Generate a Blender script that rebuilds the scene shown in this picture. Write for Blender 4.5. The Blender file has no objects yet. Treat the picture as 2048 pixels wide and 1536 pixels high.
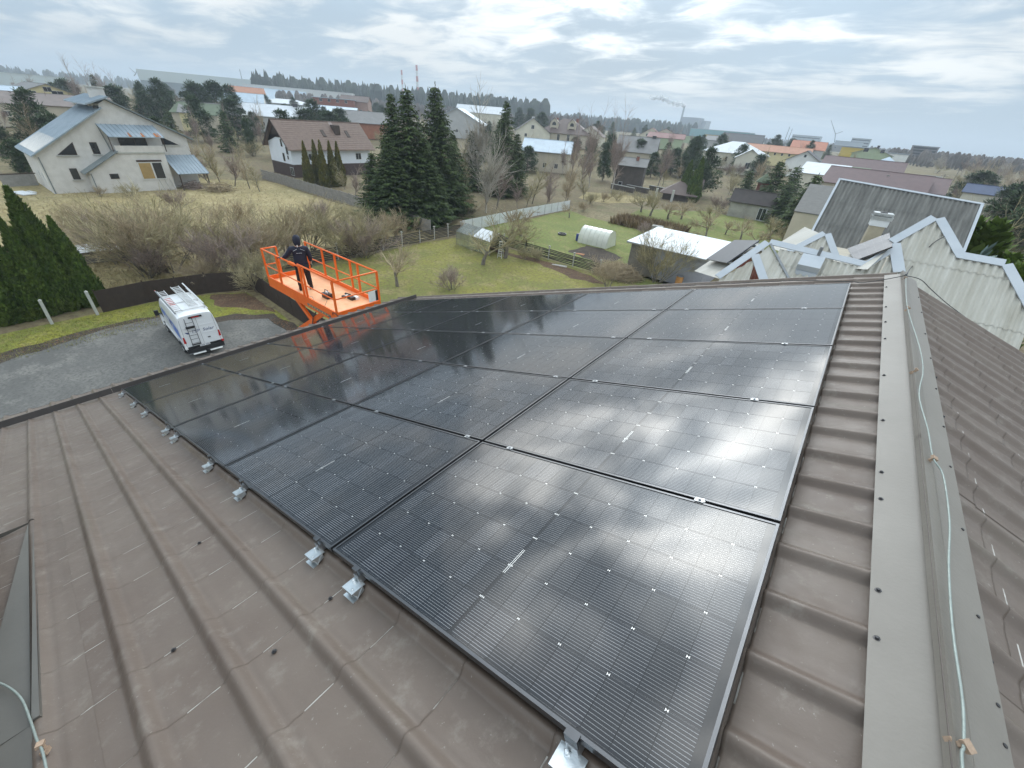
import bpy, bmesh, math, random
from mathutils import Vector, Matrix, Euler
R = math.radians
scene = bpy.context.scene
col = scene.collection

# ---------------------------------------------------------------- camera
cam_d = bpy.data.cameras.new('camera'); cam = bpy.data.objects.new('camera', cam_d); col.objects.link(cam)
cam_d.sensor_width = 36; cam_d.sensor_fit = 'HORIZONTAL'; cam_d.lens = 14.396
cam_d.clip_start = 0.05; cam_d.clip_end = 12000
CX, CY, CZ = ((0.777057, 0.625366, 0.071407), (-0.388979, 0.387919, 0.835592), (0.494851, -0.677079, 0.54469))
cam.matrix_world = Matrix(((CX[0], CY[0], CZ[0], 0), (CX[1], CY[1], CZ[1], 0), (CX[2], CY[2], CZ[2], 13.5), (0, 0, 0, 1)))
scene.camera = cam

# ---------------------------------------------------------------- world: overcast sky with broken cloud
SUN_EL, SUN_AZ = 33.5, -27.0          # azimuth from +Y towards +X
SD = Vector((math.sin(R(SUN_AZ)) * math.cos(R(SUN_EL)), math.cos(R(SUN_AZ)) * math.cos(R(SUN_EL)), math.sin(R(SUN_EL))))
world = bpy.data.worlds.new('World'); scene.world = world; world.use_nodes = True
nt = world.node_tree; N = nt.nodes; L = nt.links; N.clear()
def node(t, **kw):
    n = N.new(t)
    for k, v in kw.items(): setattr(n, k, v)
    return n
def math_(op, a, b=None, clamp=False):
    n = node('ShaderNodeMath', operation=op); n.use_clamp = clamp
    for i, s in enumerate((a, b)):
        if s is None: continue
        if isinstance(s, (int, float)): n.inputs[i].default_value = s
        else: L.new(s, n.inputs[i])
    return n.outputs[0]
def mapr(v, a, b, c, d, smooth=True):
    n = node('ShaderNodeMapRange'); n.interpolation_type = 'SMOOTHSTEP' if smooth else 'LINEAR'
    L.new(v, n.inputs['Value'])
    for k, x in zip(('From Min', 'From Max', 'To Min', 'To Max'), (a, b, c, d)): n.inputs[k].default_value = x
    return n.outputs['Result']
def mixc(f, a, b):
    n = node('ShaderNodeMix', data_type='RGBA')
    if isinstance(f, (int, float)): n.inputs[0].default_value = f
    else: L.new(f, n.inputs[0])
    for i, s in ((6, a), (7, b)):
        if isinstance(s, tuple): n.inputs[i].default_value = s + (1,)
        else: L.new(s, n.inputs[i])
    return n.outputs[2]
tc = node('ShaderNodeTexCoord'); sep = node('ShaderNodeSeparateXYZ'); L.new(tc.outputs['Generated'], sep.inputs[0])
zz = math_('MAXIMUM', sep.outputs[2], 0.0)
den = math_('ADD', zz, 0.11)
px = math_('DIVIDE', sep.outputs[0], den); py = math_('DIVIDE', sep.outputs[1], den)
comb = node('ShaderNodeCombineXYZ'); L.new(px, comb.inputs[0]); L.new(py, comb.inputs[1])
def noise(scale, detail, rough, off, sx=1, sy=1, dist=0.0):
    m = node('ShaderNodeMapping'); m.inputs['Location'].default_value = off; m.inputs['Scale'].default_value = (sx, sy, 1)
    L.new(comb.outputs[0], m.inputs[0])
    n = node('ShaderNodeTexNoise'); n.inputs['Scale'].default_value = scale; n.inputs['Detail'].default_value = detail
    n.inputs['Roughness'].default_value = rough; n.inputs['Distortion'].default_value = dist
    L.new(m.outputs[0], n.inputs['Vector']); return n.outputs['Fac']
SKYOFF = (88.1, 3.7, 6.0)
n1 = noise(0.62, 6, 0.52, SKYOFF, 0.7, 1.0, 0.3)
n2 = noise(2.5, 5, 0.55, (7.3, 4.4, 2), 0.75, 1.0, 0.5)
n3 = noise(0.21, 3, 0.5, (1.3, 9.2, 5))
sky = node('ShaderNodeTexSky', sky_type='NISHITA'); sky.sun_disc = False
sky.sun_elevation = R(SUN_EL); sky.sun_rotation = R(SUN_AZ); sky.air_density = 1.0; sky.dust_density = 1.5
# how open the deck is (1 = thin bright cloud, 0 = thick grey base)
n12 = math_('ADD', math_('MULTIPLY', n1, 0.58), math_('MULTIPLY', n2, 0.42))
thin = mapr(n12, 0.455, 0.61, 0.0, 1.0)
big = mapr(n3, 0.35, 0.68, 0.78, 1.12)
# brightness grows with elevation as under any overcast, and round the veiled sun
dotn = node('ShaderNodeVectorMath', operation='DOT_PRODUCT'); L.new(tc.outputs['Generated'], dotn.inputs[0]); dotn.inputs[1].default_value = SD
near = mapr(dotn.outputs['Value'], 0.80, 1.0, 0.0, 1.0)
elev = mapr(zz, 0.0, 0.62, 0.0, 1.0, False)
base = mixc(thin, (3.3, 4.3, 5.2), (8.0, 8.1, 7.9))
lum = math_('ADD', math_('ADD', 0.86, math_('MULTIPLY', elev, 2.0)), math_('MULTIPLY', math_('POWER', near, 2.0), math_('ADD', 0.5, math_('MULTIPLY', thin, 2.2))))
gap = math_('MULTIPLY', mapr(dotn.outputs['Value'], 0.66, 0.99, 0.0, 1.0), mapr(zz, 0.15, 0.33, 0.0, 1.0))
lum = math_('ADD', lum, math_('MULTIPLY', gap, math_('MULTIPLY', math_('POWER', thin, 2.0), 7.0)))
core = mapr(dotn.outputs['Value'], 0.955, 1.0, 0.0, 1.0)
lum = math_('ADD', lum, math_('MULTIPLY', math_('POWER', core, 2.0), math_('ADD', 1.5, math_('MULTIPLY', thin, 9.0))))
lum = math_('MULTIPLY', lum, big)
vm = node('ShaderNodeVectorMath', operation='SCALE'); L.new(base, vm.inputs[0]); L.new(lum, vm.inputs['Scale'])
# far bottom of the sky: pale blue band under the deck
low = mapr(zz, 0.0, 0.075, 0.62, 0.0)
hz = mixc(low, vm.outputs[0], (4.15, 5.55, 6.75))
full = mixc(0.93, sky.outputs[0], hz)
bg = node('ShaderNodeBackground'); bg.inputs['Strength'].default_value = 0.1; L.new(full, bg.inputs[0])
wo = node('ShaderNodeOutputWorld'); L.new(bg.outputs[0], wo.inputs[0])

sun_d = bpy.data.lights.new('sun', 'SUN'); sun_d.energy = 0.5; sun_d.angle = R(70); sun_d.color = (1.0, 0.95, 0.87)
sun = bpy.data.objects.new('sun', sun_d); col.objects.link(sun)
sun.rotation_euler = (-SD).to_track_quat('-Z', 'Y').to_euler()

scene.view_settings.view_transform = 'Standard'; scene.view_settings.look = 'None'
scene.view_settings.exposure = 0.1; scene.view_settings.gamma = 1.0; scene.view_settings.use_curve_mapping = False
scene.cycles.max_bounces = 6; scene.cycles.diffuse_bounces = 3; scene.cycles.glossy_bounces = 3; scene.cycles.transparent_max_bounces = 6
scene.cycles.use_denoising = True

# ---------------------------------------------------------------- helpers
KIDS = {}                     # children by parent name
class MB:
    """collects shapes; build() links them as one mesh object"""
    def __init__(s): s.v = []; s.f = []; s.m = []; s.mi = 0
    def add(s, vs, fs):
        o = len(s.v); s.v += [tuple(v) for v in vs]; s.f += [tuple(i + o for i in f) for f in fs]; s.m += [s.mi] * len(fs); return s
    def poly(s, pts): return s.add(pts, [tuple(range(len(pts)))])
    def box(s, c, size, rot=None):
        hx, hy, hz = size[0] / 2, size[1] / 2, size[2] / 2
        vs = [Vector((x, y, z)) for z in (-hz, hz) for x, y in ((-hx, -hy), (hx, -hy), (hx, hy), (-hx, hy))]
        if rot is not None: vs = [rot @ v for v in vs]
        c = Vector(c)
        return s.add([v + c for v in vs], [(3, 2, 1, 0), (4, 5, 6, 7), (0, 1, 5, 4), (1, 2, 6, 5), (2, 3, 7, 6), (3, 0, 4, 7)])
    def b3(s, x0, x1, y0, y1, z0, z1): return s.box(((x0 + x1) / 2, (y0 + y1) / 2, (z0 + z1) / 2), (x1 - x0, y1 - y0, z1 - z0))
    def bar(s, p, q, w, h, up=(0, 0, 1)):
        p, q = Vector(p), Vector(q); d = q - p; Ln = d.length; d.normalize(); up = Vector(up)
        if abs(d.dot(up)) > 0.99: up = Vector((1, 0, 0))
        x = d.cross(up).normalized(); z = x.cross(d)
        return s.box((p + q) / 2, (w, Ln, h), Matrix((x, d, z)).transposed())
    def tube(s, pts, rad, n=6, cap=True):
        pts = [Vector(p) for p in pts]; k = len(pts)
        if isinstance(rad, (int, float)): rad = [rad] * k
        vs = []; a = None
        for i, p in enumerate(pts):
            t = (pts[min(i + 1, k - 1)] - pts[max(i - 1, 0)]).normalized()
            if a is None: a = t.orthogonal().normalized()
            a = (a - t * a.dot(t)); a = a.normalized() if a.length > 1e-6 else t.orthogonal().normalized()
            b = t.cross(a)
            for j in range(n):
                g = 2 * math.pi * j / n; vs.append(p + (a * math.cos(g) + b * math.sin(g)) * rad[i])
        fs = [(i * n + j, i * n + (j + 1) % n, (i + 1) * n + (j + 1) % n, (i + 1) * n + j) for i in range(k - 1) for j in range(n)]
        if cap: fs += [tuple(range(n - 1, -1, -1)), tuple((k - 1) * n + j for j in range(n))]
        return s.add(vs, fs)
    def cyl(s, p, q, r, n=10, r2=None): return s.tube([p, q], [r, r if r2 is None else r2], n)
    def prism(s, pts, d):
        """pts polygon extruded by vector d (closed)"""
        d = Vector(d); k = len(pts); a = [Vector(p) for p in pts]; b = [p + d for p in a]
        return s.add(a + b, [tuple(range(k - 1, -1, -1)), tuple(range(k, 2 * k))] + [(i, (i + 1) % k, k + (i + 1) % k, k + i) for i in range(k)])
    def lathe(s, c, prof, n=12):
        c = Vector(c); vs = [c + Vector((r * math.cos(2 * math.pi * j / n), r * math.sin(2 * math.pi * j / n), z)) for r, z in prof for j in range(n)]
        k = len(prof)
        fs = [(i * n + j, i * n + (j + 1) % n, (i + 1) * n + (j + 1) % n, (i + 1) * n + j) for i in range(k - 1) for j in range(n)]
        fs += [tuple(range(n - 1, -1, -1)), tuple((k - 1) * n + j for j in range(n))]
        return s.add(vs, fs)
    def mesh(s, name, mats, smooth=False):
        me = bpy.data.meshes.new(name); me.from_pydata(s.v, [], s.f)
        for m in (mats if isinstance(mats, (list, tuple)) else [mats]): me.materials.append(m)
        if any(s.m): me.polygons.foreach_set('material_index', s.m)
        if smooth: me.polygons.foreach_set('use_smooth', [True] * len(s.f))
        me.update(); return me
    def build(s, name, mats, parent=None, smooth=False):
        return link(name, s.mesh(name, mats, smooth), parent)
def link(name, me, parent=None, mat=None, loc=None):
    o = bpy.data.objects.new(name, me); col.objects.link(o)
    if parent is not None: o.parent = parent; KIDS.setdefault(parent.name, []).append(o)
    if mat is not None: o.matrix_local = mat
    if loc is not None: o.location = loc
    return o
def tag(o, label=None, cat=None, group=None, kind=None):
    if label: o['label'] = label
    if cat: o['category'] = cat
    if group: o['group'] = group
    if kind: o['kind'] = kind
    return o
def thing(name, label, cat, loc=(0, 0, 0), rz=0.0, group=None, mat=None):
    o = bpy.data.objects.new(name, None); col.objects.link(o); o.empty_display_size = 0.2
    if mat is not None: o.matrix_world = mat
    else: o.location = loc; o.rotation_euler = (0, 0, rz)
    return tag(o, label, cat, group)
def dup(root, loc=None, rz=None, scale=None, label=None, group=None):
    def cp(o, par):
        c = o.copy(); col.objects.link(c)
        if par is not None: c.parent = par; KIDS.setdefault(par.name, []).append(c)
        for ch in KIDS.get(o.name, []): cp(ch, c)
        return c
    r = cp(root, None)
    if loc is not None: r.location = loc
    if rz is not None: r.rotation_euler = (0, 0, rz)
    if scale is not None: r.scale = (scale,) * 3 if isinstance(scale, (int, float)) else scale
    if label: r['label'] = label
    if group: r['group'] = group
    return r

# ---------------------------------------------------------------- materials
MATS = {}
def mat(name, c, rough=0.6, var=0.15, scale=3.0, metal=0.0, bump=0.0, bscale=None, c2=None, detail=5, spec=0.5, island=0.0, coat=0.0, stretch=None, trans=0.0):
    """principled material; c blends to c2 (or a darker/lighter c) by noise; island = per-piece brightness spread"""
    if name in MATS: return MATS[name]
    m = bpy.data.materials.new(name); m.use_nodes = True; t = m.node_tree; b = t.nodes['Principled BSDF']
    b.inputs['Roughness'].default_value = rough; b.inputs['Metallic'].default_value = metal
    b.inputs['Specular IOR Level'].default_value = spec; b.inputs['Coat Weight'].default_value = coat
    if trans: b.inputs['Transmission Weight'].default_value = trans
    tcn = t.nodes.new('ShaderNodeTexCoord'); v = tcn.outputs['Object']
    if stretch:
        mp = t.nodes.new('ShaderNodeMapping'); mp.inputs['Scale'].default_value = stretch; t.links.new(v, mp.inputs[0]); v = mp.outputs[0]
    no = t.nodes.new('ShaderNodeTexNoise'); no.inputs['Scale'].default_value = scale; no.inputs['Detail'].default_value = detail
    no.inputs['Roughness'].default_value = 0.62; t.links.new(v, no.inputs['Vector'])
    rp = t.nodes.new('ShaderNodeMapRange'); t.links.new(no.outputs['Fac'], rp.inputs[0])
    rp.inputs['From Min'].default_value = 0.32; rp.inputs['From Max'].default_value = 0.68
    mx = t.nodes.new('ShaderNodeMix'); mx.data_type = 'RGBA'; t.links.new(rp.outputs[0], mx.inputs[0])
    if c2 is None: a = tuple(x * (1 - var) for x in c); d = tuple(min(1, x * (1 + var)) for x in c)
    else: a, d = c, c2
    mx.inputs[6].default_value = tuple(a) + (1,); mx.inputs[7].default_value = tuple(d) + (1,)
    out = mx.outputs[2]
    if island:
        g = t.nodes.new('ShaderNodeNewGeometry'); r2 = t.nodes.new('ShaderNodeMapRange'); t.links.new(g.outputs['Random Per Island'], r2.inputs[0])
        r2.inputs['To Min'].default_value = 1 - island; r2.inputs['To Max'].default_value = 1 + island
        hs = t.nodes.new('ShaderNodeHueSaturation'); t.links.new(r2.outputs[0], hs.inputs['Value']); t.links.new(out, hs.inputs['Color']); out = hs.outputs[0]
    t.links.new(out, b.inputs['Base Color'])
    if bump:
        n2 = t.nodes.new('ShaderNodeTexNoise'); n2.inputs['Scale'].default_value = bscale or scale * 6; n2.inputs['Detail'].default_value = 4; t.links.new(v, n2.inputs['Vector'])
        bp = t.nodes.new('ShaderNodeBump'); bp.inputs['Strength'].default_value = bump; bp.inputs['Distance'].default_value = 0.02
        t.links.new(n2.outputs['Fac'], bp.inputs['Height']); t.links.new(bp.outputs[0], b.inputs['Normal'])
    MATS[name] = m; return m

# ================================================================ our own roof: brown metal tile, ridge cap, snow guard
P0 = Vector((0.25175, 0.51384, 12.14666))
U_ = Vector((-0.949459, 0, -0.31389)); V_ = Vector((0, 1, 0)); N_ = Vector((-0.31389, 0, 0.949459))
ROOF = Matrix(((V_.x, U_.x, N_.x, P0.x), (V_.y, U_.y, N_.y, P0.y), (V_.z, U_.z, N_.z, P0.z), (0, 0, 0, 1)))   # x along ridge, y down slope
ar = R(21.06); UR = Vector((math.cos(ar), 0, -math.sin(ar))); NR = Vector((math.sin(ar), 0, math.cos(ar)))
PR = Vector((0.70, 0.51384, 12.235))
ROOFR = Matrix(((0, UR.x, NR.x, PR.x), (-1, UR.y, NR.y, PR.y), (0, UR.z, NR.z, PR.z), (0, 0, 0, 1)))

def tile_mat():
    m = bpy.data.materials.new('brown_tile_metal'); m.use_nodes = True; t = m.node_tree; b = t.nodes['Principled BSDF']; K = t.links
    def nd(ty, **kw):
        n = t.nodes.new(ty)
        for k, v in kw.items(): setattr(n, k, v)
        return n
    def mth(op, a, bb=None):
        n = nd('ShaderNodeMath', operation=op)
        for i, s in enumerate((a, bb)):
            if s is None: continue
            if isinstance(s, (int, float)): n.inputs[i].default_value = s
            else: K.new(s, n.inputs[i])
        return n.outputs[0]
    tc = nd('ShaderNodeTexCoord'); sp = nd('ShaderNodeSeparateXYZ'); K.new(tc.outputs['Object'], sp.inputs[0])
    def noi(sc, de, ro=0.6, st=None):
        n = nd('ShaderNodeTexNoise'); n.inputs['Scale'].default_value = sc; n.inputs['Detail'].default_value = de; n.inputs['Roughness'].default_value = ro
        oi = nd('ShaderNodeObjectInfo'); va = nd('ShaderNodeVectorMath', operation='ADD'); K.new(tc.outputs['Object'], va.inputs[0]); K.new(oi.outputs['Random'], va.inputs[1])
        if st:
            mp = nd('ShaderNodeMapping'); mp.inputs['Scale'].default_value = st; K.new(va.outputs[0], mp.inputs[0]); K.new(mp.outputs[0], n.inputs['Vector'])
        else: K.new(va.outputs[0], n.inputs['Vector'])
        return n.outputs['Fac']
    def ramp(v, a, bb, c, d):
        n = nd('ShaderNodeMapRange'); n.interpolation_type = 'SMOOTHSTEP'; K.new(v, n.inputs[0])
        for k, x in zip(('From Min', 'From Max', 'To Min', 'To Max'), (a, bb, c, d)): n.inputs[k].default_value = x
        return n.outputs[0]
    def mix(f, a, c):
        n = nd('ShaderNodeMix', data_type='RGBA')
        K.new(f, n.inputs[0]) if not isinstance(f, float) else setattr(n.inputs[0], 'default_value', f)
        for i, s in ((6, a), (7, c)):
            if isinstance(s, tuple): n.inputs[i].default_value = s + (1,)
            else: K.new(s, n.inputs[i])
        return n.outputs[2]
    c = mix(ramp(noi(1.3, 4), 0.3, 0.7, 0, 1), (0.118, 0.088, 0.070), (0.146, 0.114, 0.092))
    c = mix(ramp(noi(9, 6, 0.7), 0.52, 0.75, 0, 0.55), c, (0.235, 0.205, 0.172))          # dusty smears
    c = mix(ramp(noi(55, 3, 0.7), 0.66, 0.74, 0, 0.5), c, (0.34, 0.31, 0.27))            # small pale scuffs
    c = mix(ramp(noi(2.2, 5, 0.6, (3.0, 0.35, 1)), 0.58, 0.78, 0, 0.3), c, (0.13, 0.118, 0.085))   # faint moss run
    # edge highlight painted into the colour of every pressed step, on the flats only
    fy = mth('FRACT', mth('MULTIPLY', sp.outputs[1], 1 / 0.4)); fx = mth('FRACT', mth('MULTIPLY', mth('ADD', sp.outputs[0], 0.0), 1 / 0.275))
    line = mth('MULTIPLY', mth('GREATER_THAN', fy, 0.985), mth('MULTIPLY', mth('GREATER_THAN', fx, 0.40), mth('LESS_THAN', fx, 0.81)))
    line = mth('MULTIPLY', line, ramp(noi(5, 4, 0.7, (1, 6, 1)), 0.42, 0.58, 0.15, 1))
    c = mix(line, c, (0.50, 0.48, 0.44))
    K.new(c, b.inputs['Base Color']); b.inputs['Roughness'].default_value = 0.46; b.inputs['Specular IOR Level'].default_value = 0.42
    K.new(ramp(noi(7, 5), 0.3, 0.75, 0.40, 0.58), b.inputs['Roughness'])
    bp = nd('ShaderNodeBump'); bp.inputs['Strength'].default_value = 0.12; bp.inputs['Distance'].default_value = 0.01
    K.new(noi(40, 3), bp.inputs['Height']); K.new(bp.outputs[0], b.inputs['Normal'])
    return m
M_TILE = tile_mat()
M_CAP = mat('ridge_cap_metal', (0.168, 0.150, 0.128), 0.45, 0.10, 2.0, bump=0.05, bscale=60, c2=(0.20, 0.181, 0.156), spec=0.45)
M_SEAM = mat('seam_brown', (0.075, 0.058, 0.047), 0.55, 0.1, 6)
M_SCREW = mat('screw_dark', (0.06, 0.058, 0.06), 0.4, 0.2, 20, metal=0.6)
M_GUARD = mat('snow_guard_brown', (0.043, 0.036, 0.033), 0.5, 0.12, 5)
M_PLASTER = mat('plaster_beige', (0.42, 0.38, 0.31), 0.9, 0.1, 2, bump=0.2)
M_GALV = mat('galvanised_steel', (0.62, 0.65, 0.66), 0.32, 0.12, 14, metal=0.9, bump=0.08)
M_WIRE = mat('grey_green_conductor', (0.27, 0.31, 0.285), 0.5, 0.15, 30, metal=0.2)
M_WOODBLOCK = mat('pale_wood_clip', (0.36, 0.255, 0.18), 0.75, 0.2, 60)
M_DARK = mat('black_rubber', (0.018, 0.018, 0.02), 0.6, 0.2, 20)

def wave(x):
    f = (x / 0.275) % 1.0; d = (f if f < 0.5 else f - 1.0) * 0.275
    z = 0.0
    if -0.040 < d < 0.056:
        q = d / 0.040 if d < 0 else d / 0.056
        z += 0.038 * (0.5 + 0.5 * math.cos(math.pi * q)) ** 0.8
    if 0.03 < d < 0.105: z += 0.0055 * (0.5 - 0.5 * math.cos(2 * math.pi * (d - 0.03) / 0.075))
    return z
WX = [-0.1375, -0.09, -0.045, -0.040, -0.034, -0.026, -0.018, -0.009, 0, 0.010, 0.020, 0.031, 0.042, 0.052, 0.064, 0.078, 0.092, 0.106, 0.12]
def sheet(y0, y1, nw=4, pitch=0.4):
    """metal tile sheet nw waves wide, y0..y1 down the slope, origin at its first crest"""
    xs = [k * 0.275 + d for k in range(nw) for d in WX] + [nw * 0.275 - 0.1375 + 0.012]
    m = MB(); n = len(xs); k = math.floor(y0 / pitch); last = None
    def zat(x, h): return wave(x) + h * (1 - .75 * min(1, wave(x) / .03)) + (0.002 if x > xs[-2] else 0)
    while k * pitch < y1:                      # every pressed course is its own strip, so that the step stays crisp
        a, b = k * pitch, (k + 1) * pitch; rows = []
        for y, h in ((a, 0.0), (a + pitch * 0.55, 0.0022), (b - 0.012, 0.0066), (b - 0.001, 0.0060)):
            rows.append((min(max(y, y0), y1), h))
        o = len(m.v); m.v += [(x, y, zat(x, h)) for y, h in rows for x in xs]
        m.f += [(o + j * n + i, o + j * n + i + 1, o + (j + 1) * n + i + 1, o + (j + 1) * n + i) for j in range(3) for i in range(n - 1) if rows[j][0] < rows[j + 1][0]]
        m.v += [(x, rows[3][0] + .0004, zat(x, 0.0) - (.014 if (k + 1) * pitch >= y1 else .001)) for x in xs]
        m.f += [(o + 3 * n + i, o + 3 * n + i + 1, o + 4 * n + i + 1, o + 4 * n + i) for i in range(n - 1)]
        k += 1
    m.m = [0] * len(m.f)
    return m
house = thing('tiled_house', 'large house with brown metal tile roof under the solar panels, ridge cap on the right', 'building', (0, 0, 0))
TZ = -0.118
YB, YE = -0.42, 10.44            # ridge edge / eave edge of the left slope (local y)
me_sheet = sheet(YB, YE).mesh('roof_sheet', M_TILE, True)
XV = 6.46                        # far verge (local x)
k = 5
while k >= -5:
    x = 0.275 + (k) * 1.1        # sheets lap every four waves
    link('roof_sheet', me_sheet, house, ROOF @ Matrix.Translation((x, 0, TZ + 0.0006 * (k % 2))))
    k -= 1
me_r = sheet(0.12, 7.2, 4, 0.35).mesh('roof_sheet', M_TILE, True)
for k in range(0, 11):
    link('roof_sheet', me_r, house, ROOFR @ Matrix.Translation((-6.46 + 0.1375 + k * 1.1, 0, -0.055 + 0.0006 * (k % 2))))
# walls under the slopes (three storeys, plaster)
def rw(x, y, z): return tuple(ROOF @ Vector((x, y, z)))
yl0, yl1 = P0.y - 5.6, P0.y + 6.35
m = MB(); m.b3(-8.25, 6.5, yl0, yl1, 0, 8.199); m.build('wall', M_PLASTER, house)
m = MB()    # gable wedges under the tile (closed attic volume)
a = rw(0, 10.2, TZ - 0.09); t_ = (0.70, 0, 12.02); c_ = (6.6, 0, 9.80)
m.prism([(a[0], yl1, a[2]), (a[0], yl1, 8.2), (6.6, yl1, 8.2), (c_[0], yl1, c_[2]), (t_[0], yl1, t_[2])], (0, yl0 - yl1, 0)); m.build('attic_wall', M_PLASTER, house)
# verge board at the far gable
m = MB(); b0 = rw(XV - 0.06, -0.45, TZ - 0.06); b1 = rw(XV - 0.06, 10.42, TZ - 0.06)
m.bar(b0, b1, 0.025, 0.11); m.build('verge_board', M_SEAM, house)
p0 = ROOFR @ Vector((-XV + 0.06, 0.05, -0.13)); p1 = ROOFR @ Vector((-XV + 0.06, 7.2, -0.13))
m = MB(); m.bar(p0, p1, 0.025, 0.14); m.build('verge_board', M_SEAM, house)
# eave board + gutter-less drip edge
m = MB(); m.bar(rw(-6, 10.38, TZ - 0.06), rw(XV, 10.38, TZ - 0.06), 0.03, 0.10); m.build('eave_board', M_SEAM, house)
# snow guard: bent plate standing on the crests above the eave
m = MB()
for x0, x1 in ((-5.9, -3.0), (-3.0, -0.1), (-0.1, 2.8), (2.8, 6.42)):
    g = MB(); gy = 9.30
    g.prism([(x0, gy, TZ + 0.03), (x0, gy + 0.004, TZ + 0.125), (x0, gy + 0.03, TZ + 0.125), (x0, gy + 0.03, TZ + 0.12), (x0, gy + 0.010, TZ + 0.12), (x0, gy + 0.006, TZ + 0.03)], (x1 - x0 - 0.004, 0, 0))
    o = g.build('snow_guard', M_GUARD, house); o.matrix_local = ROOF
# ridge cap: left flashing in lengths, standing seam, right flashing
joints = [6.42, 4.03, 2.13, 0.845, -0.9, -2.8, -4.7, -5.6]
for a, b in zip(joints[:-1], joints[1:]):
    a2 = a + 0.035
    g = MB(); z = TZ + 0.040 + 0.001 * joints.index(a)
    g.prism([(a2 - 0.0, -0.308, z - 0.004), (a2, -0.300, z + 0.002), (a2, -0.455, z + 0.010), (a2, -0.470, z + 0.004), (a2, -0.470, z - 0.004)][::-1], (b - a2, 0, 0))
    o = g.build('ridge_cap', M_CAP, house); o.matrix_local = ROOF
    g = MB(); g.prism([(a2, -0.458, z + 0.004), (a2, -0.458, z + 0.046), (a2, -0.472, z + 0.048), (a2, -0.472, z + 0.004)][::-1], (b - a2 + 0.03, 0, 0))
    o = g.build('ridge_seam', M_SEAM, house); o.matrix_local = ROOF
    g = MB(); zr = 0.012 + 0.001 * joints.index(a)
    g.prism([(-a2, -0.012, zr + 0.022), (-a2, 0.045, zr + 0.012), (-a2, 0.062, zr + 0.001), (-a2, 0.185, zr - 0.004), (-a2, 0.19, zr - 0.014), (-a2, -0.012, zr - 0.010)], (a2 - b, 0, 0))
    o = g.build('ridge_flashing', M_CAP, house); o.matrix_local = ROOFR
sm = MB(); sm.lathe((0, 0, 0), [(0.0105, 0), (0.0105, 0.0025), (0.0060, 0.003), (0.0060, 0.0085), (0.004, 0.0095)], 8); sm = sm.mesh('screw', M_SCREW)
for x in (5.75, 4.9, 4.35, 3.9, 3.05, 2.35, 1.82, 1.55, 1.0, 0.78, 0.35, -0.3, -0.9, -1.6):
    link('screw', sm, house, ROOF @ Matrix.Translation((x + 0.0275 * math.sin(x * 9), -0.322, TZ + 0.044)))
for x, y in ((5.6, .168), (5.0, .170), (4.3, .165), (3.7, .172), (3.1, .168), (2.55, .17), (2.1, .163), (1.95, .205), (1.6, .165), (1.28, .21), (1.12, .16), (1.0, .215), (0.86, .05), (0.8, .17), (0.68, .168), (0.35, .17), (3.45, .225), (2.8, .222)):
    link('screw', sm, house, ROOFR @ Matrix.Translation((-x, y, 0.006 if y < .19 else -0.02)))
for x, y in ((-0.41, 2.82), (-0.155, 1.62), (-0.43, 1.58), (-0.70, 2.02)):
    link('screw', sm, house, ROOF @ Matrix.Translation((x + 0.02, y - 0.03, TZ + 0.011)))

# dormer at the left edge: side wall of narrow ribs with a grey flashing lying along the tiles
M_FLASH = mat('grey_flashing', (0.105, 0.098, 0.086), 0.42, 0.12, 3, bump=0.04, c2=(0.125, 0.118, 0.104))
M_RIB = mat('brown_ribbed_sheet', (0.12, 0.088, 0.072), 0.5, 0.1, 3)
dz = TZ
g = MB(); g.prism([(-1.085, 0, dz + 0.030), (-1.10, 0, dz + 0.048), (-1.118, 0, dz + 0.034), (-1.30, 0, dz + 0.045), (-1.36, 0, dz + 0.16), (-1.37, 0, dz - 0.0)], (0, 2.3, 0))
g = MB()
pr_ = [(-1.082, dz + 0.022), (-1.086, dz + 0.046), (-1.108, dz + 0.048), (-1.118, dz + 0.030), (-1.285, dz + 0.036), (-1.30, dz + 0.20), (-1.31, dz + 0.20), (-1.31, dz)]
g.add([(x, y, z) for y in (2.10, 4.52) for x, z in pr_], [(i, i + 1, 9 + i - 1, 8 + i) for i in range(7)] + [tuple(range(8)), tuple(range(15, 7, -1))])
o = g.build('dormer_flashing', M_FLASH, house); o.matrix_local = ROOF
g = MB()
pr2 = [(-1.082, dz + 0.018), (-1.1, dz + 0.030), (-1.285, dz + 0.028), (-1.31, dz + 0.10), (-1.31, dz)]
g.add([(x, y, z) for y in (1.62, 2.16) for x, z in pr2], [(i, i + 1, 6 + i - 0, 5 + i) for i in range(4)] + [tuple(range(5)), tuple(range(9, 4, -1))])
o = g.build('dormer_flashing', M_FLASH, house); o.matrix_local = ROOF
g = MB()
for q in range(22):
    y0 = 1.9 + q * 0.12
    g.b3(-1.335, -1.312, y0, y0 + 0.075, dz + 0.10, dz + 0.42)
g.b3(-1.9, -1.336, 1.6, 4.55, dz - 0.02, dz + 0.42)
o = g.build('dormer_wall', M_RIB, house); o.matrix_local = ROOF

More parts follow.
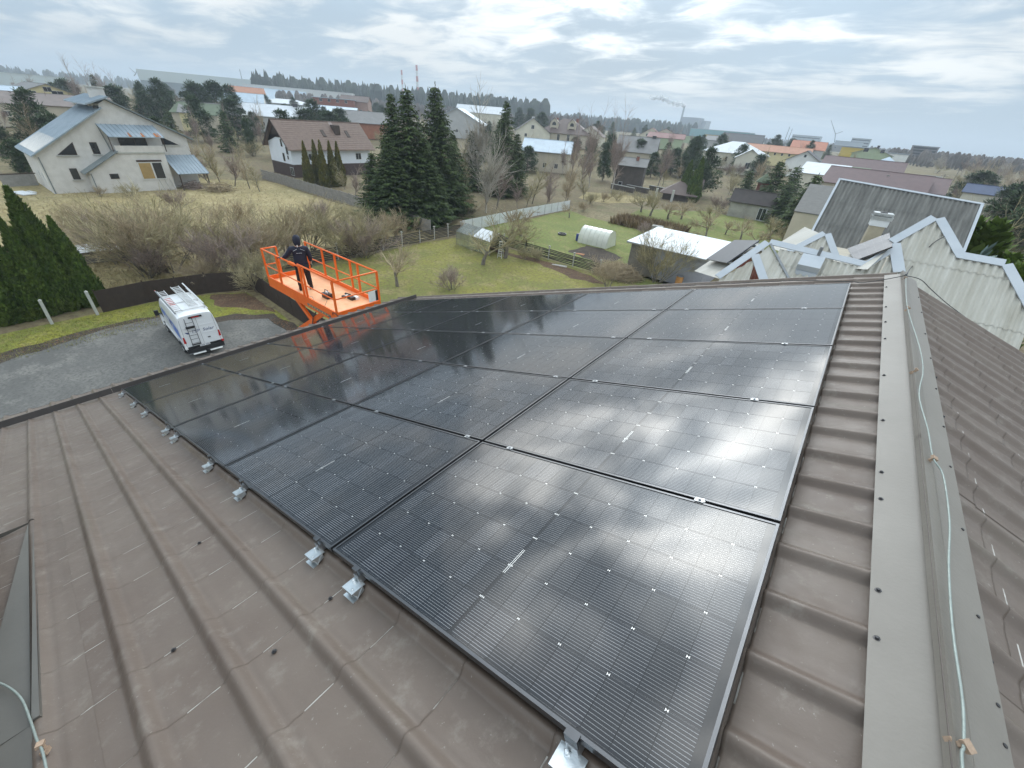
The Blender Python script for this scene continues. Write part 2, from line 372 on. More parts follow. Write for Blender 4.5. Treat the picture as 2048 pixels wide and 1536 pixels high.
# lightning conductor on its wooden clips, and the thin dark cable strung across the ridge
def wirething(name, label, pts, r, mt, cat='cable', group=None):
    m = MB(); P = [Vector(p) for p in pts]; out = []
    for i in range(len(P) - 1):               # Catmull-Rom through the points
        a, b, c, d = P[max(i - 1, 0)], P[i], P[i + 1], P[min(i + 2, len(P) - 1)]
        for s in range(5):
            t = s / 5; out.append(0.5 * ((2 * b) + (c - a) * t + (2 * a - 5 * b + 4 * c - d) * t * t + (3 * b - a - 3 * c + d) * t ** 3))
    out.append(P[-1]); m.tube(out, r, 7); o = m.build(name, mt, None, True); return tag(o, label, cat, group)
def rr(y, x, z): return tuple(ROOFR @ Vector((-x, y, z)))
wp = [(-0.003, 6.06), (-0.031, 4.69), (0.035, 3.66), (0.038, 3.14), (-0.015, 2.635), (0.014, 2.23), (0.021, 1.954), (0.061, 1.851), (0.057, 1.507), (0.024, 1.20), (0.006, 0.891), (0.008, 0.658), (-0.005, 0.523), (-0.016, 0.458), (-0.02, 0.1)]
wirething('lightning_conductor', 'wavy grey green lightning conductor wire running along the ridge cap', [rr(y, x, 0.05) for y, x in wp], 0.0037, M_WIRE, 'wire')
def clip(name, label, M_, grp='wooden clips holding the conductor'):
    t = thing(name, label, 'wire clip', group=grp, mat=M_ @ Matrix.Scale(.8, 4))
    g = MB(); g.box((0, 0, 0.012), (0.03, 0.022, 0.022)); g.build('foot', M_WOODBLOCK, t)
    g = MB(); g.box((0.004, 0.0, 0.032), (0.014, 0.014, 0.03)); g.build('stem', M_WOODBLOCK, t)
    g = MB(); g.box((0.008, 0.006, 0.050), (0.034, 0.026, 0.016), Euler((0.2, 0.1, 0.4)).to_matrix()); g.build('block', M_WOODBLOCK, t)
    return t
for i, (y, x, lab) in enumerate(((-0.004, 0.53, 'pale wooden wire clip at the bottom right, nearest on the ridge'), (0.02, 1.95, 'wooden wire clip second nearest on the ridge cap'),
        (-0.012, 3.05, 'wooden wire clip in the middle of the ridge cap run'), (-0.01, 4.62, 'wooden wire clip third from the far gable, small and dark'), (-0.003, 5.98, 'farthest wooden wire clip at the gable end of the ridge'))):
    clip('wire_clip', lab, ROOFR @ Matrix.Translation((-x, y, 0.012)) @ Matrix.Rotation(0.5 + i, 4, 'Z'))
clip('wire_clip', 'pale wooden wire clip at bottom left below the dormer flashing', ROOF @ Matrix.Translation((-1.075, 1.88, dz + 0.035)) @ Matrix.Rotation(1.0, 4, 'Z'))
lw = [(-1.34, 2.75, 0.14), (-1.27, 2.62, 0.07), (-1.19, 2.46, 0.055), (-1.135, 2.28, 0.055), (-1.105, 2.08, 0.06), (-1.085, 1.93, 0.07), (-1.07, 1.84, 0.075), (-1.065, 1.7, 0.065), (-1.07, 1.4, 0.06)]
wirething('lightning_conductor', 'short grey green conductor wire curving over the dormer flashing at bottom left', [tuple(ROOF @ Vector((x, y, dz + z))) for x, y, z in lw], 0.0042, M_WIRE, 'wire')
M_CABLE = mat('dark_cable', (0.04, 0.04, 0.042), 0.5, 0.1, 9)
cb = [tuple(ROOF @ Vector((x, y, z))) for x, y, z in ((5.95, 3.2, 0.015), (5.93, 1.6, 0.015), (5.92, 0.6, 0.02), (5.9, 0.02, -0.02), (6.0, -0.1, -0.06), (6.08, -0.3, -0.05), (6.12, -0.44, -0.03))] + [rr(-0.004, 6.1, 0.05)]
wirething('roof_cable', 'thin dark cable running from the far panels over the ridge cap', cb, 0.0045, M_CABLE)

# ================================================================ solar panels
PW, PL, GX, GY = 1.134, 1.757, 1.154, 1.777
M_FRAME = mat('black_anodised_frame', (0.11, 0.112, 0.118), 0.32, 0.1, 5, metal=0.85)
M_FRAMESIDE = M_FRAME
def pv_mat(name, cell):
    m = bpy.data.materials.new(name); m.use_nodes = True; t = m.node_tree; b = t.nodes['Principled BSDF']; K = t.links
    def nd(ty, **kw):
        n = t.nodes.new(ty)
        for k, v in kw.items(): setattr(n, k, v)
        return n
    def mth(op, a, bb=None):
        n = nd('ShaderNodeMath', operation=op)
        for i, s in enumerate((a, bb)):
            if s is None: continue
            if isinstance(s, (int, float)): n.inputs[i].default_value = s
            else: K.new(s, n.inputs[i])
        return n.outputs[0]
    tc = nd('ShaderNodeTexCoord'); sp = nd('ShaderNodeSeparateXYZ'); K.new(tc.outputs['Object'], sp.inputs[0])
    if cell:      # silver ribbons along the string (local y)
        oi = nd('ShaderNodeObjectInfo')
        fx = mth('FRACT', mth('MULTIPLY', mth('ADD', sp.outputs[0], 0.091 + 0.0057), 16 / 0.182))
        line = mth('LESS_THAN', mth('ABSOLUTE', mth('SUBTRACT', fx, 0.5)), 0.062)
        mx = nd('ShaderNodeMix', data_type='RGBA'); K.new(line, mx.inputs[0])
        mx.inputs[6].default_value = (0.0075, 0.0085, 0.0125, 1); mx.inputs[7].default_value = (0.23, 0.235, 0.24, 1)
        hs = nd('ShaderNodeHueSaturation'); K.new(mx.outputs[2], hs.inputs['Color'])
        r2 = nd('ShaderNodeMapRange'); K.new(oi.outputs['Random'], r2.inputs[0]); r2.inputs['To Min'].default_value = 0.75; r2.inputs['To Max'].default_value = 1.3; K.new(r2.outputs[0], hs.inputs['Value'])
        K.new(hs.outputs[0], b.inputs['Base Color'])
    else: b.inputs['Base Color'].default_value = (0.0065, 0.007, 0.009, 1)
    b.inputs['Roughness'].default_value = 0.5; b.inputs['Specular IOR Level'].default_value = 0.0
    b.inputs['Coat Weight'].default_value = 1.0; b.inputs['Coat IOR'].default_value = 1.5
    # slightly textured solar glass with a film of dust
    n = nd('ShaderNodeTexNoise'); n.inputs['Scale'].default_value = 2.3; n.inputs['Detail'].default_value = 5; K.new(tc.outputs['Object'], n.inputs['Vector'])
    mr = nd('ShaderNodeMapRange'); K.new(n.outputs['Fac'], mr.inputs[0]); mr.inputs['To Min'].default_value = 0.055; mr.inputs['To Max'].default_value = 0.10; K.new(mr.outputs[0], b.inputs['Coat Roughness'])
    n2 = nd('ShaderNodeTexNoise'); n2.inputs['Scale'].default_value = 110; n2.inputs['Detail'].default_value = 2
    K.new(tc.outputs['Object'], n2.inputs['Vector']); bp = nd('ShaderNodeBump'); bp.inputs['Strength'].default_value = 0.003; bp.inputs['Distance'].default_value = 0.01
    K.new(n2.outputs['Fac'], bp.inputs['Height']); K.new(bp.outputs[0], b.inputs['Coat Normal'])
    return m
M_CELL = pv_mat('pv_cell', True); M_BACK = pv_mat('pv_backsheet', False)
M_RIBBON = mat('pv_ribbon_silver', (0.62, 0.62, 0.60), 0.35, 0.05, 9, metal=0.3, coat=1.0)
# frame: four channel profiles
g = MB(); fw, ft = 0.011, 0.030
for x0, x1, y0, y1 in ((0, PW, 0, fw), (0, PW, PL - fw, PL), (0, fw, fw, PL - fw), (PW - fw, PW, fw, PL - fw)): g.b3(x0, x1, y0, y1, -ft, 0)
me_frame = g.mesh('frame', M_FRAME)
g = MB(); g.b3(fw, PW - fw, fw, PL - fw, -0.0085, -0.0030); me_glass = g.mesh('glass_sheet', M_BACK)
# half cells: 6 across (local x), 2 blocks of 9 along (local y), one long side with cut corners
CW, CH, cg = 0.1815, 0.0905, 0.0021
def cellpts(flip):
    w, h, c = CW / 2, CH / 2, 0.0075
    p = [(-w, -h), (w, -h), (w, h - c), (w - c, h), (-w + c, h), (-w, h - c)]
    if flip: p = [(x, -y) for x, y in p][::-1]
    return p
g = MB(); g.poly([(x, y, 0) for x, y in cellpts(False)]); me_cell = g.mesh('cell', M_CELL)
g = MB(); g.poly([(x, y, 0) for x, y in cellpts(True)]); me_cell2 = g.mesh('cell', M_CELL)
mx0 = (PW - 6 * CW - 5 * cg) / 2 + CW / 2
blk = 9 * CH + 8 * cg
my0 = (PL / 2 - 0.008 - blk) + CH / 2
spots = []
for bi in range(2):
    for r in range(9):
        for c in range(6):
            y = (my0 + r * (CH + cg)) if bi == 0 else (PL / 2 + 0.008 + CH / 2 + r * (CH + cg))
            spots.append((mx0 + c * (CW + cg), y, (r + bi) % 2))
g = MB()
for x, y, f in spots: g.poly([(x + a, y + b, -0.0024) for a, b in cellpts(f)])
me_cells = g.mesh('cell_array', M_CELL)
# silver diamonds where the cut corners meet, and the two short ribbons at mid panel
g = MB()
for bi in range(2):
    for r in range(10):
        for c in range(1, 6):
            if r in (0, 9): pass
            y = (my0 + r * (CH + cg) - CH / 2 - cg / 2) if bi == 0 else (PL / 2 + 0.008 + r * (CH + cg) - cg / 2)
            x = mx0 + c * (CW + cg) - CW / 2 - cg / 2
            if (r + bi) % 2 == 1:
                s = 0.0058; z = -0.0026
                g.add([(x - s, y - s * .9, z), (x + s, y - s * .9, z), (x, y, z), (x - s, y + s * .9, z), (x + s, y + s * .9, z)], [(0, 1, 2), (2, 4, 3)])
for dx in (-0.004, 0.004):
    pass
g.b3(0.337, 0.484, PL / 2 - 0.0055, PL / 2 - 0.0030, -0.0027, -0.0021); g.b3(0.337, 0.484, PL / 2 + 0.0030, PL / 2 + 0.0055, -0.0027, -0.0021)
me_rib = g.mesh('cell_ribbon', M_RIBBON)
ordn = ['first', 'second', 'third', 'fourth', 'fifth']
for i in range(5):
    for j in range(5):
        lab = {0: 'beside the ridge cap', 1: 'second from the ridge cap', 2: 'in the middle column', 3: 'second from the eave', 4: 'along the eave'}[i]
        row = {0: 'nearest row', 1: 'second nearest row', 2: 'middle row', 3: 'second farthest row', 4: 'farthest row'}[j]
        t = thing('solar_panel', 'black framed solar panel %s, %s' % (lab, row), 'solar panel', group='solar panels on the tile roof',
                  mat=ROOF @ Matrix.Translation((j * GX, i * GY, 0.0008 * math.sin(i * 3 + j * 5))) @ Matrix.Rotation(0.0006 * math.sin(i * 7 + j * 4), 4, 'X') @ Matrix.Rotation(0.0007 * math.cos(i * 5 + j * 3), 4, 'Y'))
        link('frame', me_frame, t); link('glass_sheet', me_glass, t)
        if i + j <= 2 and i < 2:
            for x, y, f in spots: link('cell', me_cell2 if f else me_cell, t, Matrix.Translation((x, y, -0.0024)))
        else:
            tag(link('cell_array', me_cells, t), kind='stuff')
        tag(link('cell_ribbon', me_rib, t), kind='stuff')
# rails under the panels with galvanised end brackets and clamps
me_rail = MB().b3(-0.02, 5 * GX + 0.05, -0.02, 0.02, -0.072, -0.031).mesh('rail_body', mat('rail_aluminium', (0.5, 0.51, 0.52), 0.35, 0.05, 4, metal=0.9))
g = MB()   # end bracket: bent plate standing off the tile
w = 0.045
g.b3(-0.075, -0.008, -w, w, -0.071, -0.067)           # top flange
g.b3(-0.079, -0.075, -w, w, -0.082, -0.067)
g.prism([(-0.02, -w, -0.071), (-0.060, -w, -0.112), (-0.064, -w, -0.112), (-0.024, -w, -0.071)], (0, 2 * w, 0))
g.b3(-0.088, -0.058, -w, w, -0.115, -0.111)
for s in (-1, 1): g.prism([(-0.075, s * (w - 0.002), -0.071), (-0.02, s * (w - 0.002), -0.071), (-0.02, s * (w - 0.002), -0.095), (-0.055, s * (w - 0.002), -0.108)], (0, 0.003, 0))
me_brk = g.mesh('end_bracket', M_GALV)
g = MB(); g.lathe((-0.03, 0.012, -0.068), [(0.010, 0), (0.010, 0.006), (0.0075, 0.007), (0.0075, 0.018), (0.005, 0.020)], 8); g.lathe((-0.062, -0.02, -0.068), [(0.007, 0), (0.007, 0.004), (0.004, 0.005)], 8)
me_bolt = g.mesh('bolt', M_GALV)
g = MB(); g.b3(-0.014, 0.006, -0.022, 0.022, 0.001, 0.004); g.b3(-0.017, -0.014, -0.022, 0.022, -0.03, 0.004); me_endc = g.mesh('end_clamp', M_FRAME)
g = MB(); g.b3(-0.015, 0.015, -0.020, 0.020, 0.001, 0.0035); g.b3(-0.006, 0.006, -0.024, 0.024, -0.03, 0.001); g.lathe((0, 0, 0.0035), [(0.0065, 0), (0.0065, 0.006), (0.004, 0.007)], 8); me_mid = g.mesh('mid_clamp', mat('clamp_aluminium', (0.36, 0.37, 0.38), 0.4, 0.08, 12, metal=0.9))
rails = [0.323, 1.513, 1.92, 3.12, 3.93, 5.17, 5.58, 6.84, 7.70, 8.86]
labs = ['nearest the ridge, largest silver bracket', 'second from the ridge, right of a gap', 'third from the ridge at a panel joint', 'fourth from the ridge', 'fifth from the ridge', 'upper one of the close middle pair', 'lower one of the close middle pair', 'third from the eave', 'second from the eave', 'at the eave corner']
for ri, (y, lb) in enumerate(zip(rails, labs)):
    t = thing('mounting_rail', 'aluminium mounting rail with silver end bracket, %s' % lb, 'mounting rail', group='rails under the solar panels', mat=ROOF @ Matrix.Translation((0, y, 0)))
    link('rail_body', me_rail, t); link('end_bracket', me_brk, t); link('bolt', me_bolt, t); link('end_clamp', me_endc, t)
    for j in range(1, 5): link('mid_clamp', me_mid, t, Matrix.Translation((j * GX - (GX - PW) / 2, 0, 0)))

# ================================================================ orange scissor lift
M_OR = mat('orange_paint', (0.80, 0.125, 0.012), 0.42, 0.10, 3, spec=0.4, c2=(0.86, 0.165, 0.02))
M_DECK = mat('worn_orange_deck', (0.78, 0.34, 0.15), 0.6, 0.1, 2.2, c2=(0.86, 0.50, 0.28), bump=0.1)
M_BLK = mat('black_plastic', (0.02, 0.02, 0.022), 0.45, 0.2, 8)
M_YEL = mat('yellow_marking', (0.75, 0.50, 0.03), 0.5, 0.1, 8)
M_WHT = mat('white_plastic', (0.75, 0.75, 0.73), 0.4, 0.05, 6)
M_GREYM = mat('grey_steel', (0.22, 0.23, 0.24), 0.45, 0.15, 6, metal=0.5)
M_TYRE = mat('tyre_rubber', (0.022, 0.022, 0.023), 0.8, 0.2, 12)
LX0, LX1, LY0, LY1, LZ = -15.50, -11.12, 5.92, 7.50, 8.0
lift = thing('scissor_lift', 'orange scissor lift raised beside the eave with a railed work platform', 'scissor lift', (-13.3, 6.71, 0))
O = Vector((-13.3, 6.71, 0))
def L_(mb, name, mt, parent=lift, smooth=False):
    mb.v = [tuple(Vector(v) - O) for v in mb.v]
    return mb.build(name, mt, parent, smooth)
g = MB(); g.b3(LX0, LX1, LY0 + .03, LY1 - .03, LZ - 0.03, LZ); L_(g, 'deck', M_DECK)
for y0, y1 in ((LY0, LY0 + .035), (LY1 - .035, LY1)):
    g = MB(); g.b3(LX0, LX1, y0, y1, LZ - 0.22, LZ + 0.0); g.b3(LX0, LX1, y0, y1, LZ + .001, LZ + 0.15); L_(g, 'side_beam', M_OR)
for x0 in (LX0, LX1 - .03):
    g = MB(); g.b3(x0, x0 + .03, LY0 + .036, LY1 - .036, LZ - 0.1, LZ + 0.15); L_(g, 'toe_board', M_OR)
rt, rm = LZ + 1.10, LZ + 0.55
posts = [(LX0 + .03, LY0 + .02), (LX0 + 1.02, LY0 + .02), (-12.95, LY0 + .0), (-12.80, LY0 + .02), (LX1 - .03, LY0 + .02), (LX0 + .03, LY0 + .50), (LX0 + .03, LY1 - .02), (-14.35, LY1 - .02), (-13.55, LY1 - .02), (-12.62, LY1 - .02), (-12.20, LY1 - .02), (LX1 - .03, LY1 - .02)]
for x, y in posts:
    g = MB(); g.b3(x - .034, x + .034, y - .024, y + .024, LZ + .15, rt); L_(g, 'rail_post', M_OR)
for y, segs in ((LY0 + .02, ((LX0, -13.62), (-13.62, -12.9), (-13.05, LX1))), (LY1 - .02, ((LX0, LX1),))):
    for a, b in segs:
        dz_ = 0.06 if (a, b) == (-13.05, LX1) else 0
        g = MB(); g.tube([(a, y, rt + dz_), (b, y, rt + dz_)], 0.027, 8); L_(g, 'top_rail', M_OR, smooth=True)
for y in (LY0 + .02, LY1 - .02):
    g = MB(); g.tube([(LX0, y, rm), (LX1, y, rm)], 0.02, 8); L_(g, 'mid_rail', M_OR, smooth=True)
for x, y1 in ((LX0 + .03, LY0 + .5), (LX1 - .03, LY1)):
    for z, r_ in ((rt, .027), (rm, .02)):
        g = MB(); g.tube([(x, LY0, z), (x, y1, z)], r_, 8); L_(g, 'end_rail', M_OR, smooth=True)
g = MB(); g.b3(-13.62, -13.3, LY0 - .02, LY0 + .06, rt - .06, rt + .03); L_(g, 'gate_lock', M_OR)
# sign plate on the right corner, control box, cables
g = MB(); g.b3(LX1 - .012, LX1 + .006, LY1 - .42, LY1 - .08, LZ + .18, LZ + .52); pl = L_(g, 'sign_plate', M_WHT)
g = MB(); g.b3(LX1 + .0065, LX1 + .009, LY1 - .17, LY1 - .08, LZ + .18, LZ + .52); L_(g, 'sign_edge', M_BLK, pl); KIDS.setdefault(pl.name, [])
g = MB(); g.tube([(LX1 - .25, LY0 + .01, LZ - .02), (LX1 - .2, LY0 - .02, LZ + .10), (LX1 - .05, LY0 - .03, LZ + .14), (LX1 + .1, LY0 - .02, LZ + .08)], .012, 6); L_(g, 'cable_loop', M_BLK, smooth=True)
g = MB(); g.tube([(-12.75, LY0 + .06, LZ + .18), (-12.55, LY0 + .04, LZ + .25), (-12.3, LY0 + .03, LZ - .02), (-11.9, LY0 + .02, LZ + .05), (-11.6, LY0 + .02, LZ + .4)], .006, 5); L_(g, 'thin_cable', M_GREYM, smooth=True)
# perforated yellow step strip
for k_ in range(8):
    x = -12.72 + k_ * 0.15
    g = MB(); g.b3(x, x + .05, LY0 - .022, LY0 - .001, LZ - .11, LZ - .075); L_(g, 'warning_mark', M_YEL)
g = MB(); g.b3(-12.85, -11.5, LY0 - .018, LY0 - .002, LZ - .13, LZ - .055); L_(g, 'step_plate', M_GREYM)
# scissor arms: five stages from the chassis to the deck
zs = [1.15 + (LZ - 0.30 - 1.15) * i / 5 for i in range(6)]
xa, xb = -14.35, -12.30
for i in range(5):
    for y in (LY0 + .18, LY1 - .18):
        g = MB(); g.bar((xa, y, zs[i]), (xb, y, zs[i + 1]), .07, .16, (0, 0, 1)); L_(g, 'scissor_arm', M_OR)
        g = MB(); yy = y + (.09 if y < 6.7 else -.09); g.bar((xb, yy, zs[i]), (xa, yy, zs[i + 1]), .07, .16, (0, 0, 1)); L_(g, 'scissor_arm', M_OR)
    for x in (xa, xb):
        g = MB(); g.cyl((x, LY0 + .1, zs[i]), (x, LY1 - .1, zs[i]), .05, 10); L_(g, 'pivot_tube', M_GREYM, smooth=True)
g = MB(); g.cyl((-13.2, 6.6, zs[3]), (-12.7, 6.6, zs[5] - .05), .07, 10); L_(g, 'cylinder', M_GREYM, smooth=True)
g = MB(); g.tube([(-13.5, LY0 + .25, zs[4]), (-13.2, LY0 + .12, zs[4] + .4), (-12.9, LY0 + .1, zs[5] - .3), (-12.7, LY0 + .2, zs[5])], .018, 6); L_(g, 'hose', M_BLK, smooth=True)
g = MB(); g.b3(-14.7, -11.95, LY0 + .08, LY1 - .08, .45, 1.05); L_(g, 'chassis', M_OR)
for x in (-14.2, -12.45):
    for y in (LY0 + .04, LY1 - .34):
        g = MB(); g.cyl((x, y, .42), (x, y + .3, .42), .42, 16); L_(g, 'wheel', M_TYRE)

# things lying on the deck
t = thing('cordless_drill', 'black and white cordless drill lying on the orange deck', 'drill', (-12.45, 7.12, LZ))
g = MB(); g.cyl((-.12, 0, .05), (.10, .05, .05), .035, 8); g.build('drill_body', M_BLK, t)
g = MB(); g.bar((.02, .02, .04), (.06, -.14, .04), .05, .045); g.build('handle', M_WHT, t)
g = MB(); g.b3(.0, .13, -.22, -.13, .0, .07); g.build('battery', M_BLK, t)
t = thing('tool_bag', 'small open black tool bag on the orange deck', 'tool bag', (-12.72, 6.55, LZ))
g = MB(); g.b3(-.16, .16, -.10, .10, .0, .16); g.build('bag_body', M_BLK, t)
g = MB(); g.tube([(-.13, 0, .16), (-.08, 0, .27), (.08, 0, .27), (.13, 0, .16)], .012, 6); g.build('strap', M_BLK, t)
g = MB(); g.box((.03, .0, .20), (.10, .07, .05), Euler((.2, .3, .5)).to_matrix()); g.build('tool', M_WHT, t)
t = thing('power_tool', 'black power tool with a white body near the far toe board', 'power tool', (-12.1, 7.05, LZ))
g = MB(); g.b3(-.15, .12, -.07, .07, .0, .10); g.build('tool_body', M_BLK, t); g = MB(); g.b3(-.05, .16, .08, .20, .0, .08); g.build('tool_grip', M_WHT, t)

# ================================================================ the worker on the platform
def skin_body(name, joints, edges, mt, parent, sub=2, root=0):
    """joints: (x,y,z,r) or (x,y,z,rx,ry)"""
    me = bpy.data.meshes.new(name); me.from_pydata([j[:3] for j in joints], edges, []); me.materials.append(mt)
    o = link(name, me, parent)
    bm = bmesh.new(); bm.from_mesh(me); ly = bm.verts.layers.skin.verify(); bm.verts.ensure_lookup_table()
    for v, j in zip(bm.verts, joints):
        v[ly].radius = (j[3], j[4] if len(j) > 4 else j[3]); v[ly].use_root = (v.index == root)
    bm.to_mesh(me); bm.free()
    s = o.modifiers.new('skin', 'SKIN'); s.use_smooth_shade = True
    s2 = o.modifiers.new('sub', 'SUBSURF'); s2.levels = sub; s2.render_levels = sub
    return o
M_SKIN = mat('skin', (0.42, 0.24, 0.17), 0.6, 0.08, 20)
M_NAVY = mat('navy_workwear', (0.010, 0.012, 0.028), 0.75, 0.25, 6, bump=0.25, bscale=14)
M_TROUS = mat('black_trousers', (0.012, 0.011, 0.014), 0.8, 0.25, 6, bump=0.25, bscale=14)
M_REFL = mat('reflective_tape', (0.55, 0.56, 0.58), 0.4, 0.05, 9)
M_BOOT = mat('boot_leather', (0.016, 0.013, 0.012), 0.6, 0.2, 9)
ppl = thing('person', 'person in dark navy workwear and hood standing on the orange platform', 'person', (-13.80, 6.42, LZ), R(66))
# local: faces +y, left is -x
J = [(0, 0, .96, .135, .105), (0, .0, 1.12, .135, .10), (0, .02, 1.28, .155, .11), (0, .01, 1.42, .14, .095), (0, .01, 1.50, .062), (0, .035, 1.56, .055), (0, .05, 1.66, .082, .095), (0, .05, 1.74, .06, .07),
     (-.10, 0, .88, .085), (-.14, .03, .50, .062), (-.16, .0, .10, .045), (-.17, .13, .04, .040, .034),
     (.10, 0, .88, .085), (.13, .07, .50, .062), (.15, .05, .10, .045), (.19, .18, .04, .040, .034),
     (-.19, .0, 1.42, .058), (-.36, .02, 1.20, .047), (-.53, .09, 1.08, .033), (-.60, .11, 1.125, .032, .022),
     (.19, .0, 1.42, .058), (.27, -.01, 1.15, .047), (.29, .07, .92, .034), (.29, .10, .84, .034, .022)]
E_ = [(0, 1), (1, 2), (2, 3), (3, 4), (4, 5), (5, 6), (6, 7), (0, 8), (8, 9), (9, 10), (10, 11), (0, 12), (12, 13), (13, 14), (14, 15), (3, 16), (16, 17), (17, 18), (18, 19), (3, 20), (20, 21), (21, 22), (22, 23)]
skin_body('body', J, E_, M_SKIN, ppl)
# clothes: jacket shell and trousers a little larger than the body
JJ = [(0, .0, .76, .225, .165), (0, 0, .94, .225, .165), (0, .0, 1.12, .225, .160), (0, .015, 1.28, .235, .165), (0, .005, 1.42, .20, .135), (0, .0, 1.50, .11, .095),
      (-.225, .0, 1.40, .095), (-.37, .02, 1.20, .082), (-.51, .08, 1.09, .060),
      (.225, .0, 1.40, .095), (.295, -.01, 1.15, .082), (.30, .06, .95, .060)]
skin_body('jacket', JJ, [(0, 1), (1, 2), (2, 3), (3, 4), (4, 5), (4, 6), (6, 7), (7, 8), (4, 9), (9, 10), (10, 11)], M_NAVY, ppl)
JT = [(0, 0, .90, .190, .14), (-.105, 0, .82, .125), (-.14, .035, .50, .098), (-.16, .0, .12, .082), (.105, 0, .82, .125), (.13, .075, .50, .098), (.15, .05, .12, .082)]
skin_body('trousers', JT, [(0, 1), (1, 2), (2, 3), (0, 4), (4, 5), (5, 6)], M_TROUS, ppl)
g = MB()
hood = [(0.0, 1.50, .0), (.085, 1.51, .0), (.112, 1.58, .01), (.118, 1.68, .03), (.105, 1.76, .04), (.065, 1.815, .045), (.0, 1.83, .05)]
k_ = 12; vs = []
for r_, z, yo in hood:
    for j_ in range(k_):
        a_ = 2 * math.pi * j_ / k_; vs.append((r_ * math.cos(a_), yo + r_ * 1.12 * math.sin(a_) * (0.86 if math.sin(a_) > 0.3 and 1.55 < z < 1.74 else 1.0), z))
g.add(vs, [(i * k_ + j, i * k_ + (j + 1) % k_, (i + 1) * k_ + (j + 1) % k_, (i + 1) * k_ + j) for i in range(len(hood) - 1) for j in range(k_) if not (i in (2, 3) and 2 <= j <= 3)])
g.build('hood', M_NAVY, ppl, True)
g = MB(); g.prism([(-.012, .135, 1.645), (.012, .135, 1.645), (.0, .128, 1.69)], (0, .02, -.005)); g.build('nose', M_SKIN, ppl)
for sx in (-.032, .032): g = MB(); g.lathe((sx, .128, 1.685), [(.008, -.006), (.011, 0), (.008, .006)], 8); g.build('eye', M_WHT, ppl)
g = MB(); g.b3(-.025, .025, .128, .136, 1.605, 1.613); g.build('mouth', mat('lips', (.30, .12, .10), .5, .1, 9), ppl)
for (x0, z0), (x1, z1) in (((-.17, 1.36), (-.05, 1.42)), ((.05, 1.42), (.17, 1.36))):
    g = MB(); g.bar((x0, -.135, z0), (x1, -.125, z1), .006, .016, (0, -1, 0)); g.build('reflective_piping', M_REFL, ppl)
g = MB(); xx = -.085
for w_ in (.02, .014, .018, .01, .02, .016, .012, .018):    # the illegible small print across the back
    g.b3(xx, xx + w_, -.158, -.155, 1.288, 1.302); xx += w_ + .005
g.build('back_print', M_REFL, ppl)
g = MB(); g.b3(-.03, .0, -.135, -.118, 1.485, 1.545); g.build('hood_tag', M_WHT, ppl)
for s, hx, hy, hz in ((-1, -.60, .115, 1.115), (1, .29, .10, .82)):     # gloved hands with five fingers
    hd = None
    g = MB(); g.box((hx, hy, hz), (.05, .085, .03) if s < 0 else (.032, .08, .085)); hd = g.build('glove', M_BLK, ppl)
    for q in range(4):
        g = MB()
        if s < 0: y = hy - .032 + q * .021; g.tube([(hx - .02, y, hz), (hx - .055, y, hz + .004), (hx - .072, y, hz - .02 - .002 * q), (hx - .062, y, hz - .045)], [.0095, .009, .0085, .007], 6)
        else: y = hy - .03 + q * .02; g.tube([(hx, y, hz - .035), (hx - .004, y + .004, hz - .07), (hx - .014, y + .012, hz - .098 + .004 * abs(q - 1)), (hx - .03, y + .014, hz - .105)], [.0095, .009, .0085, .007], 6)
        g.build('finger', M_BLK, ppl, True)
    g = MB(); g.tube([(hx + .01, hy + s * -.035, hz), (hx - .02, hy + .055, hz - .012), (hx - .035, hy + .07, hz - .035)], [.012, .011, .008], 6); g.build('thumb', M_BLK, ppl, True)
for x, y, a_ in ((-.165, .045, .1), (.165, .095, -.12)):
    g = MB(); M3 = Matrix.Rotation(a_, 3, 'Z')
    g.prism([M3 @ Vector(p) + Vector((x, y, 0)) for p in ((-.05, -.10, 0), (.05, -.10, 0), (.055, .10, 0), (.03, .17, 0), (-.03, .17, 0), (-.055, .10, 0))], (0, 0, .035))
    g.prism([M3 @ Vector(p) + Vector((x, y, .035)) for p in ((-.045, -.09, 0), (.045, -.09, 0), (.048, .09, 0), (.02, .155, 0), (-.02, .155, 0), (-.048, .09, 0))], (0, 0, .05))
    g.cyl((x, y - .03, .08), (x, y - .035, .17), .06, 10); g.build('boot', M_BOOT, ppl)

# ================================================================ the white van
M_VAN = mat('white_van_paint', (0.78, 0.79, 0.80), 0.28, 0.02, 2, coat=0.5)
M_GLASSB = mat('dark_window_glass', (0.012, 0.015, 0.018), 0.08, 0.1, 3, spec=0.7)
M_RED = mat('red_lamp', (0.45, 0.02, 0.02), 0.25, 0.1, 9, coat=0.5)
M_BLUE = mat('blue_print', (0.055, 0.12, 0.42), 0.4, 0.2, 1.5, c2=(0.20, 0.32, 0.62))
M_LETTER = mat('blue_lettering', (0.05, 0.07, 0.20), 0.5, 0.05, 4)
M_ALU = mat('ladder_aluminium', (0.66, 0.66, 0.65), 0.38, 0.08, 9, metal=0.55)
M_ALURED = mat('ladder_red_grip', (0.50, 0.06, 0.04), 0.5, 0.1, 9)
VLOC = (-27.72, 6.12, 0); VRZ = R(176.0)
van = thing('van', 'white panel van with ladders on its roof parked on the asphalt', 'van', VLOC, VRZ); van.scale = (.95, .97, .95)
Lv = 5.9
st = [(0.0, 2.66, 1.0), (0.06, 2.72, 1.0), (0.5, 2.76, 1.0), (2.5, 2.78, 1.0), (4.1, 2.74, 1.0), (4.45, 2.60, .99), (5.05, 1.72, .98), (5.25, 1.32, .97), (5.75, 1.12, .93), (5.9, .95, .88), (5.92, .5, .86)]
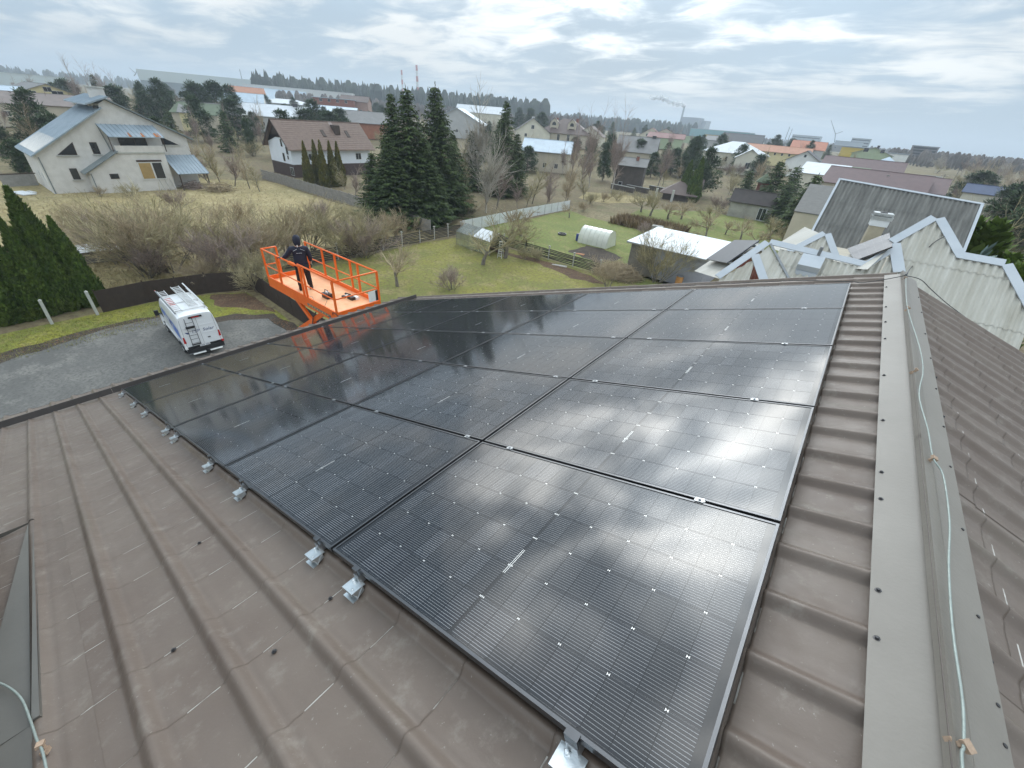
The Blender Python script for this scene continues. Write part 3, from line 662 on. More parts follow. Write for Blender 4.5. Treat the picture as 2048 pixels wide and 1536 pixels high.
def half(zt, k, x):
    zb = 0.38
    hi = zt > 1.9
    if hi: p = [(0, zb), (.90, zb), (.98, zb + .10), (1.005, .75), (1.02, 1.05), (1.0, 1.14), (1.0, 1.30), (.985, 1.75), (.945, 2.15), (.90, zt - .24), (.85, zt - .09), (.72, zt - .02), (.4, zt + .01), (0, zt + .02)]
    else:
        h = zt - zb
        p = [(0, zb), (.90, zb), (.98, zb + .08), (1.0, zb + .22 * h), (1.01, zb + .38 * h), (1.0, zb + .45 * h), (.99, zb + .52 * h), (.98, zb + .62 * h), (.96, zb + .7 * h), (.93, zb + .80 * h), (.89, zb + .90 * h), (.74, zb + .97 * h), (.4, zt), (0, zt + .01)]
    return [(y * k, z) for y, z in p]
g = MB(); rows = []
for x, zt, k in st:
    h = half(zt, k, x); rows.append([(x + (0.05 * (z - .4) / 2.3 if x < .05 else 0), -y, z) for y, z in h] + [(x + (0.05 * (z - .4) / 2.3 if x < .05 else 0), y, z) for y, z in h[-2:0:-1]])
n_ = len(rows[0]); vs = [v for r_ in rows for v in r_]
fs = [(i * n_ + (j + 1) % n_, i * n_ + j, (i + 1) * n_ + j, (i + 1) * n_ + (j + 1) % n_) for i in range(len(rows) - 1) for j in range(n_)]
fs += [tuple(range(n_)), tuple(range(len(rows) * n_ - 1, (len(rows) - 1) * n_ - 1, -1))]
g.add(vs, fs); body = g.build('body', M_VAN, van)
def V(mb, name, mt, par=van, smooth=False): return mb.build(name, mt, par, smooth)
g = MB(); g.b3(-.13, .10, -.98, .98, .36, .62); g.b3(-.02, .02, -.93, .93, .62, .74); V(g, 'rear_bumper', M_BLK)
g = MB(); g.b3(-.15, -.10, -.96, .96, .30, .37); V(g, 'bumper_step', M_GREYM)
g = MB(); g.b3(5.80, 6.0, -.9, .9, .34, .72); V(g, 'front_bumper', M_BLK)
g = MB(); g.b3(-.025, -.021, -.27, .27, .63, .745); pt = V(g, 'number_plate', M_WHT)
g = MB()
for q in range(7):
    if q != 3: g.b3(-.0275, -.0255, -.22 + q * .063, -.185 + q * .063, .66, .715)
V(g, 'plate_print', M_LETTER, pt)
# rear doors: recess lines, handles, hinges
def rearx(z): return 0.05 * (z - .4) / 2.3
for y in (-.905, 0.0, .905):
    g = MB(); g.bar((rearx(.78) - .004, y, .78), (rearx(2.5) - .004, y * .93, 2.5), .012, .006, (-1, 0, 0)); V(g, 'door_gap', M_GREYM)
for z, w_ in ((1.45, .82), (1.98, .80)):
    for s in (-1, 1): g = MB(); g.bar((rearx(z) - .006, s * .06, z), (rearx(z) - .006, s * w_, z), .018, .05, (0, 0, 1)); V(g, 'door_swage', M_VAN)
g = MB(); g.b3(-.03, .01, -.42, -.27, 1.10, 1.14); V(g, 'door_handle', M_BLK)
for s in (-1, 1):
    g = MB(); g.prism([(-.015, s * .985, 1.02), (-.015, s * .86, 1.02), (-.01, s * .885, 1.42), (-.005, s * .965, 1.42)], (.08, 0, 0)); V(g, 'tail_lamp', M_RED)
    g = MB(); g.b3(-.08, .02, s * .97 - .07, s * .97 + .07, .64, .76); V(g, 'reflector', M_RED if s < 0 else M_WHT)
g = MB(); g.prism([(.01, -.36, 2.53), (.01, .36, 2.53), (.03, .33, 2.63), (.03, -.33, 2.63)], (-.035, 0, 0)); bl = V(g, 'brake_lamp', M_BLK)
g = MB(); g.b3(-.029, -.026, -.2, .2, 2.55, 2.61); V(g, 'lamp_lens', M_RED, bl)
# steps on the rear, towing step
for s in (-1, 1):
    g = MB(); g.b3(-.42, -.30, s * .45 - .33, s * .45 + .33, .36, .40); V(g, 'rear_step', M_WHT)
g = MB(); g.b3(-.40, .0, -.10, .10, .34, .42); V(g, 'tow_bar', M_BLK)
# ladder on the rear door (left half), black
g = MB()
for y in (.20, .62): g.tube([(-.07, y - .0, .80), (-.055, y * .93, 2.35), (.03, y * .9, 2.55)], .016, 6)
for q in range(6): z = .95 + q * .27; g.tube([(-.065, .20, z), (-.065, .62, z)], .012, 6)
V(g, 'door_ladder', M_BLK)
for q in (0, 1, 3):
    z = (1.95, 2.02, .84)[q if q < 2 else 2]
    g = MB(); g.b3(-.10, -.0, .18, .64, z, z + .035); V(g, 'ladder_bracket', M_BLK)
# wheels
for x in (1.0, 4.78):
    for s in (-1, 1):
        g = MB(); g.cyl((x, s * .80, .35), (x, s * 1.01, .35), .35, 20); w_ = V(g, 'wheel', M_TYRE)
        g = MB(); g.cyl((x, s * 1.0, .35), (x, s * 1.022, .35), .21, 16); V(g, 'rim', M_ALU, w_)
        g = MB(); g.tube([(x + .46 * math.cos(a), s * 1.012, .38 + .44 * math.sin(a)) for a in [math.pi * q / 8 for q in range(9)]], .03, 5); V(g, 'wheel_arch', M_BLK)
for s in (-1, 1):
    g = MB(); g.b3(.55, 5.2, s * 1.018 - .012, s * 1.018 + .012, .40, .52); V(g, 'sill_trim', M_BLK)
    g = MB(); g.b3(1.5, 4.3, s * 1.026 - .01, s * 1.026 + .01, .80, .90); V(g, 'side_strip', M_VAN)
    # cab window
    g = MB(); yy = s * .985
    g.prism([(4.15, s * 1.0, 1.36), (5.02, s * .99, 1.36), (4.62, s * .955, 1.98), (4.15, s * .96, 1.98)], (0, s * .012, 0)); V(g, 'side_window', M_GLASSB)
    g = MB(); g.box((4.95, s * 1.20, 1.45), (.14, .22, .34)); V(g, 'wing_mirror', M_BLK)
    g = MB(); g.bar((4.95, s * 1.0, 1.36), (4.95, s * 1.15, 1.36), .06, .06); V(g, 'mirror_arm', M_BLK)
g = MB(); g.prism([(4.47, -.80, 2.57), (4.47, .80, 2.57), (5.03, .86, 1.76), (5.03, -.86, 1.76)], (.02, 0, .012)); V(g, 'windscreen', M_GLASSB)
# the driver's door stands a little open
g = MB(); M3 = Matrix.Rotation(R(24), 3, 'Z')
g.prism([M3 @ Vector(p) + Vector((5.05, 1.03, 0)) for p in ((0, 0, .55), (-.95, 0, .55), (-.95, 0, 1.35), (0, 0, 1.35))], M3 @ Vector((0, .05, 0))); V(g, 'driver_door', M_VAN)
# blue print along the left side
def sidey(z): return 1.003 - max(0, z - 1.3) * .035 + .004 - max(0, z - 1.75) * .06
g = MB(); P_ = [(0.28, 1.22), (0.9, 1.22), (4.0, 1.85), (4.0, 2.18), (3.2, 2.10), (2.2, 1.95), (1.5, 1.98), (.9, 1.86), (.35, 1.82)]
g.add([(x, sidey(z) + .002, z) for x, z in P_], [tuple(range(len(P_)))]); V(g, 'side_print', M_BLUE)
g = MB(); P_ = [(1.75, 1.55), (2.15, 1.60), (2.35, 1.80), (2.30, 1.97), (2.05, 1.93), (1.9, 1.75)]
g.add([(x, sidey(z) + .005, z) for x, z in P_], [tuple(range(len(P_)))]); V(g, 'side_emblem', M_LETTER)
def text(name, s, size, mt, M, parent, shear=0.0, ext=0.0015, space=1.0):
    cu = bpy.data.curves.new(name, 'FONT'); cu.body = s; cu.size = size; cu.extrude = ext; cu.shear = shear; cu.align_x = 'CENTER'; cu.align_y = 'CENTER'; cu.space_character = space
    cu.materials.append(mt); tmp = bpy.data.objects.new('tmp_text', cu); col.objects.link(tmp); bpy.context.view_layer.update()
    me = bpy.data.meshes.new_from_object(tmp.evaluated_get(bpy.context.evaluated_depsgraph_get())); me.name = name
    bpy.data.objects.remove(tmp); bpy.data.curves.remove(cu)
    if not me.materials: me.materials.append(mt)
    return link(name, me, parent, M)
MT = Matrix(((0, 0, -1, rearx(1.6) - .012), (-1, 0, 0, -.02), (0, 1, 0, 1.66), (0, 0, 0, 1)))
text('lettering', 'ITP', .26, M_LETTER, MT @ Matrix.Translation((-.24, 0, 0)), van, .25, space=1.15)
text('lettering', 'Solar', .26, M_LETTER, MT @ Matrix.Translation((.42, 0, 0)), van, .25, space=1.1)
g = MB(); g.poly([(rearx(1.6) - .013, .78, 1.72), (rearx(1.6) - .013, .58, 1.66), (rearx(1.6) - .013, .55, 1.55), (rearx(1.6) - .013, .68, 1.58)][::-1]); V(g, 'logo', M_LETTER)
# roof rack and the ladders lying on it
for x in (.75, 2.2, 3.7):
    g = MB(); g.bar((x, -.80, 2.84), (x, .80, 2.84), .05, .04); V(g, 'roof_bar', M_ALU)
    for s in (-1, 1): g = MB(); g.bar((x, s * .76, 2.62), (x, s * .76, 2.84), .05, .05); V(g, 'bar_foot', M_ALU)
def ladder(label, x0, x1, y, z, w, roll, tint):
    M = Matrix.Translation(Vector(VLOC)) @ Matrix.Rotation(VRZ, 4, 'Z') @ Matrix.Translation((x0, y, z)) @ Matrix.Rotation(roll, 4, 'X')
    t = thing('ladder', label, 'ladder', group='ladders on the van roof', mat=M); ln = x1 - x0
    for s in (-1, 1): g = MB(); g.b3(0, ln, s * w / 2 - .014, s * w / 2 + .014, -.035, .035); g.build('stile', M_ALU, t)
    for q in range(int(ln / .28)):
        g = MB(); g.b3(.16 + q * .28, .19 + q * .28, -w / 2 + .015, w / 2 - .015, -.015, .015); g.build('rung', tint if 3 < q < 9 and tint is not M_ALU else M_ALU, t)
    return t
ladder('aluminium ladder with reddish rungs flat on the left of the van roof', .35, 4.3, .58, 2.80, .34, 0.0, M_ALURED)
ladder('aluminium ladder jutting forward over the cab in the middle of the van roof', .8, 4.75, -.25, 2.80, .42, 0.0, M_ALU)
ladder('aluminium ladder flat under the jutting one along the van roof', .8, 4.2, -.23, 2.875, .36, 0.0, M_ALU)
ladder('aluminium ladder standing on edge along the right of the van roof', .2, 4.4, -.72, 2.88, .36, 1.25, M_ALU)
t = thing('pipe', 'grey pipe lying along the left edge of the van roof', 'pipe', mat=Matrix.Translation(Vector(VLOC)) @ Matrix.Rotation(VRZ, 4, 'Z'))
g = MB(); g.tube([(.2, .80, 2.78), (4.6, .80, 2.78)], .035, 8); g.build('tube', M_GREYM, t); g = MB(); g.cyl((4.6, .8, 2.78), (4.66, .8, 2.78), .038, 8); g.build('end_cap', M_ALURED, t)

# ================================================================ plants: generators
M_BARK = mat('bark_grey_brown', (0.12, 0.10, 0.08), 0.9, 0.25, 8, c2=(0.22, 0.195, 0.16), stretch=(1, 1, .25))
M_TWIG = mat('twig_brown', (0.29, 0.225, 0.14), 0.9, 0.2, 3, c2=(0.42, 0.34, 0.225), island=.3)
M_TWIGR = mat('twig_reddish', (0.235, 0.175, 0.145), 0.9, 0.2, 3, c2=(0.34, 0.27, 0.23), island=.3)
M_TWIGO = mat('twig_olive', (0.27, 0.23, 0.125), 0.9, 0.2, 3, c2=(0.39, 0.34, 0.205), island=.3)
M_BIRCH = mat('birch_bark', (0.42, 0.39, 0.35), 0.8, 0.2, 4, c2=(0.22, 0.19, 0.17), stretch=(1, 1, 3))
M_SPRUCE = mat('spruce_needles', (0.028, 0.050, 0.016), 0.8, 0.25, 1.1, c2=(0.078, 0.108, 0.032), island=.4, spec=.25)
M_THUJA = mat('thuja_green', (0.055, 0.105, 0.018), 0.8, 0.2, 0.9, c2=(0.13, 0.175, 0.035), island=.4, spec=.25)
M_THUJAY = mat('thuja_yellow_tips', (0.085, 0.10, 0.024), 0.8, 0.2, 0.7, c2=(0.21, 0.175, 0.035), island=.35, spec=.25)
M_PINE = mat('pine_needles', (0.036, 0.066, 0.028), 0.8, 0.25, 0.5, c2=(0.080, 0.115, 0.046), island=.35, spec=.25)
M_BLUE_SPR = mat('blue_spruce_needles', (0.085, 0.125, 0.115), 0.8, 0.2, 1, c2=(0.14, 0.19, 0.175), island=.3)

def rdir(rng, d, spread):
    a = d.orthogonal().normalized(); b = d.cross(a); t = rng.uniform(0, 2 * math.pi)
    return (d * math.cos(spread) + (a * math.cos(t) + b * math.sin(t)) * math.sin(spread)).normalized()
def bare(seed, H, style, dens=1.0):
    """leafless woody plant -> (trunk MB, crown MB)"""
    rng = random.Random(seed); T = MB(); C = MB(); cnt = [0]; rmin = {'bush': .009, 'orchard': .009, 'pale': .024}.get(style, .019)
    def seg(mb, pts, r0, r1, n):
        r0, r1 = max(r0, rmin), max(r1, rmin * .5)
        k = len(pts); mb.tube(pts, [r0 + (r1 - r0) * i / (k - 1) for i in range(k)], n, False)
    up = Vector((0, 0, 1))
    def branch(p, d, ln, r, lev, trop):
        k = 4 if lev <= 1 else 3; pts = [p]; q = p.copy(); dd = d.copy()
        for i in range(k - 1):
            dd = (rdir(rng, dd, rng.uniform(.05, .28)) + up * trop).normalized(); q = q + dd * ln / (k - 1); pts.append(q.copy())
        seg(T if lev == 0 else C, pts, r, r * (.55 if lev < 3 else .4), 6 if lev == 0 else (4 if lev == 1 else 3))
        cnt[0] += 1
        if lev >= LV: return
        n = rng.choice(NB[lev]); n = max(1, int(round(n * dens))) if lev >= 2 else n
        for i in range(n):
            f = rng.uniform(.30, 1.0) if lev else rng.uniform(F0, 1.0)
            j = min(int(f * (k - 1)), k - 2); g = f * (k - 1) - j; s = pts[j].lerp(pts[j + 1], g)
            branch(s, rdir(rng, dd, rng.uniform(*SP[lev])), ln * rng.uniform(*LR[lev]), r * (.62 if lev == 0 else .55) * (1.1 - .4 * f), lev + 1, TR[lev])
        if lev < LV: branch(pts[-1], dd, ln * .62, r * .5, lev + 1, TR[lev])
    if style == 'bush':
        LV = 3; NB = [(4, 5), (4, 5, 6), (3, 4, 5), ()]; SP = [(.2, .65), (.25, .75), (.3, .85)]; LR = [(.4, .75), (.4, .75), (.4, .75)]; TR = [.06, .08, .03]; F0 = .2
        for i in range(rng.randint(10, 14)):
            a = rng.uniform(0, 6.28); t = rng.uniform(.05, .8)
            branch(Vector((.25 * math.cos(a), .25 * math.sin(a), 0)), Vector((math.sin(t) * math.cos(a), math.sin(t) * math.sin(a), math.cos(t))), H * rng.uniform(.42, .62), .024 * H / 3, 0, .05)
    elif style == 'orchard':
        LV = 4; NB = [(4, 5), (4, 5), (4, 5, 6), (4, 5), ()]; SP = [(.6, 1.1), (.4, .9), (.4, 1.0), (.3, .9)]; LR = [(.75, 1.1), (.5, .75), (.4, .7), (.4, .7)]; TR = [.05, .12, .1, .05]; F0 = .65
        branch(Vector((0, 0, -.05)), rdir(rng, up, .15), H * .36, .040 * H, 0, .1)
    elif style == 'pale':
        LV = 3; NB = [(30,), (6, 7), (5, 6), ()]; SP = [(.35, .75), (.3, .7), (.3, .7)]; LR = [(.25, .48), (.4, .6), (.4, .7)]; TR = [.20, .12, .08]; F0 = .22
        branch(Vector((0, 0, -.05)), rdir(rng, up, .05), H * .74, .016 * H, 0, .12)
    elif style == 'birch':
        LV = 3; NB = [tuple([int(24 * dens)]), (5, 6, 7), (5, 6), ()]; SP = [(.30, .62), (.25, .7), (.3, .7)]; LR = [(.20, .36), (.35, .6), (.45, .75)]; TR = [.22, -.02, -.12]; F0 = .22
        branch(Vector((0, 0, -.05)), rdir(rng, up, .04), H * .80, .0125 * H, 0, .15)
    else:   # 'tall' roadside tree
        LV = 3; NB = [tuple([int(19 * dens)]), (5, 6, 7), (5, 6), ()]; SP = [(.35, .85), (.3, .8), (.3, .8)]; LR = [(.22, .42), (.4, .6), (.4, .7)]; TR = [.14, .08, .03]; F0 = .20
        branch(Vector((0, 0, -.05)), rdir(rng, up, .05), H * .74, .014 * H, 0, .12)
    return T, C
def quadcards(g, rng, p, d, ln, wd, droop=0.0):
    """one leaf spray: a bent two-quad card"""
    s = d.cross(Vector((0, 0, 1)));
    s = s.normalized() if s.length > 1e-3 else Vector((1, 0, 0))
    s = (s + Vector((rng.uniform(-.5, .5), rng.uniform(-.5, .5), rng.uniform(-.6, .6)))).normalized()
    a = p + d * ln * .55; b = p + d * ln + Vector((0, 0, -droop * ln))
    g.add([p - s * wd * .35, p + s * wd * .35, a + s * wd * .5, a - s * wd * .5, b], [(0, 1, 2, 3), (3, 2, 4)])
def spruce(seed, H, Rb, nb=9, step=.30, crown0=.06, ragged=.25):
    rng = random.Random(seed); T = MB(); C = MB(); W_ = MB()
    T.tube([(0, 0, -.05), (.02, 0, H * .5), (0, 0, H * .985)], [.014 * H, .008 * H, .01], 7)
    z = H * crown0
    while z < H * .97:
        f = 1 - z / H; rr_ = Rb * (f ** .82) * (1 if f < .92 else .85)
        n = max(4, int(nb * (.45 + .8 * f)))
        a0 = rng.uniform(0, 6.28)
        for i in range(n):
            if rng.random() < .14: continue
            a = a0 + 6.2832 * i / n + rng.uniform(-.3, .3); ln = rr_ * rng.uniform(1 - ragged, 1 + ragged * .7) + .12
            zz_ = z + rng.uniform(-.5, .5) * step
            out = Vector((math.cos(a), math.sin(a), 0)); m = max(3, int(ln / .22))
            for k in range(m):
                t = (k + .6) / m
                p = out * ln * t + Vector((0, 0, zz_ - ln * (.32 * t - .24 * t * t) + rng.uniform(-.04, .04)))
                for sgn in (-1, 1):
                    dd = (out * .75 + Vector((-math.sin(a), math.cos(a), 0)) * sgn * rng.uniform(.35, 1.0) + Vector((0, 0, rng.uniform(-.55, .05)))).normalized()
                    quadcards(C, rng, p, dd, .34 + .30 * ln * (1 - t * .6) * .30 + .05, .21, .25)
            if rng.random() < .4: quadcards(C, rng, out * ln * .95 + Vector((0, 0, zz_ - .1 * ln)), (out + Vector((0, 0, .2))).normalized(), .34, .12)
        z += step * (.75 + .5 * f)
    for k in range(5): quadcards(C, rng, Vector((0, 0, H * (.95 + .01 * k))), rdir(rng, Vector((0, 0, 1)), .3), .35, .07)
    return T, C
def column(seed, H, Rb, n, taper=.75, leaf=.24, lumps=.18, pt=.9):
    """dense clipped-looking column (thuja): upright flat sprays on and just below the surface"""
    rng = random.Random(seed); T = MB(); C = MB()
    T.tube([(0, 0, -.05), (0, 0, H * .8)], [.05, .015], 6)
    ph = [rng.uniform(0, 6.28) for _ in range(8)]
    core = [(Rb * .72 * (.55 + .45 * min(1, t * 5)) * max(.02, 1 - t ** (1 / taper)) ** pt, t * H * .96) for t in (0, .08, .2, .35, .5, .65, .8, .9, .97)]
    C.lathe((0, 0, 0), core, 9)
    for i in range(n):
        t = rng.random() ** 1.25; a = rng.uniform(0, 6.2832)
        r = Rb * (.62 + .38 * min(1, t * 6)) * max(0.0, 1 - t ** (1 / taper)) ** pt
        r *= 1 + lumps * (math.sin(3 * a + ph[0] + t * 9) * .5 + math.sin(5 * a + ph[1] - t * 17) * .5) ; r *= rng.uniform(.78, 1.04)
        p = Vector((r * math.cos(a), r * math.sin(a), t * H * .97 + .03))
        d = (Vector((math.cos(a), math.sin(a), 0)) * rng.uniform(.15, .75) + Vector((0, 0, 1))).normalized()
        quadcards(C, rng, p - d * leaf * .4, rdir(rng, d, .25), leaf * rng.uniform(.7, 1.35), leaf * .55)
    return T, C
def clumpy(seed, H, Rb, n, leaf=.5, base=.12, shape=1.0):
    """loose evergreen (pine-like): foliage gathered in clumps along limbs"""
    rng = random.Random(seed); T = MB(); C = MB()
    T.tube([(0, 0, -.05), (.1, 0, H * .5), (0, .05, H * .93)], [.02 * H, .012 * H, .03], 6)
    ncl = 46
    for c in range(ncl):
        t = base + (1 - base) * rng.random(); a = rng.uniform(0, 6.2832)
        rad = Rb * (math.sin(math.pi * min(1, (1 - t) * .62 + .06)) ** shape) * rng.uniform(.35, 1.0)
        cp_ = Vector((rad * math.cos(a), rad * math.sin(a), t * H))
        T.tube([(0, 0, max(.1, t * H - rad * .45)), cp_], [.02, .008], 3, False)
        cr = rng.uniform(.16, .30) * Rb + .15
        for i in range(n // ncl):
            v = Vector((rng.gauss(0, 1), rng.gauss(0, 1), rng.gauss(0, .75))); v = v.normalized() * cr * rng.random() ** .4
            quadcards(C, rng, cp_ + v, (v.normalized() + Vector((0, 0, .35))).normalized(), leaf * rng.uniform(.6, 1.2), leaf * .35)
    return T, C
PROTO = {}
def proto(key, gen, trunk_m, crown_m):
    T, C = gen; PROTO[key] = (T.mesh('trunk', trunk_m, True), C.mesh('crown', crown_m))
def plant(name, label, cat, key, loc, h=1.0, rz=None, group=None, sx=None, lean=0.0, seed=0):
    rng = random.Random(int(loc[0] * 131 + loc[1] * 977) + seed)
    t = thing(name, label, cat, (loc[0], loc[1], loc[2] if len(loc) > 2 else 0.0), rng.uniform(0, 6.28) if rz is None else rz, group)
    t.scale = (h if sx is None else sx, h if sx is None else sx, h)
    a, b = PROTO[key]; link('trunk', a, t); link('crown', b, t); return t
# prototypes (height in metres is real; plant(h=..) scales)
for q in range(5): proto('bush%d' % q, bare(10 + q, 3.4, 'bush', .95), M_BARK, (M_TWIG, M_TWIGO, M_TWIGR, M_TWIGO, M_TWIG)[q])
for q in range(4): proto('orchard%d' % q, bare(30 + q, 4.2, 'orchard'), M_BARK, (M_TWIG, M_TWIGO, M_TWIGO, M_TWIG)[q])
for q in range(3): proto('birch%d' % q, bare(50 + q, 16, 'birch'), M_BIRCH, M_TWIGR)
for q in range(3): proto('tall%d' % q, bare(70 + q, 14, 'tall'), M_BARK, (M_TWIG, M_TWIGO, M_TWIGR)[q])
M_PALE = mat('pale_bark', (.36, .32, .27), .9, .15, 3, c2=(.46, .42, .36), island=.2)
for q in range(2): proto('pale%d' % q, bare(64 + q, 16, 'pale'), M_PALE, M_PALE)
for q in range(3): proto('spruce%d' % q, spruce(90 + q, 16, 4.3, 14, .27, .03, .42), M_BARK, M_SPRUCE)
for q in range(2): proto('smallspruce%d' % q, spruce(100 + q, 8, 2.4, 11, .28, .03, .3), M_BARK, M_SPRUCE)
proto('bluespruce', spruce(105, 6, 2.0, 9, .32), M_BARK, M_BLUE_SPR)
for q in range(3): proto('thuja%d' % q, column(110 + q, 6.2, 1.15, 5200, .80), M_BARK, M_THUJA)
for q in range(3): proto('thujay%d' % q, column(120 + q, 6.0, .95, 2600, .85, .26), M_BARK, M_THUJAY)
proto('thujad', column(126, 6.0, 1.25, 2600, .7, .28), M_BARK, M_THUJA)
for q in range(3): proto('pine%d' % q, clumpy(130 + q, 9, 3.2, 6500, .46), M_BARK, M_PINE)

# ================================================================ ground and yards
def groundmat(name, cols, scales, rough=0.95, bump=0.35, bscale=9.0):
    """three colours blended by two noises plus fine grain"""
    m = bpy.data.materials.new(name); m.use_nodes = True; t = m.node_tree; b = t.nodes['Principled BSDF']; K = t.links
    g = t.nodes.new('ShaderNodeNewGeometry'); v = g.outputs['Position']
    def noi(s, d, r=.6):
        n = t.nodes.new('ShaderNodeTexNoise'); n.inputs['Scale'].default_value = s; n.inputs['Detail'].default_value = d; n.inputs['Roughness'].default_value = r; K.new(v, n.inputs['Vector']); return n.outputs['Fac']
    def mp(x, a, b_):
        n = t.nodes.new('ShaderNodeMapRange'); n.interpolation_type = 'SMOOTHSTEP'; K.new(x, n.inputs[0]); n.inputs['From Min'].default_value = a; n.inputs['From Max'].default_value = b_; return n.outputs[0]
    def mx(f, a, c):
        n = t.nodes.new('ShaderNodeMix'); n.data_type = 'RGBA'; K.new(f, n.inputs[0])
        for i, s in ((6, a), (7, c)):
            if isinstance(s, tuple): n.inputs[i].default_value = s + (1,)
            else: K.new(s, n.inputs[i])
        return n.outputs[2]
    c = mx(mp(noi(scales[0], 5), .40, .60), cols[0], cols[1])
    c = mx(mp(noi(scales[1], 6, .68), .48, .66), c, cols[2])
    c = mx(mp(noi(scales[2], 4, .75), .40, .70), c, cols[3])
    K.new(c, b.inputs['Base Color']); b.inputs['Roughness'].default_value = rough; b.inputs['Specular IOR Level'].default_value = .25
    n = t.nodes.new('ShaderNodeTexNoise'); n.inputs['Scale'].default_value = bscale; n.inputs['Detail'].default_value = 5; K.new(v, n.inputs['Vector'])
    bp = t.nodes.new('ShaderNodeBump'); bp.inputs['Strength'].default_value = bump; bp.inputs['Distance'].default_value = .06; K.new(n.outputs['Fac'], bp.inputs['Height']); K.new(bp.outputs[0], b.inputs['Normal'])
    return m
M_GROUND = groundmat('rough_dry_ground', ((.17, .135, .078), (.235, .195, .108), (.145, .14, .065), (.11, .082, .054)), (.05, .22, 1.8))
M_FIELD = groundmat('dry_yellow_grass', ((.36, .295, .145), (.29, .25, .115), (.43, .36, .20), (.20, .15, .085)), (.11, .5, 2.6))
M_LAWN = groundmat('mossy_lawn', ((.225, .215, .048), (.17, .18, .05), (.28, .24, .10), (.14, .115, .055)), (.16, .5, 3.0))
M_LAWNG = groundmat('greener_lawn', ((.185, .215, .058), (.15, .19, .05), (.245, .235, .085), (.13, .115, .05)), (.14, .5, 3.0))
M_VERGE = groundmat('bright_verge_grass', ((.235, .235, .035), (.155, .18, .032), (.28, .25, .08), (.11, .10, .032)), (.35, 1.1, 5.0))
M_SOIL = groundmat('dark_soil_edge', ((.055, .043, .034), (.085, .068, .052), (.115, .095, .07), (.04, .03, .024)), (.4, 1.5, 6.0))
M_ASPH = groundmat('weathered_asphalt', ((.115, .113, .106), (.155, .151, .14), (.20, .193, .175), (.095, .092, .087)), (.16, .55, 6.0), .9, .2, 30)
def sheet_poly(name, pts, z, mt, jag=0.0, seed=1, sub=3):
    rng = random.Random(seed); P_ = []
    for i, p in enumerate(pts):
        a = Vector(p[:2]); b = Vector(pts[(i + 1) % len(pts)][:2]); n = max(1, int((b - a).length / sub)) if jag else 1
        for k in range(n):
            q = a.lerp(b, k / n); P_.append((q.x + (rng.uniform(-jag, jag) if k else 0), q.y + (rng.uniform(-jag, jag) if k else 0), z))
    bm = bmesh.new(); f = bm.faces.new([bm.verts.new(p) for p in P_])
    if f.normal.z < 0: f.normal_flip()
    bmesh.ops.triangulate(bm, faces=[f]); me = bpy.data.meshes.new(name); bm.to_mesh(me); bm.free()
    me.materials.append(mt); o = link(name, me); return tag(o, kind='structure')
def tz(x, y):
    d = math.hypot(x, y); t = min(1, max(0, (d - 110) / 230)); return 5.0 * t * t * (3 - 2 * t)
g = MB(); rs_ = [0, 60, 108] + [115 + 15 * k for k in range(17)] + [420, 600, 1000, 2000, 4000, 7000]; na = 96      # gently rising plain
for r_ in rs_[1:]:
    for a_ in range(na): x, y = r_ * math.cos(6.283185 * a_ / na), r_ * math.sin(6.283185 * a_ / na); g.v.append((x, y, tz(x, y)))
g.v.append((0, 0, 0)); c_ = len(g.v) - 1
g.f = [(c_, a_, (a_ + 1) % na) for a_ in range(na)] + [(k * na + a_, (k + 1) * na + a_, (k + 1) * na + (a_ + 1) % na, k * na + (a_ + 1) % na) for k in range(len(rs_) - 2) for a_ in range(na)]
g.m = [0] * len(g.f); tag(g.build('ground', M_GROUND, None, True), kind='structure')
sheet_poly('field', [(-40.5, -8), (-40.5, 22), (-40.2, 37), (-47, 37.5), (-63, 38.5), (-90, 38.5), (-96, 30), (-100, 26), (-104, -30), (-60, -30)], .006, M_FIELD, .5, 3)
sheet_poly('lawn', [(-38.5, 13.8), (-25, 12.8), (-8, 13), (-7, 40), (-19, 40.2), (-39.3, 40.2), (-39.3, 22)], .006, M_LAWN, .3, 4)
sheet_poly('garden_lawn', [(-40.8, 40.6), (-19, 40.6), (-8.0, 40.6), (-8, 43), (-18, 43), (-19.5, 60), (-26, 66), (-36, 67), (-41, 69.5)], .006, M_LAWNG, .4, 5)
sheet_poly('orchard_lawn', [(-31, 71), (-20, 62), (-5, 60), (6, 56), (6, 78), (-6, 92), (-16, 97), (-25, 97), (-34, 84)], .006, M_LAWNG, .8, 6)
sheet_poly('meadow', [(-41, 84), (-36, 99), (-42, 101), (-52, 94), (-48, 84)], .006, M_FIELD, .8, 7)
sheet_poly('verge', [(-37.9, -14), (-38.4, 2), (-38.4, 6.5), (-37.6, 9.7), (-36.3, 12.0), (-25, 11.7), (-8.3, 11.6), (-8.3, 10.0), (-24, 10.6), (-27.5, 10.9), (-30.5, 10.9), (-31.8, 9.6), (-32.0, 8.4), (-34.6, 7.4), (-35.4, 2.4), (-34.3, -.5), (-33.5, -14)], .010, M_VERGE, .12, 8, 1.2)
sheet_poly('soil_strip', [(-34.8, -14), (-35.2, -2), (-35.9, 2.6), (-35.7, 6.6), (-32.9, 8.0), (-32.6, 9.7), (-30.9, 11.6), (-27.4, 11.7), (-24, 11.3), (-8.3, 10.9), (-8.3, -14)], .014, M_SOIL, .22, 9, .9)
sheet_poly('asphalt_yard', [(-33.4, -14), (-33.6, -2.6), (-34.6, .6), (-35.3, 2.8), (-35.2, 6.2), (-32.0, 7.6), (-31.7, 9.0), (-30.3, 10.9), (-27.3, 10.9), (-24.2, 10.4), (-8.3, 10.2), (-8.3, -14)], .018, M_ASPH, .16, 10, .8)
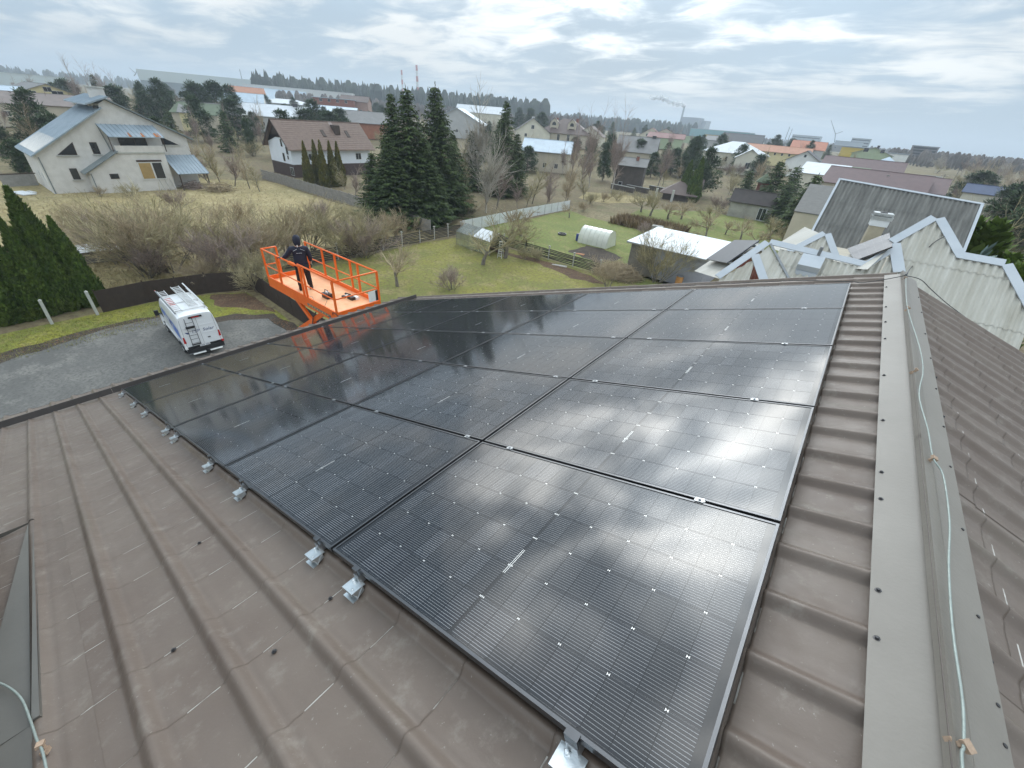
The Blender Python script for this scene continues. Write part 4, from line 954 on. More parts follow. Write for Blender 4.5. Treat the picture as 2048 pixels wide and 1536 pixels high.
M_LITTER = groundmat('leaf_litter', ((.10, .060, .038), (.14, .085, .05), (.17, .12, .07), (.06, .04, .03)), (.5, 1.5, 7.0))
sheet_poly('soil_patch', [(-37.4, 9.8), (-36.2, 11.9), (-31, 11.8), (-32.5, 10.8), (-35.2, 9.2)], .013, M_LITTER, .2, 12, .7)
sheet_poly('soil_patch', [(-39.2, 41.0), (-31, 38.6), (-26, 39.4), (-19.5, 39.2), (-17, 38), (-20.5, 36.6), (-25.5, 38.2), (-31.5, 37.7)], .012, M_LITTER, .4, 13, 1)
sheet_poly('garden_bed', [(-26.2, 45.2), (-21.0, 44.0), (-20.2, 48.6), (-24.0, 50.4), (-26.4, 50.0)], .012, M_SOIL, .3, 14, .8)
# dead grass and tufts standing in the dry field
def tufts(name, boxes, n, h, mt, seed, z=0.01):
    rng = random.Random(seed); g = MB()
    for i in range(n):
        x0, x1, y0, y1 = boxes[rng.randrange(len(boxes))]
        p = Vector((rng.uniform(x0, x1), rng.uniform(y0, y1), z))
        for k in range(3):
            a = rng.uniform(0, 6.28); d = Vector((math.cos(a), math.sin(a), 0)); ln = h * rng.uniform(.5, 1.3); s = Vector((-d.y, d.x, 0)) * .03 * ln / .3
            q = p + d * rng.uniform(0, .12); tip = q + d * ln * rng.uniform(.2, .7) + Vector((0, 0, ln))
            g.add([q - s, q + s, tip], [(0, 1, 2)])
    return tag(g.build(name, mt), kind='stuff')
M_DRYBL = mat('dry_blades', (.36, .30, .165), .9, .2, .3, c2=(.26, .215, .115), island=.3)
M_GRBL = mat('green_blades', (.20, .20, .05), .9, .2, .3, c2=(.27, .25, .09), island=.3)
tufts('dry_grass', [(-80, -41, -6, 22), (-90, -45, 0, 36), (-60, -41, -2, 12)], 12000, .2, M_DRYBL, 1)
tufts('lawn_grass', [(-38.5, -10, 14, 40), (-38, -33.8, -8, 8)], 7000, .10, M_GRBL, 2)
tufts('reeds', [(-31.5, -23, 66, 71.5), (-30, -20, 68, 72)], 1600, 1.1, mat('reed', (.23, .165, .085), .9, .2, .3, c2=(.15, .10, .055), island=.3), 3)
rng = random.Random(5); g = MB()
for i in range(1500):
    x, y = rng.choice(((rng.uniform(-37.2, -31), rng.uniform(9.4, 11.8)), (rng.uniform(-35.7, -34.6), rng.uniform(-6, 6.5)), (rng.uniform(-30, -24), rng.uniform(10.9, 11.6)), (rng.uniform(-33, -19), rng.uniform(36.8, 40))))
    a = rng.uniform(0, 6.28); s = rng.uniform(.04, .11); g.add([(x, y, .03), (x + s * math.cos(a), y + s * math.sin(a), .05), (x - s * .7 * math.sin(a), y + s * .7 * math.cos(a), .035)], [(0, 1, 2)])
tag(g.build('dead_leaves', mat('dead_leaf', (.17, .09, .045), .9, .3, 2, island=.4)), kind='stuff')

# ================================================================ left edge: thuja hedge, posts, dark fence
grp = 'tall thujas of the hedge at the left edge'
TH = [(-40.4, 3.35, 6.15, 'slim thuja at the right end of the left hedge, nearest the dark fence'), (-40.5, 2.25, 6.2, 'thuja second from the right end of the left hedge'), (-40.3, 1.25, 6.3, 'thuja third from the right end of the left hedge'),
      (-42.4, 2.35, 7.7, 'tallest pointed thuja rising behind the left hedge'), (-40.2, .35, 5.75, 'thuja fourth from the right end, cut by the left picture edge at its tip'), (-40.2, -.7, 5.9, 'thuja at the far left edge, only its lower half in view')]
for q, (x, y, h, lb) in enumerate(TH):
    plant('thuja', lb, 'thuja', 'thuja%d' % (q % 3), (x, y), h / 6.2, sx=h / 6.2 * (.92 if q < 3 else 1.1), group=grp)
M_CONC = mat('pale_concrete', (.40, .40, .37), .85, .12, 4, bump=.2, c2=(.50, .50, .46))
M_CONCD = mat('grey_concrete', (.23, .225, .21), .9, .15, 2, bump=.25, c2=(.31, .30, .285))
M_BROWNF = mat('brown_fence_sheet', (.032, .021, .016), .8, .2, 3, c2=(.048, .032, .024), bump=.15)
for (x, y, h, tl, lb) in ((-38.25, .85, 1.62, -.02, 'white leaning concrete post in front of the left hedge'), (-38.2, 3.12, 1.68, .0, 'white concrete post with pointed top at the right end of the hedge')):
    t = thing('concrete_post', lb, 'post', (x, y, 0), .1, 'white posts along the left hedge'); t.rotation_euler = (tl * 2, tl, .1)
    g = MB(); g.b3(-.08, .08, -.075, .075, 0, h); g.build('shaft', M_CONC, t)
    g = MB(); g.lathe((0, 0, h), [(.11, 0), (.0, .09)], 4); g.build('top', M_CONC, t)
def panel_fence(name, label, cat, pts, h, mt, pm, step=2.5, t_=.04, ribs=0, pw=.1, cap=False, slats=0, extra=.1, sm=None, gap=0.0):
    t = thing(name, label, cat, (pts[0][0], pts[0][1], 0)); o = Vector((pts[0][0], pts[0][1], 0))
    for a, b in zip(pts[:-1], pts[1:]):
        a = Vector((a[0], a[1], 0)) - o; b = Vector((b[0], b[1], 0)) - o; n = max(1, round((b - a).length / step)); d = (b - a).normalized(); nn = Vector((-d.y, d.x, 0))
        for i in range(n + 1):
            p = a.lerp(b, i / n)
            if pw:
                g = MB(); g.bar(p, p + Vector((0, 0, h + extra)), pw, pw, d); po = g.build('post', pm, t)
                if cap: g = MB(); g.box(p + Vector((0, 0, h + extra + .03)), (pw * 1.9, pw * 1.9, .08)); g.build('post_cap', pm, po)
            if i < n:
                q = a.lerp(b, (i + 1) / n); s0 = p + d * (pw / 2 + .005); s1 = q - d * (pw / 2 + .005)
                if slats:
                    for k in range(slats):
                        z = .10 + (h - .15) * (k + .5) / slats; dz = random.uniform(-.035, .035); g = MB()
                        g.bar(s0 + Vector((0, 0, z + dz)), s1 + Vector((0, 0, z - dz)), t_, (h - .15) / slats * (1 - gap), nn.cross(d)); g.build('slat', mt, t)
                else:
                    g = MB(); g.bar(s0 + Vector((0, 0, h / 2)), s1 + Vector((0, 0, h / 2)), t_, h, (0, 0, 1)); pn = g.build('panel', mt, t)
                    for k in range(ribs):
                        z = h * (k + 1) / (ribs + 1); g = MB(); g.bar(s0 + Vector((0, 0, z)), s1 + Vector((0, 0, z)), t_ + .03, .03, (0, 0, 1)); g.build('rib', mt, pn)
    return t
panel_fence('sheet_fence', 'dark brown sheet fence behind the parked van beside the left hedge', 'fence', [(-38.4, 3.5), (-38.6, 6.2), (-37.9, 9.9), (-36.6, 12.6)], 1.55, M_BROWNF, M_BROWNF, 2.4, .03, 0, .07)
panel_fence('sheet_fence', 'dark brown sheet fence running under the orange lift', 'fence', [(-36.4, 12.7), (-25.0, 12.2), (-12, 12.0)], 1.5, M_BROWNF, M_BROWNF, 2.4, .03, 0, .07)

# slat fence with white topped concrete posts round the lawn
M_SLAT = mat('dark_weathered_slat', (.034, .028, .023), .85, .3, 4, c2=(.065, .055, .045), stretch=(1, 1, 6))
M_POSTW = mat('pale_post', (.36, .34, .30), .85, .12, 6, c2=(.46, .44, .40))
panel_fence('slat_fence', 'dark horizontal slat fence with pale capped posts left of the lawn', 'fence', [(-39.6, 16.5), (-39.7, 25.2), (-39.8, 33.2), (-39.85, 40.2)], 1.35, M_SLAT, M_POSTW, 2.6, .03, 0, .11, True, 7, .22, gap=.30)
panel_fence('slat_fence', 'dark horizontal slat fence with pale posts between lawn and greenhouse garden', 'fence', [(-39.4, 40.4), (-29.2, 40.4), (-19.2, 40.4)], 1.25, M_SLAT, M_POSTW, 3.1, .03, 0, .11, True, 7, .22, gap=.30)
# concrete panel wall and the white sheet fence
M_CW = mat('grey_brown_concrete', (.20, .185, .17), .9, .15, 2, bump=.25, c2=(.275, .26, .24))
panel_fence('concrete_wall', 'long grey concrete panel wall below the spruces and brown roofed house', 'wall', [(-92, 38.9), (-63, 38.9), (-42.2, 37.0)], 1.75, M_CW, M_CW, 2.5, .05, 0, .14, False, 5, .05, gap=.04)
M_WSH = mat('white_sheet', (.60, .62, .63), .45, .08, 1.5, c2=(.70, .72, .73))
panel_fence('sheet_fence', 'white metal sheet fence on the left side of the green garden', 'fence', [(-40.6, 41.2), (-41.6, 56.0), (-41.9, 70.5)], 1.5, M_WSH, mat('fence_post_grey', (.22, .22, .22), .6, .1, 4), 2.1, .03, 0, .06)

# polytunnel with barrel
M_POLY = mat('milky_polycarbonate', (.60, .60, .50), .35, .10, 1.2, c2=(.70, .70, .62), trans=.12)
M_POLYRIB = mat('tunnel_rib', (.45, .46, .40), .5, .1, 4)
t = thing('polytunnel', 'milky arched polytunnel greenhouse standing on the green lawn', 'greenhouse', (-25.9, 51.9, 0), R(2))
def arch(x, r=1.42, n=14): return [(x, -r * math.cos(math.pi * k / n) * 1.0, 2.05 * math.sin(math.pi * k / n) ** .85) for k in range(n + 1)]
for k in range(3):
    a, b = arch(-2.1 + k * 1.4), arch(-2.1 + (k + 1) * 1.4 - .03); g = MB(); n = len(a); g.add(a + b, [(i, i + 1, n + i + 1, n + i) for i in range(n - 1)]); g.build('cover_sheet', M_POLY, t, True)
for x in (-2.12, 2.1): g = MB(); g.poly(arch(x)); g.build('end_wall', M_POLY, t)
for k in range(7): g = MB(); g.tube([(x, y * 1.01, z * 1.01) for x, y, z in arch(-2.1 + .7 * k)], .022, 5); g.build('hoop', M_POLYRIB, t)
g = MB(); g.b3(-2.14, -2.125, -.4, .4, .02, 1.75); g.build('door', M_POLYRIB, t)
t = thing('barrel', 'blue plastic barrel beside the polytunnel', 'barrel', (-28.4, 51.2, 0)); g = MB(); g.lathe((0, 0, 0), [(.27, 0), (.30, .08), (.30, .8), (.27, .9)], 12); g.build('drum', mat('blue_plastic', (.02, .05, .22), .45, .1, 3), t, True); g = MB(); g.lathe((0, 0, .9), [(.28, 0), (.28, .04)], 12); g.build('lid', M_BLK, t)
# shed with white sheet roof
M_SHEDW = mat('lilac_grey_render', (.30, .30, .33), .9, .1, 1.2, c2=(.36, .36, .385))
M_SHEDL = mat('stained_render', (.28, .25, .20), .95, .25, 1.0, c2=(.17, .155, .125))
M_WROOF = mat('white_metal_roof', (.52, .56, .61), .42, .05, 1.2, c2=(.60, .635, .67), spec=.5)
t = thing('shed', 'grey rendered shed with a large white sheet metal roof', 'shed', (-13.0, 48.5, 0))
x0, x1, y0, y1 = -4.75, 3.3, -4.45, 3.2
g = MB(); g.prism([(x0, y0, 0), (x0, y1, 0), (x0, y1, 3.6), (x0, y0, 3.2)], (x1 - x0, 0, 0)); g.build('wall', M_SHEDW, t)
g = MB(); g.b3(x0 - .012, x0 + 2.9, y0 - .02, y0 - .003, 0, 3.1); g.build('stained_wall', M_SHEDL, t)
for k in range(9):
    a = x0 - .45 + k * .97; g = MB(); g.prism([(a, y0 - .45, 3.2), (a + .962, y0 - .45, 3.2), (a + .962, y1 + .3, 3.64), (a, y1 + .3, 3.64)], (0, 0, .05)); g.build('roof_sheet', M_WROOF, t)
g = MB(); g.b3(x0 - .46, x1 + .67, y0 - .47, y0 - .452, 3.08, 3.22); g.build('fascia', M_CONCD, t)
t = thing('rusty_drum', 'rust orange metal drum standing at the shed wall', 'drum', (-11.6, 43.3, 0)); g = MB(); g.lathe((0, 0, 0), [(.36, 0), (.36, .4), (.38, .42), (.36, .44), (.36, 1.15)], 14); g.build('drum_body', mat('rust', (.30, .13, .035), .8, .3, 3, c2=(.42, .21, .06)), t, True); g = MB(); g.lathe((0, 0, 1.15), [(.37, 0), (.37, .05)], 14); g.build('rim', M_GREYM, t)
t = thing('grey_crate', 'grey crate with a white lid lying before the shed', 'crate', (-9.7, 43.0, 0), .2); g = MB(); g.b3(-.7, .7, -.45, .45, 0, .6); g.build('crate_body', M_CONCD, t); g = MB(); g.b3(-.72, .1, -.46, .46, .605, .66); g.build('crate_lid', M_WHT, t)
t = thing('fire_pit', 'round black fire pit on the green garden lawn', 'fire pit', (-31.6, 52.2, 0)); g = MB(); g.lathe((0, 0, 0), [(.6, 0), (.62, .22), (.5, .22), (.45, .1)], 12); g.build('ring', M_BLK, t); g = MB(); g.lathe((0, 0, .06), [(.45, 0), (.3, .05)], 10); g.build('ash', M_SOIL, t)
# red-leaved lean-to behind the shed
t = thing('red_fence', 'rust red fence panel behind the white roofed shed', 'fence', (-6.2, 53.2, 0))
M_REDF = mat('rust_red_board', (.14, .030, .018), .8, .2, 2, c2=(.20, .05, .03))
for k in range(22): g = MB(); g.b3(-2.2 + k * .36, -1.86 + k * .36, -.02, .02, .0, 2.1 + .1 * math.sin(k * 4)); g.build('board', M_REDF, t)
g = MB(); g.b3(-2.4, 5.8, .05, 1.2, 2.2, 2.28); g.build('cap_roof', mat('dusty_pink_roof', (.28, .19, .165), .8, .1, 2), t)

# step ladder and the glasshouse frame on the lawn
t = thing('step_ladder', 'silver step ladder standing on the lawn beside the glasshouse', 'step ladder', (-29.75, 36.4, 0), .35)
for s in (-1, 1):
    g = MB(); g.bar((s * .24, -.35, 0), (s * .15, 0, 1.75), .06, .035); g.bar((s * .24, .38, 0), (s * .15, .03, 1.75), .05, .03); g.build('stile', M_ALU, t)
for k in range(6): g = MB(); f = (k + 1) / 7; g.b3(-.24 + .09 * f, .24 - .09 * f, -.35 + .35 * f - .05, -.35 + .35 * f + .05, 1.75 * f - .02, 1.75 * f + .02); g.build('tread', M_ALU, t)
g = MB(); g.b3(-.2, .2, -.16, .16, 1.73, 1.79); g.build('top_step', M_ALU, t)
M_GLS = mat('dirty_glass', (.30, .33, .29), .25, .2, 1.5, c2=(.16, .18, .14), trans=.55)
M_FRW = mat('weathered_frame', (.16, .15, .13), .8, .2, 3)
t = thing('glasshouse', 'old glasshouse of thin timber bars with a patched white roof pane on the lawn', 'greenhouse', (-33.6, 37.4, 0), R(-4))
gx, gy, gh, gr = 2.9, 1.5, 1.6, 2.35
for k in range(9):
    x = -gx + 2 * gx * k / 8
    g = MB(); g.tube([(x, -gy, 0), (x, -gy, gh), (x, 0, gr), (x, gy, gh), (x, gy, 0)], .026, 4); g.build('bar', M_FRW, t)
for k in range(8):
    x = -gx + 2 * gx * k / 8; x2 = x + 2 * gx / 8 - .03
    for s in (-1, 1):
        g = MB(); g.prism([(x + .03, s * gy, .1), (x2, s * gy, .1), (x2, s * gy, gh), (x + .03, s * gy, gh)], (0, .006, 0)); g.build('pane', M_GLS, t)
        g = MB(); g.prism([(x + .03, s * gy, gh + .02), (x2, s * gy, gh + .02), (x2, 0, gr + .02), (x + .03, 0, gr + .02)], (0, 0, .006)); g.build('pane', M_WSH if (s < 0 and k in (4, 5, 6, 7)) else M_GLS, t)
for z, y in ((gh, -gy), (gr, 0), (gh, gy), (.9, -gy)): g = MB(); g.bar((-gx, y, z), (gx, y, z), .05, .05); g.build('rail', M_FRW, t)
# brush pile near the shed; planks and small things in the garden
M_BRUSH = M_TWIG
t = thing('brush_pile', 'big heap of cut brown branches before the grey shed', 'brush pile', (-17.6, 41.6, 0)); rng = random.Random(8)
for k in range(5):
    g = MB()
    for i in range(240):
        a = rng.uniform(0, 6.28); r_ = rng.random() ** .6 * 2.6; zc = 1.3 * (1 - (r_ / 2.8) ** 2) * rng.random(); d = Vector((math.cos(a + 1.3 + rng.gauss(0, .5)), math.sin(a + 1.3 + rng.gauss(0, .5)), rng.gauss(.1, .25))).normalized()
        p = Vector((r_ * math.cos(a), r_ * .8 * math.sin(a), zc + .06)); g.tube([p - d * rng.uniform(.5, 1.2), p + Vector((0, 0, .1)), p + d * rng.uniform(.5, 1.2)], [.02, .015, .006], 3, False)
    tag(g.build('branch_bundle', M_BRUSH, t), kind='stuff')
for (x, y, a, w, lb, mt_) in ((-23.6, 39.3, .3, 1.7, 'pale plank lying on the lawn before the slat fence', M_POSTW), (-24.6, 45.4, .2, 1.1, 'orange tinted board on the soil beside the polytunnel', mat('orange_board', (.42, .2, .09), .8, .1, 3))):
    t = thing('plank', lb, 'plank', (x, y, .02), a); g = MB(); g.b3(-w / 2, w / 2, -.14, .14, 0, .05); g.build('board', mt_, t); g = MB(); g.box((.1, .2, .05), (w * .8, .12, .05), Euler((0, 0, .15)).to_matrix()); g.build('board', mt_, t)
t = thing('garden_shelter', 'small pale block shelter at the end of the reeds', 'shelter', (-22.6, 64.4, 0), .2); g = MB(); g.b3(-.7, .7, -.5, .5, 0, 1.35); g.build('block', M_CONC, t); g = MB(); g.b3(-.35, .2, -.53, -.505, .5, 1.0); g.build('opening', M_BLK, t); g = MB(); g.b3(-.8, .8, -.6, .6, 1.36, 1.44); g.build('lid', M_CONCD, t)
t = thing('timber_stack', 'low stack of boards with pale bags beside the block shelter', 'stack', (-19.4, 62.0, 0), -.25)
for k in range(4): g = MB(); g.b3(-2.2 + .1 * k, 2.1 - .12 * k, -.5, .5, k * .11, k * .11 + .1); g.build('board', M_SLAT, t)
for x in (-1.1, .3): g = MB(); g.lathe((x, 0, .45), [(.35, 0), (.38, .15), (.15, .3)], 9); g.build('bag', M_WHT, t, True)
# hut with one pitched roof in the orchard, kennel style
t = thing('small_hut', 'tiny wooden hut with a pitched roof among the orchard shrubs', 'hut', (-8.6, 63.0, 0), .1)
g = MB(); g.prism([(-.9, 0, 0), (.9, 0, 0), (.9, 0, 1.1), (0, 0, 1.75), (-.9, 0, 1.1)], (0, 1.6, 0)); g.build('wall', mat('hut_board', (.20, .155, .11), .9, .2, 3), t)
for s in (-1, 1): g = MB(); g.prism([(0, -.15, 1.80), (s * 1.1, -.15, 1.02), (s * 1.1, 1.75, 1.02), (0, 1.75, 1.80)], (0, 0, .05)); g.build('roof_side', M_CONCD, t)
# white-lidded cold frame half hidden in the bushes at left
t = thing('cold_frame', 'long low cold frame with a white lid behind bare bushes', 'cold frame', (-51.6, 6.6, 0), R(84))
g = MB(); g.b3(-2.6, 2.6, -.75, .75, 0, .95); g.build('box_wall', M_FRW, t)
for k in range(5): g = MB(); g.prism([(-2.7 + k * 1.08, -.9, 1.0), (-1.65 + k * 1.08, -.9, 1.0), (-1.65 + k * 1.08, .9, 1.25), (-2.7 + k * 1.08, .9, 1.25)], (0, 0, .04)); g.build('lid_panel', M_WSH, t)

# ================================================================ neighbouring corrugated roofs (right)
def corrmat(name, c1, c2, c3, pitchy):
    m = mat(name, c1, .75, .1, .9, c2=c2, stretch=(1, .12, .12), bump=.15, bscale=7)
    return m
M_WCOR = mat('white_asbestos_sheet', (.37, .35, .295), .8, .1, 1.4, c2=(.50, .485, .435), stretch=(2.2, .35, .35), bump=.12, bscale=9)
M_GCOR = mat('grey_asbestos_sheet', (.105, .103, .095), .9, .1, 1.6, c2=(.20, .196, .18), stretch=(3.0, .35, .35), bump=.2, bscale=9)
M_BCAP = mat('pale_blue_grey_cap', (.40, .435, .47), .5, .08, 1.5, c2=(.46, .49, .52))
def corr(parent, top, ybot, ref, th, pitch, amp, mt, name='roof_sheet', cols=7, row=1.6, lap=.012):
    """corrugated sheets on the plane facing -Y at th degrees through ref; top = [(x, y)] outline, lower edge at y = ybot(x)"""
    tn = math.tan(R(th)); cs, sn = math.cos(R(th)), math.sin(R(th))
    def yt(x):
        for (xa, ya), (xb, yb) in zip(top[:-1], top[1:]):
            if xa <= x <= xb: return ya + (yb - ya) * (x - xa) / max(1e-6, xb - xa)
        return None
    X0, X1 = top[0][0], top[-1][0]; sub = 6; n = int((X1 - X0) / pitch * sub); c0 = 0
    ymax = max(p[1] for p in top); nrow = int((ymax - min(ybot(X0), ybot(X1))) / (row * cs)) + 1
    while c0 < n:
        c1 = min(n, c0 + cols * sub)
        for r in range(nrow):
            ya_ = ymax - (r + 1) * row * cs; yb_ = ymax - r * row * cs; g = MB()
            for c in range(c0, c1):
                q = []
                for x in (X0 + c * pitch / sub, X0 + (c + 1) * pitch / sub):
                    t_ = yt(min(x, X1)); lo, hi = max(ya_ - .05, ybot(x)), min(yb_, t_); q.append((x, lo, hi))
                if q[0][2] <= q[0][1] and q[1][2] <= q[1][1]: continue
                def pt(x, y, f):
                    w_ = amp * math.cos(2 * math.pi * (x - X0) / pitch) + lap * f
                    return (x, y - w_ * sn, ref[2] + (y - ref[1]) * tn + w_ * cs)
                (x0, l0, h0), (x1, l1, h1) = q; h0 = max(h0, l0); h1 = max(h1, l1)
                g.add([pt(x0, l0, 1.0), pt(x1, l1, 1.0), pt(x1, h1, 0), pt(x0, h0, 0)], [(0, 1, 2, 3)])
            if g.v: g.build(name, mt, parent, True)
        c0 = c1
def caps(parent, pts, w, th, side=0.0, name='edge_cap', mt=None):
    nn = (0, -math.sin(R(th)), math.cos(R(th)))
    for a, b in zip(pts[:-1], pts[1:]):
        a, b = Vector(a), Vector(b); d = (b - a).normalized(); ext = d * .02
        off = Vector(nn) * .045 + d.cross(Vector(nn)) * side
        g = MB(); g.bar(a - ext + off, b + ext + off, w, .03, nn); g.build(name, mt or M_BCAP, parent)
n1 = thing('corrugated_house', 'white corrugated roofs with pale blue edge caps just beyond the far gable', 'house', (0, 0, 0))
A1, A2, A3, A4, A5 = (1.26, 18.082, 11.003), (1.968, 18.962, 11.74), (2.794, 18.003, 10.936), (3.787, 17.995, 10.93), (4.717, 16.82, 9.943)
REF = A2
corr(n1, [A1[:2], A2[:2], A3[:2], A4[:2], A5[:2]], lambda x: 12.2, REF, 40, .185, .032, M_WCOR)
B1, B2, B3, B4 = (-2.914, 15.949, 9.212), (-2.009, 17.339, 10.379), (0.908, 17.241, 10.296), (1.408, 17.928, 10.873)
B2b = (-1.63, 17.284, 10.333)
corr(n1, [B2b[:2], B3[:2], B4[:2], A1[:2]], lambda x: 12.2, REF, 40, .185, .032, M_WCOR)
B5, B6 = (-2.184, 16.85, 9.968), (-1.405, 15.89, 9.164)
corr(n1, [B1[:2], B5[:2], (B5[0] + .55, 14.2)], lambda x: 12.2, REF, 40, .185, .032, M_WCOR)
g = MB(); f1, f2, f3, f4 = (-2.171, 16.887, 10.0), (-1.994, 17.307, 10.352), (-0.905, 16.426, 9.613), (-1.229, 15.696, 9.001); g.poly([f4, f3, f2, f1]); g.build('flat_sheet', M_WCOR, n1)
caps(n1, [A1, A2, A3, A4, A5], .24, 40, -.09)
caps(n1, [B1, B2], .24, 40, -.1); caps(n1, [B2, B3, B4], .22, 40, -.10)
caps(n1, [(-2.245, 16.904, 10.014), (-1.45, 16.041, 9.29)], .26, 40); caps(n1, [(-1.966, 17.348, 10.387), (-0.932, 16.419, 9.607)], .07, 40, 0, 'seam', M_GREYM)
caps(n1, [(1.672, 17.306, 10.352), (1.271, 18.053, 10.978)], .30, 40, 0)
# side slopes that fall away to the left, seen edge on, with two old solar panels lying on them
M_WSLOPE = mat('white_side_slope', (.44, .42, .375), .8, .08, 1.2, c2=(.52, .50, .455), stretch=(.4, 2, .4))
d0, d1, d2, d3 = (1.26, 18.082, 11.003), (1.968, 18.962, 11.74), (-0.332, 18.601, 9.804), (0.893, 16.711, 10.367)
g = MB(); g.poly([d0, d1, d2, d3]); g.build('side_slope', M_WSLOPE, n1)
hl = (-2.009, 17.339, 10.379); h2_ = (-2.914, 15.949, 9.212); e1 = (hl[0] - 1.6, hl[1] + 3.0, hl[2] - .75); e2 = (h2_[0] - 1.7, h2_[1] + 3.2, h2_[2] - .8)
g = MB(); g.poly([hl, e1, e2, h2_]); g.build('side_slope', M_WSLOPE, n1)
C1, C2, C3 = (-1.488, 19.64, 9.789), (-0.665, 20.53, 10.536), (-0.025, 19.752, 9.883)
corr(n1, [C1[:2], C2[:2], C3[:2]], lambda x: 18.2, C2, 40, .185, .032, M_WCOR); caps(n1, [C1, C2, C3], .22, 40, -.08)
g = MB(); g.poly([C2, C1, (C1[0] - .9, C1[1] + 2.0, C1[2] - .3), (C2[0] - .9, C2[1] + 2.0, C2[2] - .1)]); g.build('side_slope', M_WSLOPE, n1)
g = MB(); g.b3(-3.6, 4.8, 12.4, 24.5, 0, 6.6); g.b3(-1.2, 4.2, 18.9, 24.4, 6.6, 9.6); g.build('wall', M_PLASTER, n1)
g = MB(); g.poly([A2, A3, (A3[0], A3[1] + 4, A3[2] - 2.5), (A2[0], A2[1] + 5, A2[2] - 2)]); g.poly([A3, A4, (A4[0], A4[1] + 4, A4[2] - 3), (A3[0], A3[1] + 4, A3[2] - 2.5)]); g.poly([B2b, B3, (B3[0], B3[1] + 3, B3[2] - 2), (B2b[0], B2b[1] + 3, B2b[2] - 2)]); g.build('rear_slope', M_WSLOPE, n1)
g = MB(); g.poly([A4, A5, (A5[0] + .3, A5[1] + 6, A5[2] - 2.5), (A4[0] + .3, A4[1] + 6, A4[2] - 2.5)]); g.build('rear_slope', M_WSLOPE, n1)
# roof hatch / vent
vt = (-0.583, 16.749, 9.884); t = thing('roof_vent', 'small grey metal vent hood standing on the white corrugated roof', 'roof vent', vt)
g = MB(); g.prism([(-.32, -.05, .02), (.32, -.05, .02), (.32, .42, .30), (-.32, .42, .30)], (0, -.12, .22)); g.build('hood', M_BCAP, t); g = MB(); g.b3(-.30, .30, -.10, .42, -.1, .03); g.build('base_flashing', M_BCAP, t); g = MB(); g.cyl((.1, .35, .1), (.1, .35, .8), .05, 8); g.build('pipe', M_GREYM, t)
for lab, q in (('old framed solar panel lying on the white slope beyond the ridge', ((0.257, 18.993, 10.389), (1.125, 18.951, 11.1), (1.29, 17.573, 10.905), (0.585, 17.523, 10.307))),):
    t = thing('solar_panel', lab, 'solar panel', q[0]); o = Vector(q[0]); qq = [Vector(p) - o for p in q]
    nn = (qq[1] - qq[0]).cross(qq[2] - qq[1]).normalized()
    if nn.z < 0: nn = -nn
    M_OLDPV = mat('old_pv_blue_grey', (.060, .064, .075), .4, .1, 2, spec=.4, coat=.0)
    g = MB(); g.prism([p + nn * .08 for p in qq], nn * .04); g.build('frame', M_FRAME, t)
    for a in range(2):
        for b in range(5):
            def bl(u, v): return qq[0] * (1 - u) * (1 - v) + qq[1] * u * (1 - v) + qq[2] * u * v + qq[3] * (1 - u) * v + nn * .124
            u0, u1, v0, v1 = (b + .015) / 5, (b + .985) / 5, (a + .012) / 2, (a + .988) / 2
            g = MB(); g.poly([bl(u0, v0), bl(u1, v0), bl(u1, v1), bl(u0, v1)]); g.build('cell_block', M_OLDPV, t)
# dark panel lying on the far left slope
q = [Vector(hl), Vector(e1), Vector(e2), Vector(h2_)]
t = thing('solar_panel', 'dark solar panel seen edge on over the left white slope', 'solar panel', hl); o = Vector(hl)
def bl2(u, v): return q[0] * (1 - u) * (1 - v) + q[1] * u * (1 - v) + q[2] * u * v + q[3] * (1 - u) * v
nn = (q[1] - q[0]).cross(q[3] - q[0]).normalized(); nn = nn if nn.z > 0 else -nn
g = MB(); g.prism([bl2(u, v) + nn * .22 - o for u, v in ((.10, .05), (.85, .05), (.85, .72), (.10, .72))], nn * .04); g.build('glass', M_OLDPV, t)
for v in (.15, .4, .65): g = MB(); g.bar(bl2(.1, v) + nn * .16 - o, bl2(.85, v) + nn * .16 - o, .05, .06, nn); g.build('rail', M_GALV, t)
wirething('roof_cable', 'thin dark cable drooping from the gable end over the white corrugated roof', [rr(-.004, 6.1, .05), tuple(Vector((1.904, 17.438, 10.462)) + Vector((0, 0, .1))), tuple(Vector((2.121, 18.163, 11.07)) + Vector((0, 0, .1))), tuple(Vector((2.322, 18.433, 11.297)) + Vector((0, 0, .1)))], .012, M_CABLE)
wirething('roof_cable', 'thin dark cable hanging in a bow along the right verge', [rr(-.004, 6.08, .05), rr(.16, 6.25, .07), rr(.34, 6.35, .03), rr(.62, 6.44, -.02), rr(1.0, 6.47, -.05)], .0045, M_CABLE)

# grey corrugated roof behind, with its chimney
g1 = thing('corrugated_house', 'house with a large dark grey corrugated roof edged in pale blue', 'house', (0, 0, 0))
G1, G2, G3, G4 = (-1.478, 29.42, 12.0), (4.231, 29.015, 11.716), (-1.393, 25.691, 9.389), (4.309, 26.317, 9.827)
sl = (G3[0] - G1[0]) / (G3[1] - G1[1])
corr(g1, [G1[:2], G2[:2]], lambda x: 22.5, G1, 35, .180, .034, M_GCOR, cols=8)
caps(g1, [G1, G2], .10, 35, .02); caps(g1, [(G1[0], 22.5, G1[2] - (G1[1] - 22.5) * math.tan(R(35))), G1], .10, 35, .03); caps(g1, [G2, (G2[0], 22.5, G1[2] - (G1[1] - 22.5) * math.tan(R(35)))], .11, 35, .03)
g = MB(); g.poly([G1, G2, (G2[0], G2[1] + 8, G2[2] - 5), (G1[0], G1[1] + 8, G1[2] - 5)][::-1]); g.build('rear_slope', M_GCOR, g1)
